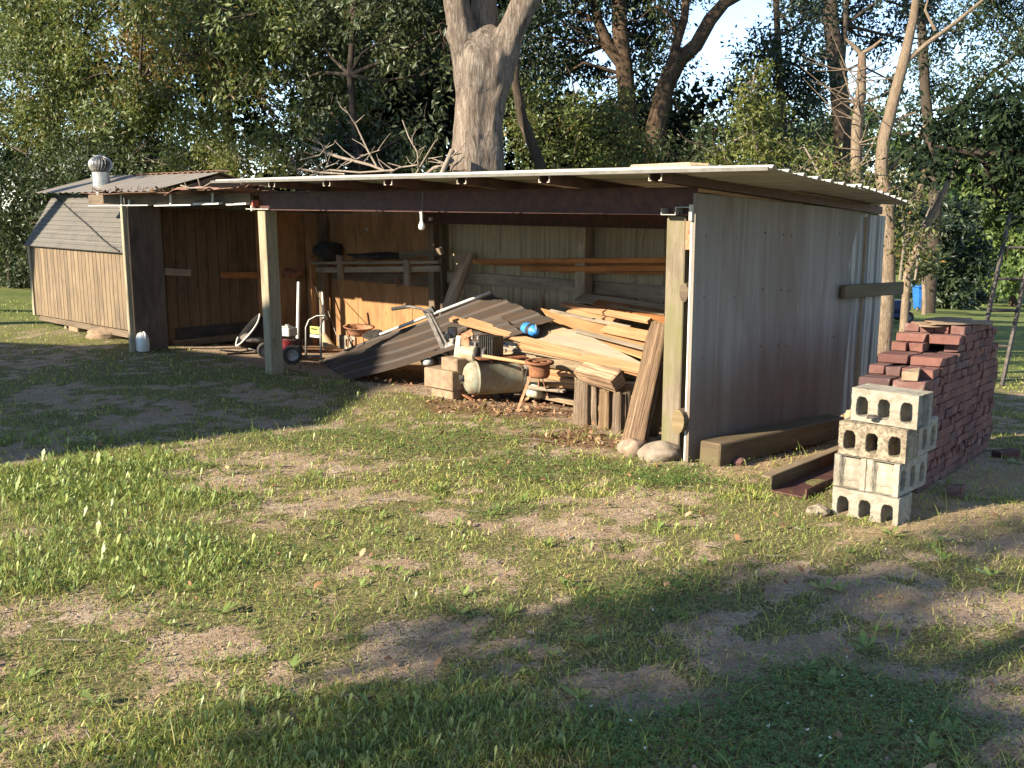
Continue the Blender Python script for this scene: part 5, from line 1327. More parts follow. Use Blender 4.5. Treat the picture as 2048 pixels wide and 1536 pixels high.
def shedL(x, y):
    return (x-RO[0])*XV[0]+(y-RO[1])*XV[1], (x-RO[0])*NV[0]+(y-RO[1])*NV[1]
def inside(x, y):
    lx, lb = shedL(x, y)
    return np.clip(np.minimum(np.minimum((lb-.25)*4, (2.5-lb)*4), np.minimum((lx+7.9)*4, (.0-lx)*4)), 0, 1)
def barn_in(x, y):
    lx, lb = shedL(x, y)
    return ((lx > -11.5) & (lx < -8.0) & (lb > .05) & (lb < 2.4)).astype(float)
def masks(x, y):
    n = fbm(x*2.3, y*2.3, 5, 4); n2 = fbm(x*.9, y*.9, 15, 3)
    bare = mask(x, y, BARE); nf = fbm(x*9, y*9, 25, 3); bare = np.clip(bare*1.25-.45+(n-.5)*1.9+(nf-.5)*2.4, 0, 1)
    bare = np.maximum(bare, np.clip((n-.47)*4+(nf-.5)*3.2, 0, .85)*(1-.75*mask(x, y, LUSH)))
    clov = np.clip(mask(x, y, CLOV, 1, 3)*1.6-.45+(n-.5)*.8, 0, 1)
    straw = np.clip(mask(x, y, STRAW, 1, 6)*1.7-.3+(n-.5)*.7, 0, 1)
    lit = np.clip(mask(x, y, LITTER, 1, 9)*1.6-.35+(n-.5)*.9, 0, 1)
    lush = mask(x, y, LUSH, 1, 12)
    ins = inside(x, y)
    bare = np.clip(np.maximum(bare*(1-clov*.9), ins), 0, 1)
    return bare, clov, straw, lit, lush, ins
def ground_h(x, y):
    f = np.clip(1-(np.hypot(x, y-6)-8)/10, 0, 1)
    return hgt(x, y)+(.030*(fbm(x*1.1, y*1.1, 71, 4)-.5)+.016*(fbm(x*5, y*5, 77, 3)-.5))*f
def axis_pts(lo, hi, step, far, grow=1.22):
    a = list(np.arange(lo, hi, step)); s = step; p = hi
    while p < far: a.append(p); s *= grow; p += s
    a.append(far); s = step; p = lo-step; b = []
    while p > -far: b.append(p); s *= grow; p -= s
    b.append(-far); return np.array(b[::-1]+a)
gx = axis_pts(-6.5, 5.5, .045, 600); gy = axis_pts(2.2, 12.5, .045, 600)
X, Y = np.meshgrid(gx, gy); nx, ny = len(gx), len(gy)
Zg = ground_h(X, Y)
V = np.stack([X.ravel(), Y.ravel(), Zg.ravel()], 1)
I = np.arange(ny*nx).reshape(ny, nx)
F = np.stack([I[:-1, :-1].ravel(), I[:-1, 1:].ravel(), I[1:, 1:].ravel(), I[1:, :-1].ravel()], 1)
mb_, mc_, ms_, ml_, mlu_, mi_ = masks(X.ravel(), Y.ravel())
def ground_mat():
    m, nt, bs = newmat('soil')
    p = geo_pos(nt)
    n1 = noise(nt, p, 3.0, 6, 0.65, 0.3); n2 = noise(nt, p, 60, 5, 0.7); n3 = noise(nt, p, 220, 3, 0.6); n4 = noise(nt, p, 0.35, 4, 0.6)
    soil = ramp(nt, n1, [(0.35, (0.31, 0.215, 0.135)), (0.55, (0.43, 0.32, 0.22)), (0.7, (0.52, 0.41, 0.30))])
    soil = mix(nt, ramp(nt, n2, [(0.35, 0.55), (0.6, 0.0)]), soil, (0.19, 0.125, 0.075))
    vo = nt.nodes.new('ShaderNodeTexVoronoi'); vo.feature = 'DISTANCE_TO_EDGE'; vo.inputs['Scale'].default_value = 9.0
    wv = nt.nodes.new('ShaderNodeVectorMath'); wv.operation = 'ADD'; nz = nt.nodes.new('ShaderNodeTexNoise'); nz.inputs['Scale'].default_value = 7.0; nz.inputs['Detail'].default_value = 4
    nt.links.new(p, nz.inputs['Vector']); sc_ = nt.nodes.new('ShaderNodeVectorMath'); sc_.operation = 'SCALE'; sc_.inputs['Scale'].default_value = .22; nt.links.new(nz.outputs['Color'], sc_.inputs[0])
    nt.links.new(p, wv.inputs[0]); nt.links.new(sc_.outputs[0], wv.inputs[1]); nt.links.new(wv.outputs[0], vo.inputs['Vector'])
    crk = ramp(nt, vo.outputs['Distance'], [(0.0, 1.0), (0.035, 0.0)])
    crk = math_(nt, 'MULTIPLY', crk, ramp(nt, n1, [(0.42, 0.0), (0.6, 0.75)]))
    soil = mix(nt, crk, soil, (0.10, 0.066, 0.042))
    that = ramp(nt, n2, [(0.34, (0.055, 0.058, 0.022)), (0.5, (0.16, 0.145, 0.06)), (0.66, (0.34, 0.26, 0.14))])
    farc = ramp(nt, n4, [(0.35, (0.12, 0.145, 0.045)), (0.6, (0.17, 0.185, 0.06)), (0.7, (0.25, 0.22, 0.09))])
    farc = mix(nt, ramp(nt, n1, [(0.4, 0.0), (0.7, 0.5)]), farc, (0.09, 0.12, 0.035))
    c = mix(nt, attr(nt, 'far'), that, farc)
    bf = math_(nt, 'ADD', attr(nt, 'bare'), math_(nt, 'MULTIPLY', math_(nt, 'SUBTRACT', math_(nt, 'ADD', n2, noise(nt, p, 17, 5, .7)), 1.0), 1.5))
    c = mix(nt, ramp(nt, bf, [(0.30, 0.0), (0.62, 1.0)]), c, soil)
    lit = ramp(nt, n3, [(0.35, (0.09, 0.045, 0.025)), (0.6, (0.24, 0.13, 0.07))])
    c = mix(nt, attr(nt, 'litter'), c, lit)
    stw = ramp(nt, n3, [(0.3, (0.25, 0.16, 0.09)), (0.65, (0.46, 0.34, 0.20))])
    c = mix(nt, attr(nt, 'straw'), c, stw)
    nt.links.new(c, bs.inputs['Base Color']); bs.inputs['Roughness'].default_value = 1.0; bs.inputs['Specular IOR Level'].default_value = 0.05
    bump(nt, bs, math_(nt, 'SUBTRACT', math_(nt, 'ADD', n2, math_(nt, 'MULTIPLY', n3, .5)), crk), 0.9, 0.02)
    MATS['soil'] = m
ground_mat()
gr = raw_mesh('ground', V, F, 'soil', smooth=True)
far = np.clip((np.hypot(V[:, 0], V[:, 1]-5)-9)/5, 0, 1)
lx_, lb_ = shedL(V[:, 0], V[:, 1])
for nme, a in (('bare', mb_*(1-far)), ('litter', ml_*.85*(1-far)), ('straw', ms_*.9*(1-far)), ('far', far)):
    at = gr.data.attributes.new(nme, 'FLOAT', 'POINT'); at.data.foreach_set('value', a.astype(np.float32))
tag(gr, 'patchy yard ground of bare soil and thatch sloping away behind the shed', 'ground', kind='structure')
# ================================================================== GRASS AND GROUND COVER
def in_view(x, y, pad=1.10):
    zc = y*cP+CAMH*sP; return (np.abs(x)/zc*FPX < 1024*pad+30) & (y > 2.6)
def scatter(n, y0, y1, power=1.0):
    """points in the camera's ground wedge and a margin round it, density falling with distance"""
    u = rng.random(n); y = y0+(y1-y0)*u**power
    x = (rng.random(n)*2-1)*(y*.57+1.2)
    return x, y
def blades(x, y, hgt_, wid, lean, tint, curve=.5, seg=2, az=None):
    n = len(x); z = ground_h(x, y); th = rng.random(n)*2*math.pi if az is None else az
    dx, dy = np.cos(th), np.sin(th)
    fa_ = rng.random(n)*math.pi; wx, wy = np.cos(fa_)*wid/2, np.sin(fa_)*wid/2
    rows = []
    for k in range(seg+1):
        t = k/seg; b = lean*(t**(1+curve)); hh = hgt_*t*(1-.25*lean*t)
        w = (1-t**1.6) if k < seg else 0
        px, py, pz = x+dx*b*hgt_, y+dy*b*hgt_, z+hh-.004
        if k < seg: rows.append(np.stack([px-wx*w, py-wy*w, pz], 1)); rows.append(np.stack([px+wx*w, py+wy*w, pz], 1))
        else: rows.append(np.stack([px, py, pz], 1))
    V = np.stack(rows, 1).reshape(-1, 3); nv = 2*seg+1; o = (np.arange(n)*nv)[:, None]
    F = []
    for k in range(seg-1):
        F.append(o+np.array([[2*k, 2*k+1, 2*k+3]])); F.append(o+np.array([[2*k, 2*k+3, 2*k+2]]))
    k = seg-1; F.append(o+np.array([[2*k, 2*k+1, 2*k+2]]))
    return V, np.concatenate(F), np.repeat(tint, nv)
def leaves(P, A, N, ln, wd, tint, fold=.18, spat=False):
    """six-corner leaves: P base (n,3), A long axis, N normal"""
    S = np.cross(N, A); S /= np.linalg.norm(S, axis=1, keepdims=True)+1e-9
    ln = ln[:, None]; wd = wd[:, None]
    if spat: pr = ((0, .10), (.45, .22), (.78, .5), (1.0, .0))
    else: pr = ((0, 0.02), (.35, .5), (.75, .36), (1.0, .0))
    rows = [P]
    for t, w in pr[1:-1] if not spat else pr[1:-1]:
        c = P+A*ln*t; rows += [c-S*wd*w+N*wd*fold*w, c+S*wd*w+N*wd*fold*w]
    rows.append(P+A*ln)
    V = np.stack(rows, 1).reshape(-1, 3); n = len(P); o = (np.arange(n)*6)[:, None]
    F = np.concatenate([o+np.array([[0, 2, 1]]), o+np.array([[1, 2, 4]]), o+np.array([[1, 4, 3]]), o+np.array([[3, 4, 5]])])
    return V, F, np.repeat(tint, 6)
def joinmesh(name, parts_, mat, label, cat):
    Vs, Fs, Ts, o = [], [], [], 0
    for V, F, T in parts_:
        Vs.append(V); Fs.append(F+o); Ts.append(T); o += len(V)
    return tag(raw_mesh(name, np.concatenate(Vs), np.concatenate(Fs), mat, np.concatenate(Ts)), label, cat, kind='stuff')
w_ch = .23
def ok(x, y):
    lx, lb = shedL(x, y)
    k = in_view(x, y) & (barn_in(x, y) < .5)
    pilex = (x-korg[0])*kx[0]+(y-korg[1])*kx[1]; piley = (x-korg[0])*ka[0]+(y-korg[1])*ka[1]
    k &= ~((pilex > -.02) & (pilex < kw+.02) & (piley > -.05) & (piley < klen))
    bx = (x-fl[0])*fx[0]+(y-fl[1])*fx[1]; by = (x-fl[0])*fy[0]+(y-fl[1])*fy[1]
    k &= ~((bx > .0) & (bx < .40) & (by > .0) & (by < .4))
    cx_ = (x-ca[0])*cs[0]+(y-ca[1])*cs[1]; cy_ = (x-ca[0])*cd[0]+(y-ca[1])*cd[1]
    k &= ~((cx_ > -.03) & (cx_ < w_ch+.02) & (cy_ > -.02) & (cy_ < 2.2))
    k &= ~((lx > .17) & (lx < .37) & (lb > -.03) & (lb < 1.8))
    return k
gp_ = []
# fine grass, near
for (n, y0, y1, pw_, hm, wm) in ((118000, 2.75, 6.5, 1.25, .055, .0048), (110000, 6.0, 10.5, 1.2, .055, .0075), (70000, 10, 20, 1.0, .06, .013)):
    x, y = scatter(n, y0, y1, pw_); k = ok(x, y); x, y = x[k], y[k]
    ba, cl, st, li, lu, ins = masks(x, y)
    tuft = fbm(x*6, y*6, 88, 3)
    dens = np.clip((1-ba*1.02)*(1-cl*.45)*(1-st*.85)*(1-li*.7)*(.02+.80*tuft+.55*lu)*(1-ins), 0, 1)
    dens = np.maximum(dens, .13*(1-ins))
    k = rng.random(len(x)) < dens; x, y, ba, lu, tuft = x[k], y[k], ba[k], lu[k], tuft[k]
    h = hm*(.3+.85*rng.random(len(x)))*(.5+.6*tuft+.6*lu); w = wm*(.6+.8*rng.random(len(x)))
    tint = np.clip(rng.normal(.42, .2, len(x))+.28*(fbm(x*1.3, y*1.3, 44, 3)-.5)+ba*.3-lu*.12, 0, 1)
    dryp = .10+.30*np.clip(fbm(x*.8+4, y*.8, 61, 3)*2-.75, 0, 1)+.12*(x > .3)*(y < 6.5); tint = np.where(rng.random(len(x)) < dryp, .80+.2*rng.random(len(x)), tint)
    gp_.append(blades(x, y, h, w, .25+.8*rng.random(len(x)), tint))
x, y = scatter(2600, 2.9, 8, 1.1); k = ok(x, y); x, y = x[k], y[k]; ba = masks(x, y)[0]; k = rng.random(len(x)) < .4*(1-ba*.7); x, y = x[k], y[k]
gp_.append(blades(x, y, .10+.08*rng.random(len(x)), np.full(len(x), .0045), .3+.7*rng.random(len(x)), np.clip(rng.normal(.6, .2, len(x)), 0, 1), .9, 4))
joinmesh('grass', gp_, 'grass_blade', 'short patchy lawn grass growing across the yard', 'grass')
# upright spoon-shaped weed leaves
wp_ = []
for (n, y0, y1, sc) in ((125000, 2.75, 6.8, 1.0), (42000, 6, 11, 1.25)):
    x, y = scatter(n, y0, y1, 1.2); k = ok(x, y); x, y = x[k], y[k]
    ba, cl, st, li, lu, ins = masks(x, y); cl2 = fbm(x*3, y*3, 21, 3)
    left = np.clip(.85-x*.22, .35, 1.2)
    k = rng.random(len(x)) < np.clip((1-ba*.85)*(.16+.62*lu+.40*np.clip((cl2-.42)*6, 0, 1))*left*(1-st*.8)*(1-ins), 0, 1); x, y, lu = x[k], y[k], lu[k]; n_ = len(x)
    th = rng.random(n_)*2*math.pi; el = .15+1.2*rng.random(n_)
    A = np.stack([np.cos(th)*np.cos(el), np.sin(th)*np.cos(el), np.sin(el)], 1)
    N = np.stack([-np.cos(th)*np.sin(el), -np.sin(th)*np.sin(el), np.cos(el)], 1)
    P = np.stack([x, y, ground_h(x, y)+.002+.02*rng.random(n_)*(lu+.3)], 1)
    nearf = np.clip(.62+(y-2.8)/6, .6, 1); ln = .024*np.exp(np.clip(rng.normal(0, .45, n_), -1.2, .95))*(1+.7*lu)*sc*nearf; wd = ln*(.12+.18*rng.random(n_)**2)
    wp_.append(leaves(P, A, N, ln, wd, np.clip(rng.normal(.45, .28, n_), 0, 1), spat=True))
# broad rosettes
x, y = scatter(900, 2.8, 7.5, 1.0); k = ok(x, y); x, y = x[k], y[k]; ba, cl, st, li, lu, ins = masks(x, y); k = rng.random(len(x)) < .55*(1-ba*.8)*(1-ins); x, y = x[k], y[k]
for rep in range(7):
    n_ = len(x); th = rep*2*math.pi/7+rng.random(n_)*.8; el = .15+.6*rng.random(n_)
    A = np.stack([np.cos(th)*np.cos(el), np.sin(th)*np.cos(el), np.sin(el)], 1); N = np.stack([-np.cos(th)*np.sin(el), -np.sin(th)*np.sin(el), np.cos(el)], 1)
    sz = .45+1.1*((np.sin(x*91+y*57)+1)/2)**2
    ln = (.03+.03*rng.random(n_))*sz; wp_.append(leaves(np.stack([x, y, ground_h(x, y)+.004], 1), A, N, ln, ln*.34, np.clip(rng.normal(.35, .2, n_), 0, 1), spat=rep % 2 == 0))
joinmesh('broadleaf_weeds', wp_, 'weed_leaf', 'spoon-leaved weeds standing among the lawn grass', 'weeds')
# clover
cp_ = []
for (n, y0, y1, s0) in ((70000, 2.8, 6.5, 1.0), (60000, 6, 12.5, 1.3)):
    x, y = scatter(n, y0, y1, 1.15); k = ok(x, y); x, y = x[k], y[k]
    ba, cl, st, li, lu, ins = masks(x, y); k = rng.random(len(x)) < np.clip(cl*1.1+.02, 0, 1)*(1-ins); x, y = x[k], y[k]; n_ = len(x)
    zz = ground_h(x, y)+.012+.038*rng.random(n_); th0 = rng.random(n_)*6.28
    for r in range(3):
        th = th0+r*2.094; el = rng.normal(.12, .3, n_)
        A = np.stack([np.cos(th)*np.cos(el), np.sin(th)*np.cos(el), np.sin(el)], 1); N = np.stack([-np.cos(th)*np.sin(el), -np.sin(th)*np.sin(el), np.cos(el)], 1)
        ln = (.008+.007*rng.random(n_))*s0; cp_.append(leaves(np.stack([x, y, zz], 1), A, N, ln, ln*.95, np.clip(rng.normal(.5, .2, n_), 0, 1), spat=True))
joinmesh('clover', cp_, 'clover_leaf', 'clover growing in dense green patches of the yard', 'clover')
x, y = scatter(5000, 2.8, 6.5, 1.0); cl = masks(x, y)[1]; k = ok(x, y) & (rng.random(len(x)) < cl*.05+.001); x, y = x[k], y[k]; n_ = len(x); fp = []
for r in range(7):
    th = rng.random(n_)*6.28; el = rng.random(n_)*1.4
    A = np.stack([np.cos(th)*np.cos(el), np.sin(th)*np.cos(el), np.sin(el)], 1); N = np.stack([-np.cos(th)*np.sin(el), -np.sin(th)*np.sin(el), np.cos(el)], 1)
    fp.append(leaves(np.stack([x, y, ground_h(x, y)+.06], 1), A, N, np.full(n_, .008), np.full(n_, .005), rng.random(n_)))
joinmesh('clover_flowers', fp, 'petal', 'small white clover flowers dotted over the clover', 'flowers')
# dead leaves and straw
dl = []
for (n, y0, y1, lo, sc) in ((5200, 2.8, 7, .10, 1), (14000, 7, 11.5, .012, 1.0)):
    x, y = scatter(n, y0, y1, 1.1); k = ok(x, y); x, y = x[k], y[k]; ba, cl, st, li, lu, ins = masks(x, y)
    k = rng.random(len(x)) < np.clip(lo*.5+li*.9+ins*.5*(y > 7), 0, 1); x, y = x[k], y[k]; n_ = len(x)
    N = rng.normal(size=(n_, 3))*.55+np.array([0, 0, 1.]); N /= np.linalg.norm(N, axis=1, keepdims=True)
    A = np.cross(N, rng.normal(size=(n_, 3))); A /= np.linalg.norm(A, axis=1, keepdims=True)
    ln = (.022+.04*rng.random(n_))*sc; dl.append(leaves(np.stack([x, y, ground_h(x, y)+.012+.015*rng.random(n_)], 1), A, N, ln, ln*.5, rng.random(n_), fold=.5))
joinmesh('fallen_leaves', dl, 'dry_leaf', 'brown dead leaves scattered on the yard and before the lumber heap', 'leaves')
sp = []
for (n, y0, y1) in ((90000, 2.8, 9.5),):
    x, y = scatter(n, y0, y1, 1.2); k = ok(x, y); x, y = x[k], y[k]; ba, cl, st, li, lu, ins = masks(x, y)
    k = rng.random(len(x)) < np.clip(.22+st*.95+ba*.25*(1-ins), 0, 1); x, y, st = x[k], y[k], st[k]; n_ = len(x)
    th = rng.random(n_)*6.28; el = rng.normal(.05, .12, n_)
    A = np.stack([np.cos(th)*np.cos(el), np.sin(th)*np.cos(el), np.sin(el)], 1); N = np.stack([-np.cos(th)*np.sin(el), -np.sin(th)*np.sin(el), np.cos(el)], 1)
    ln = (.012+.05*rng.random(n_)**2)*(1+.5*st); sp.append(leaves(np.stack([x, y, ground_h(x, y)+.004+.012*rng.random(n_)], 1), A, N, ln, .003+.003*rng.random(n_), np.clip(rng.random(n_)-.35*(1-st), 0, 1)))
joinmesh('straw', sp, 'straw', 'dry straw strewn beside the timber and over the bare ground', 'straw')
# fallen twigs
m = MB(); rt_ = random.Random(8)
for k_ in range(90):
    y_ = rt_.uniform(3.0, 9.0); x_ = rt_.uniform(-1, 1)*(y_*.5+.3)
    if k_ < 26: q_ = GP(rt_.uniform(1000, 1330), rt_.uniform(800, 900)); x_, y_ = q_[0], q_[1]
    if not ok(np.array([x_]), np.array([y_]))[0]: continue
    l_ = rt_.uniform(.05, .30)*(.6 if y_ < 5 else 1); a_ = rt_.uniform(0, 6.28); z_ = float(ground_h(np.array([x_]), np.array([y_]))[0])+.012
    d_ = np.array([math.cos(a_), math.sin(a_), 0]); p_ = np.array([x_, y_, z_]); n_v = np.array([-d_[1], d_[0], 0])
    r0_ = rt_.uniform(.0018, .005); m.tube([p_, p_+d_*l_*.5+n_v*rt_.uniform(-.02, .02)+Z3*rt_.uniform(0, .02), p_+d_*l_+Z3*rt_.uniform(-.004, .02)], [r0_, r0_*.8, r0_*.4], 5)
    if rt_.random() < .5: m.tube([p_+d_*l_*.5+Z3*.006, p_+d_*l_*.75+n_v*rt_.uniform(-.06, .06)+Z3*.015], [r0_*.6, r0_*.3], 4)
tag(m.build('fallen_twigs', 'dead_branch'), 'small dry twigs lying scattered over the yard', 'twigs', kind='stuff')
# soil crumbs and clods on the bare ground
x, y = scatter(70000, 2.8, 10.5, 1.25); k = ok(x, y); x, y = x[k], y[k]; ba, cl, st, li, lu, ins = masks(x, y)
k = rng.random(len(x)) < np.clip(ba*.6+.04, 0, 1); x, y = x[k], y[k]; n_ = len(x)
r_ = .0025+.009*rng.random(n_)**6; c_ = np.stack([x, y, ground_h(x, y)+r_*.2], 1)
oc = np.array([[1, 0, 0], [0, 1, 0], [-1, 0, 0], [0, -1, 0], [0, 0, .8], [0, 0, -.8]], float)
Vc = (c_[:, None, :]+oc[None]*(r_[:, None, None]*(.6+.8*rng.random((n_, 6, 1))))).reshape(-1, 3)
of = np.array([[0, 1, 4], [1, 2, 4], [2, 3, 4], [3, 0, 4], [1, 0, 5], [2, 1, 5], [3, 2, 5], [0, 3, 5]])
Fc = (of[None]+(np.arange(n_)*6)[:, None, None]).reshape(-1, 3)
tag(raw_mesh('soil_crumbs', Vc, Fc, 'clod', np.repeat(rng.random(n_), 6)), 'loose soil crumbs and clods over the bare patches', 'soil', kind='stuff')
# ================================================================== TREES
def crown_arrays(clumps, spray_per_m2, leaf, gapt=.36, shell=.42, k=14, flat=.55, narrow=.42, spread=.16):
    """clumps: (centre, (rx, ry, rz)); sprays of leaves thickest near the shell of each clump, thinned by noise so gaps stay open"""
    VV, FF, TT, o = [], [], [], 0
    for ci, (c, r) in enumerate(clumps):
        c = np.asarray(c, float); r = np.asarray(r, float)
        area = 4*math.pi*((r[0]*r[1]+r[0]*r[2]+r[1]*r[2])/3); ns = max(6, int(area*spray_per_m2))
        d = rng.normal(size=(ns, 3)); d /= np.linalg.norm(d, axis=1, keepdims=True)
        rad = rng.random(ns)**shell
        # lumpy outline
        lump = 1+.35*(fbm(d[:, 0]*2.2+ci*3.1, d[:, 1]*2.2+d[:, 2]*2.7, 5+ci, 3)-.5)*2
        p = c+d*r*(rad*lump)[:, None]
        gap = fbm(p[:, 0]*1.6+p[:, 1]*.9, p[:, 2]*1.6+p[:, 1]*.7, 91+ci, 3); keep = gap > gapt
        p, d = p[keep], d[keep]; ns = len(p)
        if ns == 0: continue
        tw = d*.8+rng.normal(size=(ns, 3))*.6; tw[:, 2] -= .15; tw /= np.linalg.norm(tw, axis=1, keepdims=True)
        stint = np.clip(.42+.22*rng.normal()+.18*rng.normal(size=ns), 0, 1)
        P = np.repeat(p, k, 0); W = np.repeat(tw, k, 0); t = np.tile(np.linspace(-1, 1, k), ns)
        P = P+W*(t*spread*1.2)[:, None]+rng.normal(size=P.shape)*spread*.38
        A = W*.5+rng.normal(size=P.shape)*.75; A[:, 2] -= .25; A /= np.linalg.norm(A, axis=1, keepdims=True)
        N = np.repeat(d, k, 0)*.7+rng.normal(size=P.shape)*.5+np.array([0, 0, flat]); N -= A*np.sum(N*A, 1, keepdims=True); N /= np.linalg.norm(N, axis=1, keepdims=True)+1e-9
        n = len(P); ln = leaf*(.65+.7*rng.random(n)); S = np.cross(N, A); wd = ln*narrow
        mid = P+A*(ln*.5)[:, None]+N*(wd*.14)[:, None]
        Vq = np.stack([P, mid-S*(wd*.5)[:, None], P+A*ln[:, None], mid+S*(wd*.5)[:, None]], 1).reshape(-1, 3)
        VV.append(Vq); FF.append(np.arange(n*4).reshape(n, 4)+o); o += n*4
        TT.append(np.repeat(np.clip(np.repeat(stint, k)+rng.normal(size=n)*.2, 0, 1), 4))
    return np.concatenate(VV), np.concatenate(FF), np.concatenate(TT)
def ellip_clumps(c, R, n, r0, r1, seed, flat=.75):
    rr = np.random.default_rng(seed); out = []
    for i in range(n):
        d = rr.normal(size=3); d /= np.linalg.norm(d); q = np.asarray(c)+d*np.asarray(R)*rr.random()**.4
        r = r0+(r1-r0)*rr.random(); out.append((q, (r, r, r*flat)))
    return out
def tree(name, label, cat, clumps, mat, bark_m, trunks, dens=26, leaf=.075, group=None, loc=None, limbs=True, gapt=.36, k=14, spread=.16, narrow=.42, limb_r=.03, shell=.42):
    base = np.asarray(trunks[0][0][0] if trunks else loc, float)
    t = thing(name, label, cat, base, group)
    if clumps:
        V, F, T = crown_arrays(clumps, dens, leaf, gapt, k=k, spread=spread, narrow=narrow, shell=shell)
        o = raw_mesh('crown', V, F, mat, T, loc=base); o.parent = t; o.location = (0, 0, 0)
    m = MB()
    for pts, rad in trunks:
        m.tube(pts, rad, 12, 0, True, True, .07, 3)
    if limbs and clumps and trunks:
        pts = [np.asarray(p) for pp, _ in trunks for p in pp[1:]]
        for c, r in clumps:
            q = min(pts, key=lambda p: np.linalg.norm(p-c)+.8*max(0, p[2]-c[2])); c = np.asarray(c)
            mid = (q+c)/2+rng.normal(size=3)*.12
            m.tube([q, mid, c, c+(c-q)*.25+rng.normal(size=3)*.1], [limb_r*1.2, limb_r*.8, limb_r*.5, limb_r*.25], 6, 0, True, True, .1)
            for _ in range(3):
                d = rng.normal(size=3)*np.asarray(r)*.7; m.tube([c, c+d*.6+rng.normal(size=3)*.05, c+d], [limb_r*.4, limb_r*.28, limb_r*.15], 5)
    if m.v:
        o = m.build('trunk', bark_m, t)
    return t
def cl_px(lst, D, flat=.8, dj=.5, to=None):
    if to: lst = [(u, v, r*to/D) for u, v, r in lst]; D = to; dj *= 3
    """clumps given as (u, v, radius in metres) seen at about distance D"""
    out = []
    for q in lst:
        u, v, r = q[:3]; DD = D+(q[3] if len(q) > 3 else random.uniform(-dj, dj)); out.append((AT(u, v, DD), (r, r, r*flat)))
    return out
def DB(u, b): return float(PB(u, 300, b)[1])
def cl_b(lst, b, ref=14.5, flat=.8, dj=.5):
    out = []
    for u, v, r in lst:
        D = DB(u, b+random.uniform(-dj, dj)); r = r*D/ref; out.append((AT(u, v, D), (r, r, r*flat)))
    return out
def gbase(u, D): 
    p = AT(u, 600, D); p[2] = hgt(p[0], p[1])-.1; return p
def trunk_px(pts, D, w, base=True):
    """trunk along pixels (u, v) with widths in pixels"""
    P = [AT(u, v, D) for u, v in pts]; R = [ww/2*D/FPX for ww in w]
    if base:
        b = P[0].copy(); b[2] = hgt(b[0], b[1])-.2; b[:2] += 0; P = [b]+P; R = [R[0]*1.18]+R
    return P, R
# --- the left mass of leafy trees, several deep
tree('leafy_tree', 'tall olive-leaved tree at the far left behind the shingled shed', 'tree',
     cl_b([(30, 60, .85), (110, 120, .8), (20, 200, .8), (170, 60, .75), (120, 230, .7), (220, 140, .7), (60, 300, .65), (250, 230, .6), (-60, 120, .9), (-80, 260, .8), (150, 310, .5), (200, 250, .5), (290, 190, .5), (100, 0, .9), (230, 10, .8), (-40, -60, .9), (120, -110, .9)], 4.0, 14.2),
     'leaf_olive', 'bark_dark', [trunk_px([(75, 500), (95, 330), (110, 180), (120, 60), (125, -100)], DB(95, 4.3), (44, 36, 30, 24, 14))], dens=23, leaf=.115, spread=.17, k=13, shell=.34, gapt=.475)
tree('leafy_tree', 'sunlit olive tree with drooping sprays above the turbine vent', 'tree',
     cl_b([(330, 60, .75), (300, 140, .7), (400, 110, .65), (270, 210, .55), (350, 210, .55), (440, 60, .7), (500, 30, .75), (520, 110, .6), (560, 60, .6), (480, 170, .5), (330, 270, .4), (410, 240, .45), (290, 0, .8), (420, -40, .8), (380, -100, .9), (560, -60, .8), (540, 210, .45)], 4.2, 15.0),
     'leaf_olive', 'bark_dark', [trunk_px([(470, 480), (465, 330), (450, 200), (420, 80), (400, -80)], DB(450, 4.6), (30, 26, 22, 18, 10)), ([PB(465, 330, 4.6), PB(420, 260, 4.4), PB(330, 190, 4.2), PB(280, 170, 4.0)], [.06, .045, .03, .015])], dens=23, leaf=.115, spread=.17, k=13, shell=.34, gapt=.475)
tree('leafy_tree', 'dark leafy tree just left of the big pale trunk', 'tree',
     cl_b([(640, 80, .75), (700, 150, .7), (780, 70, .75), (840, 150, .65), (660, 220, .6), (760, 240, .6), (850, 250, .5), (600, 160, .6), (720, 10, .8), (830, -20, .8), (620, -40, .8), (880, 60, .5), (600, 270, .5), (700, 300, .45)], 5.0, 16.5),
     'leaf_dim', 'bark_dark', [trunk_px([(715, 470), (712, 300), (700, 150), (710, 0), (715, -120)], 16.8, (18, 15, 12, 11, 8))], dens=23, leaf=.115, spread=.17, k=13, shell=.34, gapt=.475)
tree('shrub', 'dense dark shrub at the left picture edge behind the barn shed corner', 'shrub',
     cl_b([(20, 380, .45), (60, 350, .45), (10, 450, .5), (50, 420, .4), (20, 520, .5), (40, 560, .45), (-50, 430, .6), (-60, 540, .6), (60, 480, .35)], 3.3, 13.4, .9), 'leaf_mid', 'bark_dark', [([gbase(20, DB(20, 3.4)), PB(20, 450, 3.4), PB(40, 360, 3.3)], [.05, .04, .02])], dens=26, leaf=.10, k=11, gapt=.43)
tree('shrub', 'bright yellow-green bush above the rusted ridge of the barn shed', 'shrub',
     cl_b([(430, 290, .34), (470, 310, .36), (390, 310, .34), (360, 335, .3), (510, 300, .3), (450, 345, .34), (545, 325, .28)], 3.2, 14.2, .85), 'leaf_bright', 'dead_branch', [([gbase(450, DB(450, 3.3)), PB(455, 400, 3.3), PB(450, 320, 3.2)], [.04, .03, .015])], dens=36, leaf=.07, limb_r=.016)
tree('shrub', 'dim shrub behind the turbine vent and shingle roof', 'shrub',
     cl_b([(110, 360, .4), (180, 330, .42), (250, 320, .42), (310, 320, .4), (150, 300, .4), (230, 290, .4), (90, 420, .4), (300, 280, .4)], 3.6, 14.8, .85), 'leaf_mid', 'bark_dark', [([gbase(200, DB(200, 3.7)), PB(200, 400, 3.7), PB(200, 320, 3.6)], [.05, .04, .02])], dens=26, leaf=.10, k=11, gapt=.43)
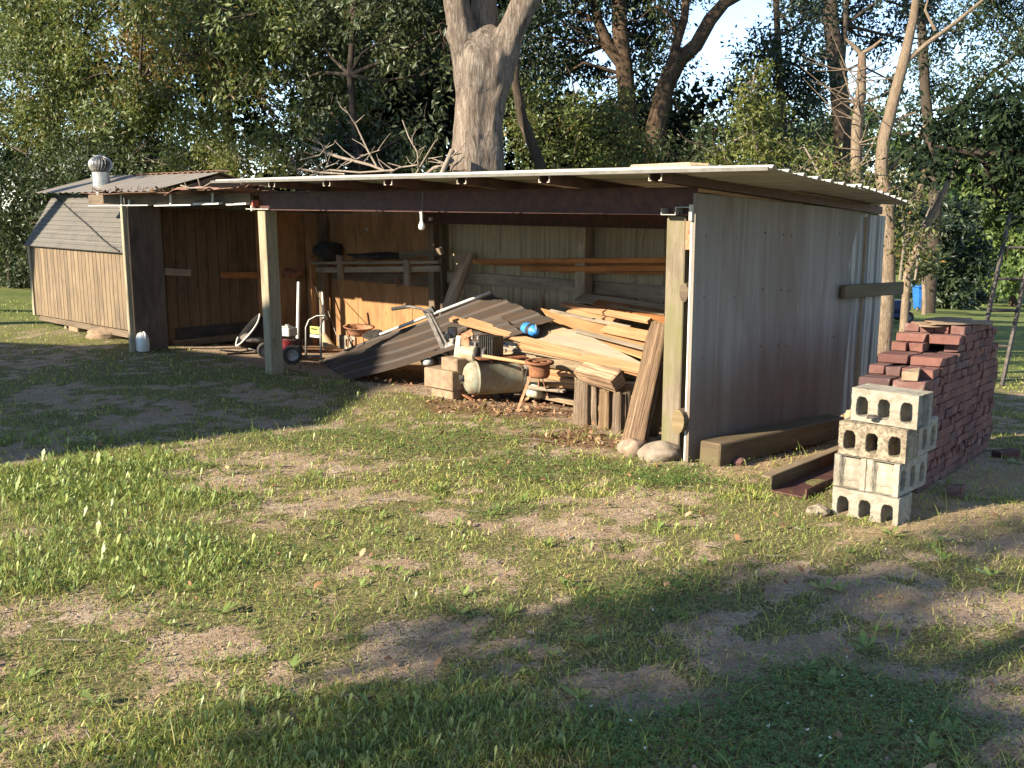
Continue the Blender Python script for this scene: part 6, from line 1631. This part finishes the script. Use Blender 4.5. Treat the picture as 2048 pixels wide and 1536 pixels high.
tree('shrub', 'dark undergrowth bush behind the pile of bleached branches', 'shrub',
     cl_b([(590, 330, .38), (650, 340, .4), (720, 330, .42), (790, 330, .42), (850, 320, .4), (560, 290, .38), (680, 280, .4), (760, 290, .4), (880, 350, .3), (620, 250, .4)], 4.6, 16.2, .85), 'leaf_mid', 'bark_dark', [([gbase(720, 16.3), AT(720, 400, 16.3), AT(720, 320, 16.2)], [.05, .04, .02])], dens=26, leaf=.10, k=11, gapt=.43)
# --- deep woods behind, one mass
wc_ = []
rw = np.random.default_rng(5)
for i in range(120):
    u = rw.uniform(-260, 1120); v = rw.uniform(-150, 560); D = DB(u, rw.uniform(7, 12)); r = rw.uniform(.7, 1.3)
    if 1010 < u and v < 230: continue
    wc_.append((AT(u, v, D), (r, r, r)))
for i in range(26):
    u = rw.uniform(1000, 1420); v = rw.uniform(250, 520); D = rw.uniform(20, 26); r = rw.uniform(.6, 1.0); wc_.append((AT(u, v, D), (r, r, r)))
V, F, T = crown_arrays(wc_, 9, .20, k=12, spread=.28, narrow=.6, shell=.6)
tag(raw_mesh('woods', V, F, 'leaf_deep_shade', T), 'dark mass of woods closing the view behind the sheds', 'woods', kind='stuff')
# --- big pale trunk behind the roof
D = 13.8
big = thing('old_tree', 'huge pale forked trunk rising behind the middle of the lean-to roof', 'tree', gbase(955, D))
def bigtrunk():
    m = MB()
    P, Rr = trunk_px([(955, 420), (956, 330), (958, 250), (964, 190), (968, 150), (973, 115), (976, 85), (978, 62), (979, 50)], D, (112, 102, 94, 98, 112, 112, 86, 50, 20)); m.tube(P, Rr, 40, 0, True, True, .07, 5)
    P, Rr = trunk_px([(958, 330), (953, 250), (946, 180), (936, 120), (922, 60), (912, 0), (900, -120)], D-.05, (20, 44, 66, 62, 54, 50, 44), False); m.tube(P, Rr, 28, 0, True, True, .07, 4)
    P, Rr = trunk_px([(966, 330), (974, 250), (986, 180), (1002, 120), (1025, 60), (1052, 0), (1090, -120)], D-.08, (20, 44, 66, 62, 57, 52, 44), False); m.tube(P, Rr, 28, 0, True, True, .07, 4)
    P, Rr = trunk_px([(970, 240), (972, 150), (968, 60), (968, 0), (972, -120)], D+.18, (30, 60, 52, 46, 40), False); m.tube(P, Rr, 24, 0, True, True, .07, 4)
    P, Rr = trunk_px([(925, 100), (903, 70), (898, 58)], D-.15, (34, 26, 14), False); m.tube(P, Rr, 12, 0, True, True, .15, 3)
    from mathutils import noise as mn
    for i, p in enumerate(m.v):
        q = Vector((p[0]*7, p[1]*7, p[2]*1.1)); k = .022*mn.noise(q)+.012*mn.noise(Vector((p[0]*22, p[1]*22, p[2]*4)))
        c = AT(960, 768-2048*math.tan(math.atan2(p[2]-CAMH, D)+PITCH) if False else 300, D); d = np.array([p[0]-big.location[0], p[1]-big.location[1], 0]); d = d/(np.linalg.norm(d)+1e-6)
        m.v[i] = tuple(np.array(p)+d*k*1.3)
    return m
bo = bigtrunk().build('trunk', 'bark_pale', big)
rm = bo.modifiers.new('Join', 'REMESH'); rm.mode = 'VOXEL'; rm.voxel_size = .022; rm.use_smooth_shade = True
smo = bo.modifiers.new('Soft', 'SMOOTH'); smo.factor = .5; smo.iterations = 9
for nm_, sz_, st_ in (('bark_big', .5, .05),):
    tx = bpy.data.textures.new(nm_, 'CLOUDS'); tx.noise_scale = sz_; tx.noise_depth = 4
    ds = bo.modifiers.new(nm_, 'DISPLACE'); ds.texture = tx; ds.texture_coords = 'LOCAL'; ds.strength = st_; ds.mid_level = .5
V, F, T = crown_arrays(cl_px([(820, -220, 1.2), (1000, -260, 1.4), (1150, -200, 1.2), (1000, -420, 1.5), (900, -350, 1.3), (1110, -380, 1.3)], D, dj=1.2), 16, .09); o = raw_mesh('crown', V, F, 'leaf_mid', T, loc=np.array(big.location)); o.parent = big; o.location = (0, 0, 0)
part('dead_twig', 'bark_dark', big, lambda m: (m.tube([AT(905, 60, D-.1), AT(885, 45, D-.2), AT(870, 52, D-.2)], [.012, .008, .004], 5), m.tube([AT(915, 95, D-.1), AT(880, 85, D-.2), AT(862, 108, D-.3)], [.012, .008, .004], 5)))
tree('leaning_sapling', 'thin dark sapling hugging the right side of the huge pale trunk', 'tree', None, 'leaf_mid', 'bark_dark', [trunk_px([(1080, 330), (1045, 240), (1030, 160), (1034, 80)], 14.6, (22, 20, 16, 12))])
tree('leaning_sapling', 'slender dark stem close by the left side of the huge pale trunk', 'tree', None, 'leaf_mid', 'bark_dark', [trunk_px([(905, 320), (915, 250), (918, 180)], 14.6, (10, 9, 8))])
# --- middle trees
tree('forked_tree', 'dark forked brown trunk against the blue sky right of the huge pale trunk', 'tree',
     cl_px([(1080, 30, .75), (1130, 90, .55), (1060, 130, .6), (1170, 20, .7), (1290, 30, .65), (1300, 120, .45), (1230, -60, .9), (1100, -80, .9), (1320, -40, .8), (1090, 220, .5), (1270, 180, .3), (1180, 70, .4), (1050, 80, .6), (1110, 160, .5), (1150, 130, .4), (1200, 150, .3), (1290, 80, .5), (1170, -30, .7), (1060, 190, .5), (1300, 170, .35), (1250, -10, .6)], 18.5), 'leaf_dark', 'bark_brown',
     [trunk_px([(1262, 330), (1256, 230), (1250, 150), (1240, 60), (1236, -60)], 18, (38, 36, 34, 30, 26)), trunk_px([(1248, 130), (1215, 90), (1195, 40), (1180, -60)], 18, (30, 26, 20, 16), False)], dens=22, leaf=.095, gapt=.40)
tree('forked_tree', 'leaning reddish-brown tree spreading into a wide fork before open sky', 'tree',
     cl_px([(1330, 60, .35), (1340, 160, .35), (1400, -60, .7), (1500, -90, .8), (1330, 210, .3), (1370, 120, .25), (1310, 10, .35)], 17.5), 'leaf_mid', 'bark_brown',
     [trunk_px([(1300, 360), (1312, 250), (1332, 170), (1352, 125)], 17.2, (42, 38, 36, 38)), trunk_px([(1352, 125), (1392, 90), (1420, 40), (1450, 5), (1500, -20)], 17.2, (32, 28, 26, 22, 16), False), trunk_px([(1345, 140), (1352, 90), (1368, 40), (1380, -60)], 17.2, (24, 19, 16, 12), False)], dens=16, leaf=.08)
tree('shrub', 'dense olive bush behind the roof right of the huge pale trunk', 'shrub',
     cl_px([(1050, 260, .42), (1110, 290, .45), (1170, 240, .45), (1230, 290, .45), (1280, 300, .4), (1150, 190, .35), (1220, 220, .4), (1080, 320, .38), (1160, 330, .4), (1240, 340, .38), (1310, 330, .3), (1060, 200, .4)], 15.8, .85), 'leaf_olive', 'bark_dark', [([gbase(1160, 16), AT(1160, 400, 16), AT(1160, 260, 15.9)], [.06, .05, .02])], dens=36, leaf=.07)
tree('shrub', 'low leafy shrub behind the tan slab on the roof', 'shrub', cl_px([(1400, 290, .35), (1340, 300, .3), (1460, 310, .35), (1430, 260, .3), (1380, 330, .3)], 15.0, .85), 'leaf_mid', 'bark_dark', [([gbase(1400, 15), AT(1400, 400, 15), AT(1400, 290, 15)], [.05, .04, .02])], dens=32, leaf=.07)
# --- right-hand trees
tree('evergreen_tree', 'dark glossy evergreen tree rising right of the strip of blue sky', 'tree',
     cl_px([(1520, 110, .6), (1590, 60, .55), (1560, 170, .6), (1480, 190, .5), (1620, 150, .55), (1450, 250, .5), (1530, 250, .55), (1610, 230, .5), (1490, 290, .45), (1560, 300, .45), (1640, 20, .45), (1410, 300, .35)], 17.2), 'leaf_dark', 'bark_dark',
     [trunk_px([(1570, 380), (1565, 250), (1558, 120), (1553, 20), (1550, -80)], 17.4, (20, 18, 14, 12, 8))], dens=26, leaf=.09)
tree('shrub', 'narrow sunlit yellow-green shrub in front of the dark evergreen', 'shrub',
     cl_px([(1510, 150, .22), (1500, 190, .28), (1530, 220, .28), (1510, 260, .3), (1540, 290, .3), (1480, 300, .28), (1520, 310, .3), (1500, 230, .26), (1560, 320, .22), (1450, 320, .18), (1430, 310, .14)], 13.6, .95), 'leaf_bright', 'dead_branch', [([gbase(1510, 13.8), AT(1510, 400, 13.8), AT(1515, 260, 13.7), AT(1505, 160, 13.7)], [.04, .035, .02, .01])], dens=34, leaf=.075, limb_r=.015)
tree('tall_tree', 'straight dark trunk with lacy crown behind the bleached snags', 'tree',
     cl_px([(1600, 10, .6), (1700, 40, .5), (1760, 80, .45), (1740, -30, .7), (1600, -60, .8), (1830, 20, .6), (1880, 80, .5), (1640, 110, .35), (1780, 160, .35), (1850, -60, .8)], 20), 'leaf_dark', 'bark_dark',
     [trunk_px([(1688, 380), (1684, 260), (1676, 150), (1664, 60), (1655, -60)], 19.5, (36, 36, 34, 30, 28)), trunk_px([(1684, 120), (1690, 50), (1695, -40)], 19.5, (14, 12, 10), False)], dens=20, leaf=.095)
tree('tall_tree', 'spreading tree with thin lacy leaves filling the top right corner', 'tree',
     cl_px([(1930, 60, .55), (2000, 20, .6), (2040, 100, .55), (1950, 150, .45), (1880, 170, .4), (2050, 180, .5), (1990, 230, .4), (1900, 240, .35), (1830, 220, .3), (2100, 60, .7), (1960, -50, .7), (2080, -60, .7), (1850, 120, .35)], 18, .8, .5, 40), 'leaf_mid', 'bark_dark',
     [trunk_px([(1870, 420), (1862, 300), (1850, 180), (1845, 80), (1835, -60)], 40, (24, 22, 20, 18, 12)), trunk_px([(1862, 290), (1920, 210), (1990, 140), (2060, 90)], 40, (12, 10, 8, 5), False)], dens=8.5, leaf=.17, spread=.32, limb_r=.06)
tree('tall_tree', 'dense dim tree filling the gap between the evergreen and the bleached snags', 'tree',
     cl_px([(1600, 300, .6), (1660, 260, .6), (1720, 300, .6), (1650, 350, .6), (1740, 370, .55), (1790, 320, .5), (1700, 200, .5), (1620, 210, .5), (1580, 370, .6), (1800, 400, .5), (1830, 360, .45), (1760, 240, .4), (1690, 400, .6), (1850, 440, .5), (1790, 180, .35)], 26), 'leaf_dark', 'bark_dark',
     [trunk_px([(1640, 430), (1645, 330), (1650, 240)], 26.5, (22, 18, 10))], dens=13, leaf=.13, spread=.22, gapt=.42)
tree('bleached_tree', 'pale bleached half-dead tree with vines behind the metal end of the shed', 'tree', None, 'leaf_vine', 'bark_dead',
     [trunk_px([(1772, 560), (1776, 470), (1772, 400), (1762, 340), (1768, 280), (1785, 210), (1808, 120), (1826, 40), (1840, -60)], 12.6, (36, 32, 30, 26, 24, 22, 20, 16, 12)),
      trunk_px([(1805, 130), (1850, 90), (1905, 50), (1960, 5), (2000, -30)], 12.6, (11, 9, 8, 6, 4), False), trunk_px([(1765, 380), (1790, 320), (1830, 290), (1850, 250)], 12.7, (20, 16, 12, 8), False), trunk_px([(1830, 400), (1845, 350), (1838, 300)], 12.9, (22, 18, 14), False), trunk_px([(1870, 60), (1850, 20), (1858, -10)], 12.6, (7, 5, 3), False), trunk_px([(1772, 270), (1790, 240), (1830, 225), (1845, 235)], 12.6, (9, 6, 4, 2), False)])
snagp = [trunk_px([(1716, 420), (1712, 330), (1714, 250), (1722, 180), (1724, 105)], 13.4, (26, 22, 22, 20, 15)), trunk_px([(1724, 110), (1705, 90), (1692, 78)], 13.4, (10, 8, 5), False), trunk_px([(1724, 108), (1745, 95), (1765, 78)], 13.4, (10, 7, 4), False)]
for i in range(44):
    v = random.uniform(120, 390)**1.0; s = random.choice((-1, 1)); l = random.uniform(15, 120); dv = random.uniform(-110, 50)
    snagp.append(trunk_px([(1718, v), (1718+s*l*.5, v+dv*.4+random.uniform(-8, 8)), (1718+s*l, v+dv)], 13.4+random.uniform(-.3, .3), (3.0, 2.0, 1.0), False))
tree('dead_snag', 'thin dead snag with a forked top and bare twigs left of the bleached tree', 'tree', None, 'leaf_mid', 'bark_dead', snagp)
tree('leaning_pole', 'pale bare trunk leaning to the right beyond the brace board', 'tree', None, 'leaf_mid', 'bark_dead', [trunk_px([(1815, 540), (1850, 460), (1880, 400), (1905, 345), (1915, 320)], 13.2, (15, 14, 13, 10, 6))])
tree('vine_thicket', 'vine leaves and bare stems tangled round the bleached tree by the shed corner', 'vines',
     cl_px([(1800, 430, .16), (1815, 480, .2), (1800, 520, .18), (1835, 450, .18), (1820, 400, .15), (1850, 500, .16), (1760, 395, .14), (1800, 360, .14), (1740, 350, .14), (1690, 350, .16), (1840, 350, .12)], 12.4, 1.0), 'leaf_vine', 'dead_branch', [([AT(1800, 560, 12.5), AT(1810, 470, 12.4), AT(1800, 380, 12.4)], [.02, .015, .008]), ([AT(1830, 560, 12.5), AT(1845, 450, 12.5), AT(1880, 370, 12.5)], [.015, .012, .006])], dens=34, leaf=.06, limb_r=.01)
tree('vine_thicket', 'dim olive leaves and dry twigs along the back of the roof edge', 'vines', cl_px([(1600, 340, .14), (1640, 350, .16), (1680, 360, .16), (1720, 385, .14), (1590, 300, .2), (1655, 320, .2), (1700, 420, .14), (1740, 420, .12)], 12.8, .9), 'leaf_olive', 'dead_branch', [([gbase(1650, 13), AT(1650, 420, 13), AT(1640, 350, 12.9)], [.025, .02, .01])], dens=30, leaf=.065, limb_r=.012)
D = 9.6
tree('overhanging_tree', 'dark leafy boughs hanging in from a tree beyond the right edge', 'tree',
     cl_px([(1880, 260, .26), (1950, 290, .34), (2010, 260, .36), (2040, 330, .4), (1960, 350, .3), (1880, 330, .24), (1830, 300, .2), (2080, 240, .4), (1920, 220, .22), (2060, 400, .28), (1990, 200, .26), (1800, 270, .14), (2090, 330, .4)], D, .5), 'leaf_painted_shade', 'bark_dark', [([np.array([7.2, 10.2, -.6]), np.array([7.1, 10.1, 1.5]), np.array([6.9, 10.0, 3.2]), np.array([6.6, 9.9, 5.0])], [.16, .14, .12, .08]), ([np.array([7.1, 10.1, 2.6]), AT(2040, 300, D), AT(1960, 310, D), AT(1860, 290, D)], [.06, .045, .03, .012])], dens=44, leaf=.085, limb_r=.015)
# --- far lawn growth
tree('lawn_tree', 'dark round-topped young tree on the far lawn right of the blue bin', 'tree', cl_px([(1880, 470, 1.3), (1930, 500, 1.2), (1850, 520, 1.1), (1900, 430, 1.2), (1940, 550, 1.0), (1870, 560, 1.1), (1910, 585, .8)], 47, .9, 1), 'leaf_dark', 'bark_dark', [([gbase(1900, 47), AT(1900, 540, 47), AT(1900, 450, 47)], [.2, .15, .06]), ([gbase(1885, 47), AT(1880, 560, 47), AT(1860, 500, 47)], [.12, .1, .04])], dens=7, leaf=.30, spread=.35)
tree('lawn_bush', 'low dark bush at the foot of the young lawn tree', 'shrub', cl_px([(1945, 590, .55), (1960, 600, .45), (1925, 600, .45)], 50, .9, .3), 'leaf_dark', 'bark_dark', [([gbase(1945, 50), AT(1945, 590, 50)], [.06, .03])], dens=12, leaf=.22, spread=.25)
tree('sapling', 'thin pale trunk standing in front of the blue bin', 'tree', cl_px([(1840, 540, .5), (1850, 510, .45), (1830, 520, .4)], 38, .9, .3), 'leaf_mid', 'bark_dead', [trunk_px([(1849, 612), (1848, 570), (1846, 530)], 38, (9, 8, 6))], dens=14, leaf=.2, spread=.25)
labs = ['dull green tree far behind the roof, left of the dead snag', 'dull green tree far behind the roof edge, under the bleached tree', 'bright green tree at the end of the far field, leftmost', 'tall bright tree behind the young lawn tree', 'broad bright green tree at the right edge of the far field', 'low bright tree under the overhanging dark boughs', 'hazy green tree deep behind the leaning pale trunk', 'pale green tree farthest behind the far field']
for i, (u, v, D, s) in enumerate(((1590, 390, 60, 2.6), (1700, 370, 64, 2.8), (1860, 440, 75, 2.6), (1930, 400, 70, 2.4), (2030, 440, 58, 2.6), (1975, 470, 62, 2.2), (1790, 500, 90, 3.0), (1900, 500, 100, 3.2))):
    b = gbase(u, D); c = AT(u, v, D); cl = ellip_clumps(c, (s*1.2, s, max(1.5, (c[2]-b[2])*.75)), 16, s*.45, s*.7, 50+i, .8)
    tree('field_tree', labs[i], 'tree', cl, 'leaf_far', 'bark_brown', [([b, (b+c)/2, c], [.3, .22, .1])], dens=2.6, leaf=.42, group='trees beyond the far field', spread=.5, limb_r=.06)
fw = []
for i in range(70):
    u = rw.uniform(1380, 2500); D = rw.uniform(95, 130); b = gbase(u, D); r = rw.uniform(2, 3.6); fw.append((b+Z3*rw.uniform(.5, 6.0), (r, r, r)))
V, F, T = crown_arrays(fw, 1.0, .8, k=10, spread=.9, narrow=.6, shell=.6); tag(raw_mesh('distant_woods', V, F, 'leaf_far', T), 'far band of green woods closing the field on the right', 'woods', kind='stuff')
# --- bleached branch pile behind the roof
D = 12.6
brs = [([(575, 345), (600, 338), (640, 345), (690, 348)], 7, 4), ([(625, 296), (680, 315), (740, 330), (795, 352)], 8, 5), ([(650, 300), (655, 330), (640, 352)], 4, 3), ([(690, 215), (712, 250), (735, 300), (760, 345)], 3, 5), ([(805, 240), (818, 275), (835, 305), (838, 350)], 3, 4), ([(850, 350), (870, 335), (895, 330), (905, 320)], 6, 9), ([(905, 300), (885, 345), (878, 352)], 12, 10), ([(600, 350), (585, 335), (572, 332)], 5, 3), ([(690, 330), (730, 310), (760, 300)], 4, 2), ([(830, 352), (860, 300), (872, 280)], 5, 2), ([(620, 352), (660, 340), (720, 345), (790, 340)], 5, 4), ([(770, 350), (800, 335), (835, 330)], 5, 3), ([(600, 320), (640, 310), (660, 285)], 4, 2)]
for i, (pts, w0, w1) in enumerate(brs[:]):
    pass
m = MB()
for pts, w0, w1 in brs:
    k = len(pts); m.tube([PB(u, v, 3.1+.12*math.sin(u)) for u, v in pts], [(w0+(w1-w0)*j/(k-1))/2*13/FPX for j in range(k)], 7, 0, True, True, .12)
    for _ in range(3):
        j = random.randrange(k-1); u, v = pts[j]; u2, v2 = pts[j+1]; t = random.random(); a = (u+(u2-u)*t, v+(v2-v)*t); e = (a[0]+random.uniform(-45, 45), a[1]-random.uniform(5, 40))
        m.tube([PB(*a, 3.1), PB((a[0]+e[0])/2+random.uniform(-6, 6), (a[1]+e[1])/2, 3.05), PB(*e, 3.05)], [.009, .007, .004], 5)
# stems reach down behind the shed so nothing hangs in the air
for u in (640, 760, 840, 900): m.tube([gbase(u, DB(u, 3.1)), PB(u, 350, 3.1)], [.03, .02], 6)
tag(m.build('brush_pile', 'dead_branch'), 'heap of bleached fallen branches behind the left half of the roof', 'brush pile')
# --- tall trees behind the camera that throw the dappled shade
def shade_tree(label, x, y, zc, R, n, seed, r0=.5, r1=.9, dens=10, foot=None, gapt=.46):
    b = np.array([*(foot or (x, y)), -.1]); c = np.array([x, y, zc]); cl = ellip_clumps(c, R, n, r0, r1, seed)
    tree('shade_tree', label, 'tree', cl, 'leaf_mid', 'bark_brown', [([b, (b*1.2+c*.8)/2, c, c+Z3*R[2]*.6], [.22, .18, .12, .05])], dens=dens, leaf=.11, group='tall trees left of the camera', spread=.2, limb_r=.04, gapt=gapt)
def shade_at(perp, along, zc): 
    return (sd_*along+pp_*perp)[:2]
for lab, perp, al, zc, R, n, sd in (
    ('broad yard tree behind the camera, nearest the farmhouse', 2.25, -9.0, 5.7, (1.7, 1.6, 1.45), 26, 1),
    ('round yard tree behind the camera, middle of the three', -.9, -9.5, 5.9, (1.9, 1.9, 1.6), 34, 2),
    ('yard tree behind the camera, farthest from the farmhouse', -4.6, -9.0, 6.2, (2.0, 2.0, 1.8), 34, 3)):
    x, y = shade_at(perp, al, zc); shade_tree(lab, x, y, zc, R, n, sd, .32 if sd == 1 else .5, .62 if sd == 1 else .9, 13 if sd == 1 else 10, None, .44)
for lab, x, y, zc, R, n, sd in (  # unseen trees added to cast shade on the left foliage
    ('slim tree between the farmhouse and the barn shed', *((-4.0*sd_+15.4*pp_)[:2]), 7.6, (1.5, 1.6, 1.6), 20, 11),
    ('bushy unseen tree added for shade left of the barn shed, outside the picture', -12.6, 14.6, 7.6, (1.7, 1.9, 1.7), 22, 12)):
    shade_tree(lab, x, y, zc, R, n, sd, .45, .8, 12, tuple((-4.0*sd_+17.6*pp_)[:2]) if sd == 11 else None, .40)
# ================================================================== LIGHT, SKY, CAMERA
EL = R_(25.6); AZ = R_(32)
to_sun = np.array([-math.cos(AZ)*math.cos(EL), -math.sin(AZ)*math.cos(EL), math.sin(EL)])
sun = bpy.data.lights.new('sun', 'SUN'); sun.energy = 4.7; sun.angle = R_(.55); sun.color = (1.0, .90, .73)
so = bpy.data.objects.new('sun', sun); COL.objects.link(so); so.rotation_euler = Vector(-to_sun).to_track_quat('-Z', 'Y').to_euler(); so.location = tuple(to_sun*60)
w = bpy.data.worlds.new('World'); SC.world = w; w.use_nodes = True; nt = w.node_tree
bg = nt.nodes['Background']; sk = nt.nodes.new('ShaderNodeTexSky'); sk.sky_type = 'NISHITA'; sk.sun_disc = False
sk.sun_elevation = EL; sk.sun_rotation = math.atan2(to_sun[0], to_sun[1]); sk.air_density = 1.0; sk.dust_density = .05; sk.ozone_density = 2.5
sk.altitude = 2200
hs = nt.nodes.new('ShaderNodeHueSaturation'); hs.inputs['Saturation'].default_value = 0.92
nt.links.new(sk.outputs[0], hs.inputs['Color']); nt.links.new(hs.outputs[0], bg.inputs['Color']); bg.inputs['Strength'].default_value = .10
cam = bpy.data.cameras.new('camera'); cam.sensor_width = 36; cam.lens = 36*FPX/2048; cam.clip_start = .05; cam.clip_end = 3000
co = bpy.data.objects.new('camera', cam); COL.objects.link(co); co.location = tuple(CAM); co.rotation_euler = (math.pi/2-PITCH, 0, 0); SC.camera = co
SC.view_settings.view_transform = 'Standard'; SC.view_settings.look = 'None'; SC.view_settings.exposure = 1.8; SC.view_settings.gamma = 1
SC.render.engine = 'CYCLES'
SC.cycles.max_bounces = 6; SC.cycles.transparent_max_bounces = 8; SC.cycles.use_denoising = True
try: SC.cycles.denoiser = 'OPENIMAGEDENOISE'
except Exception: pass
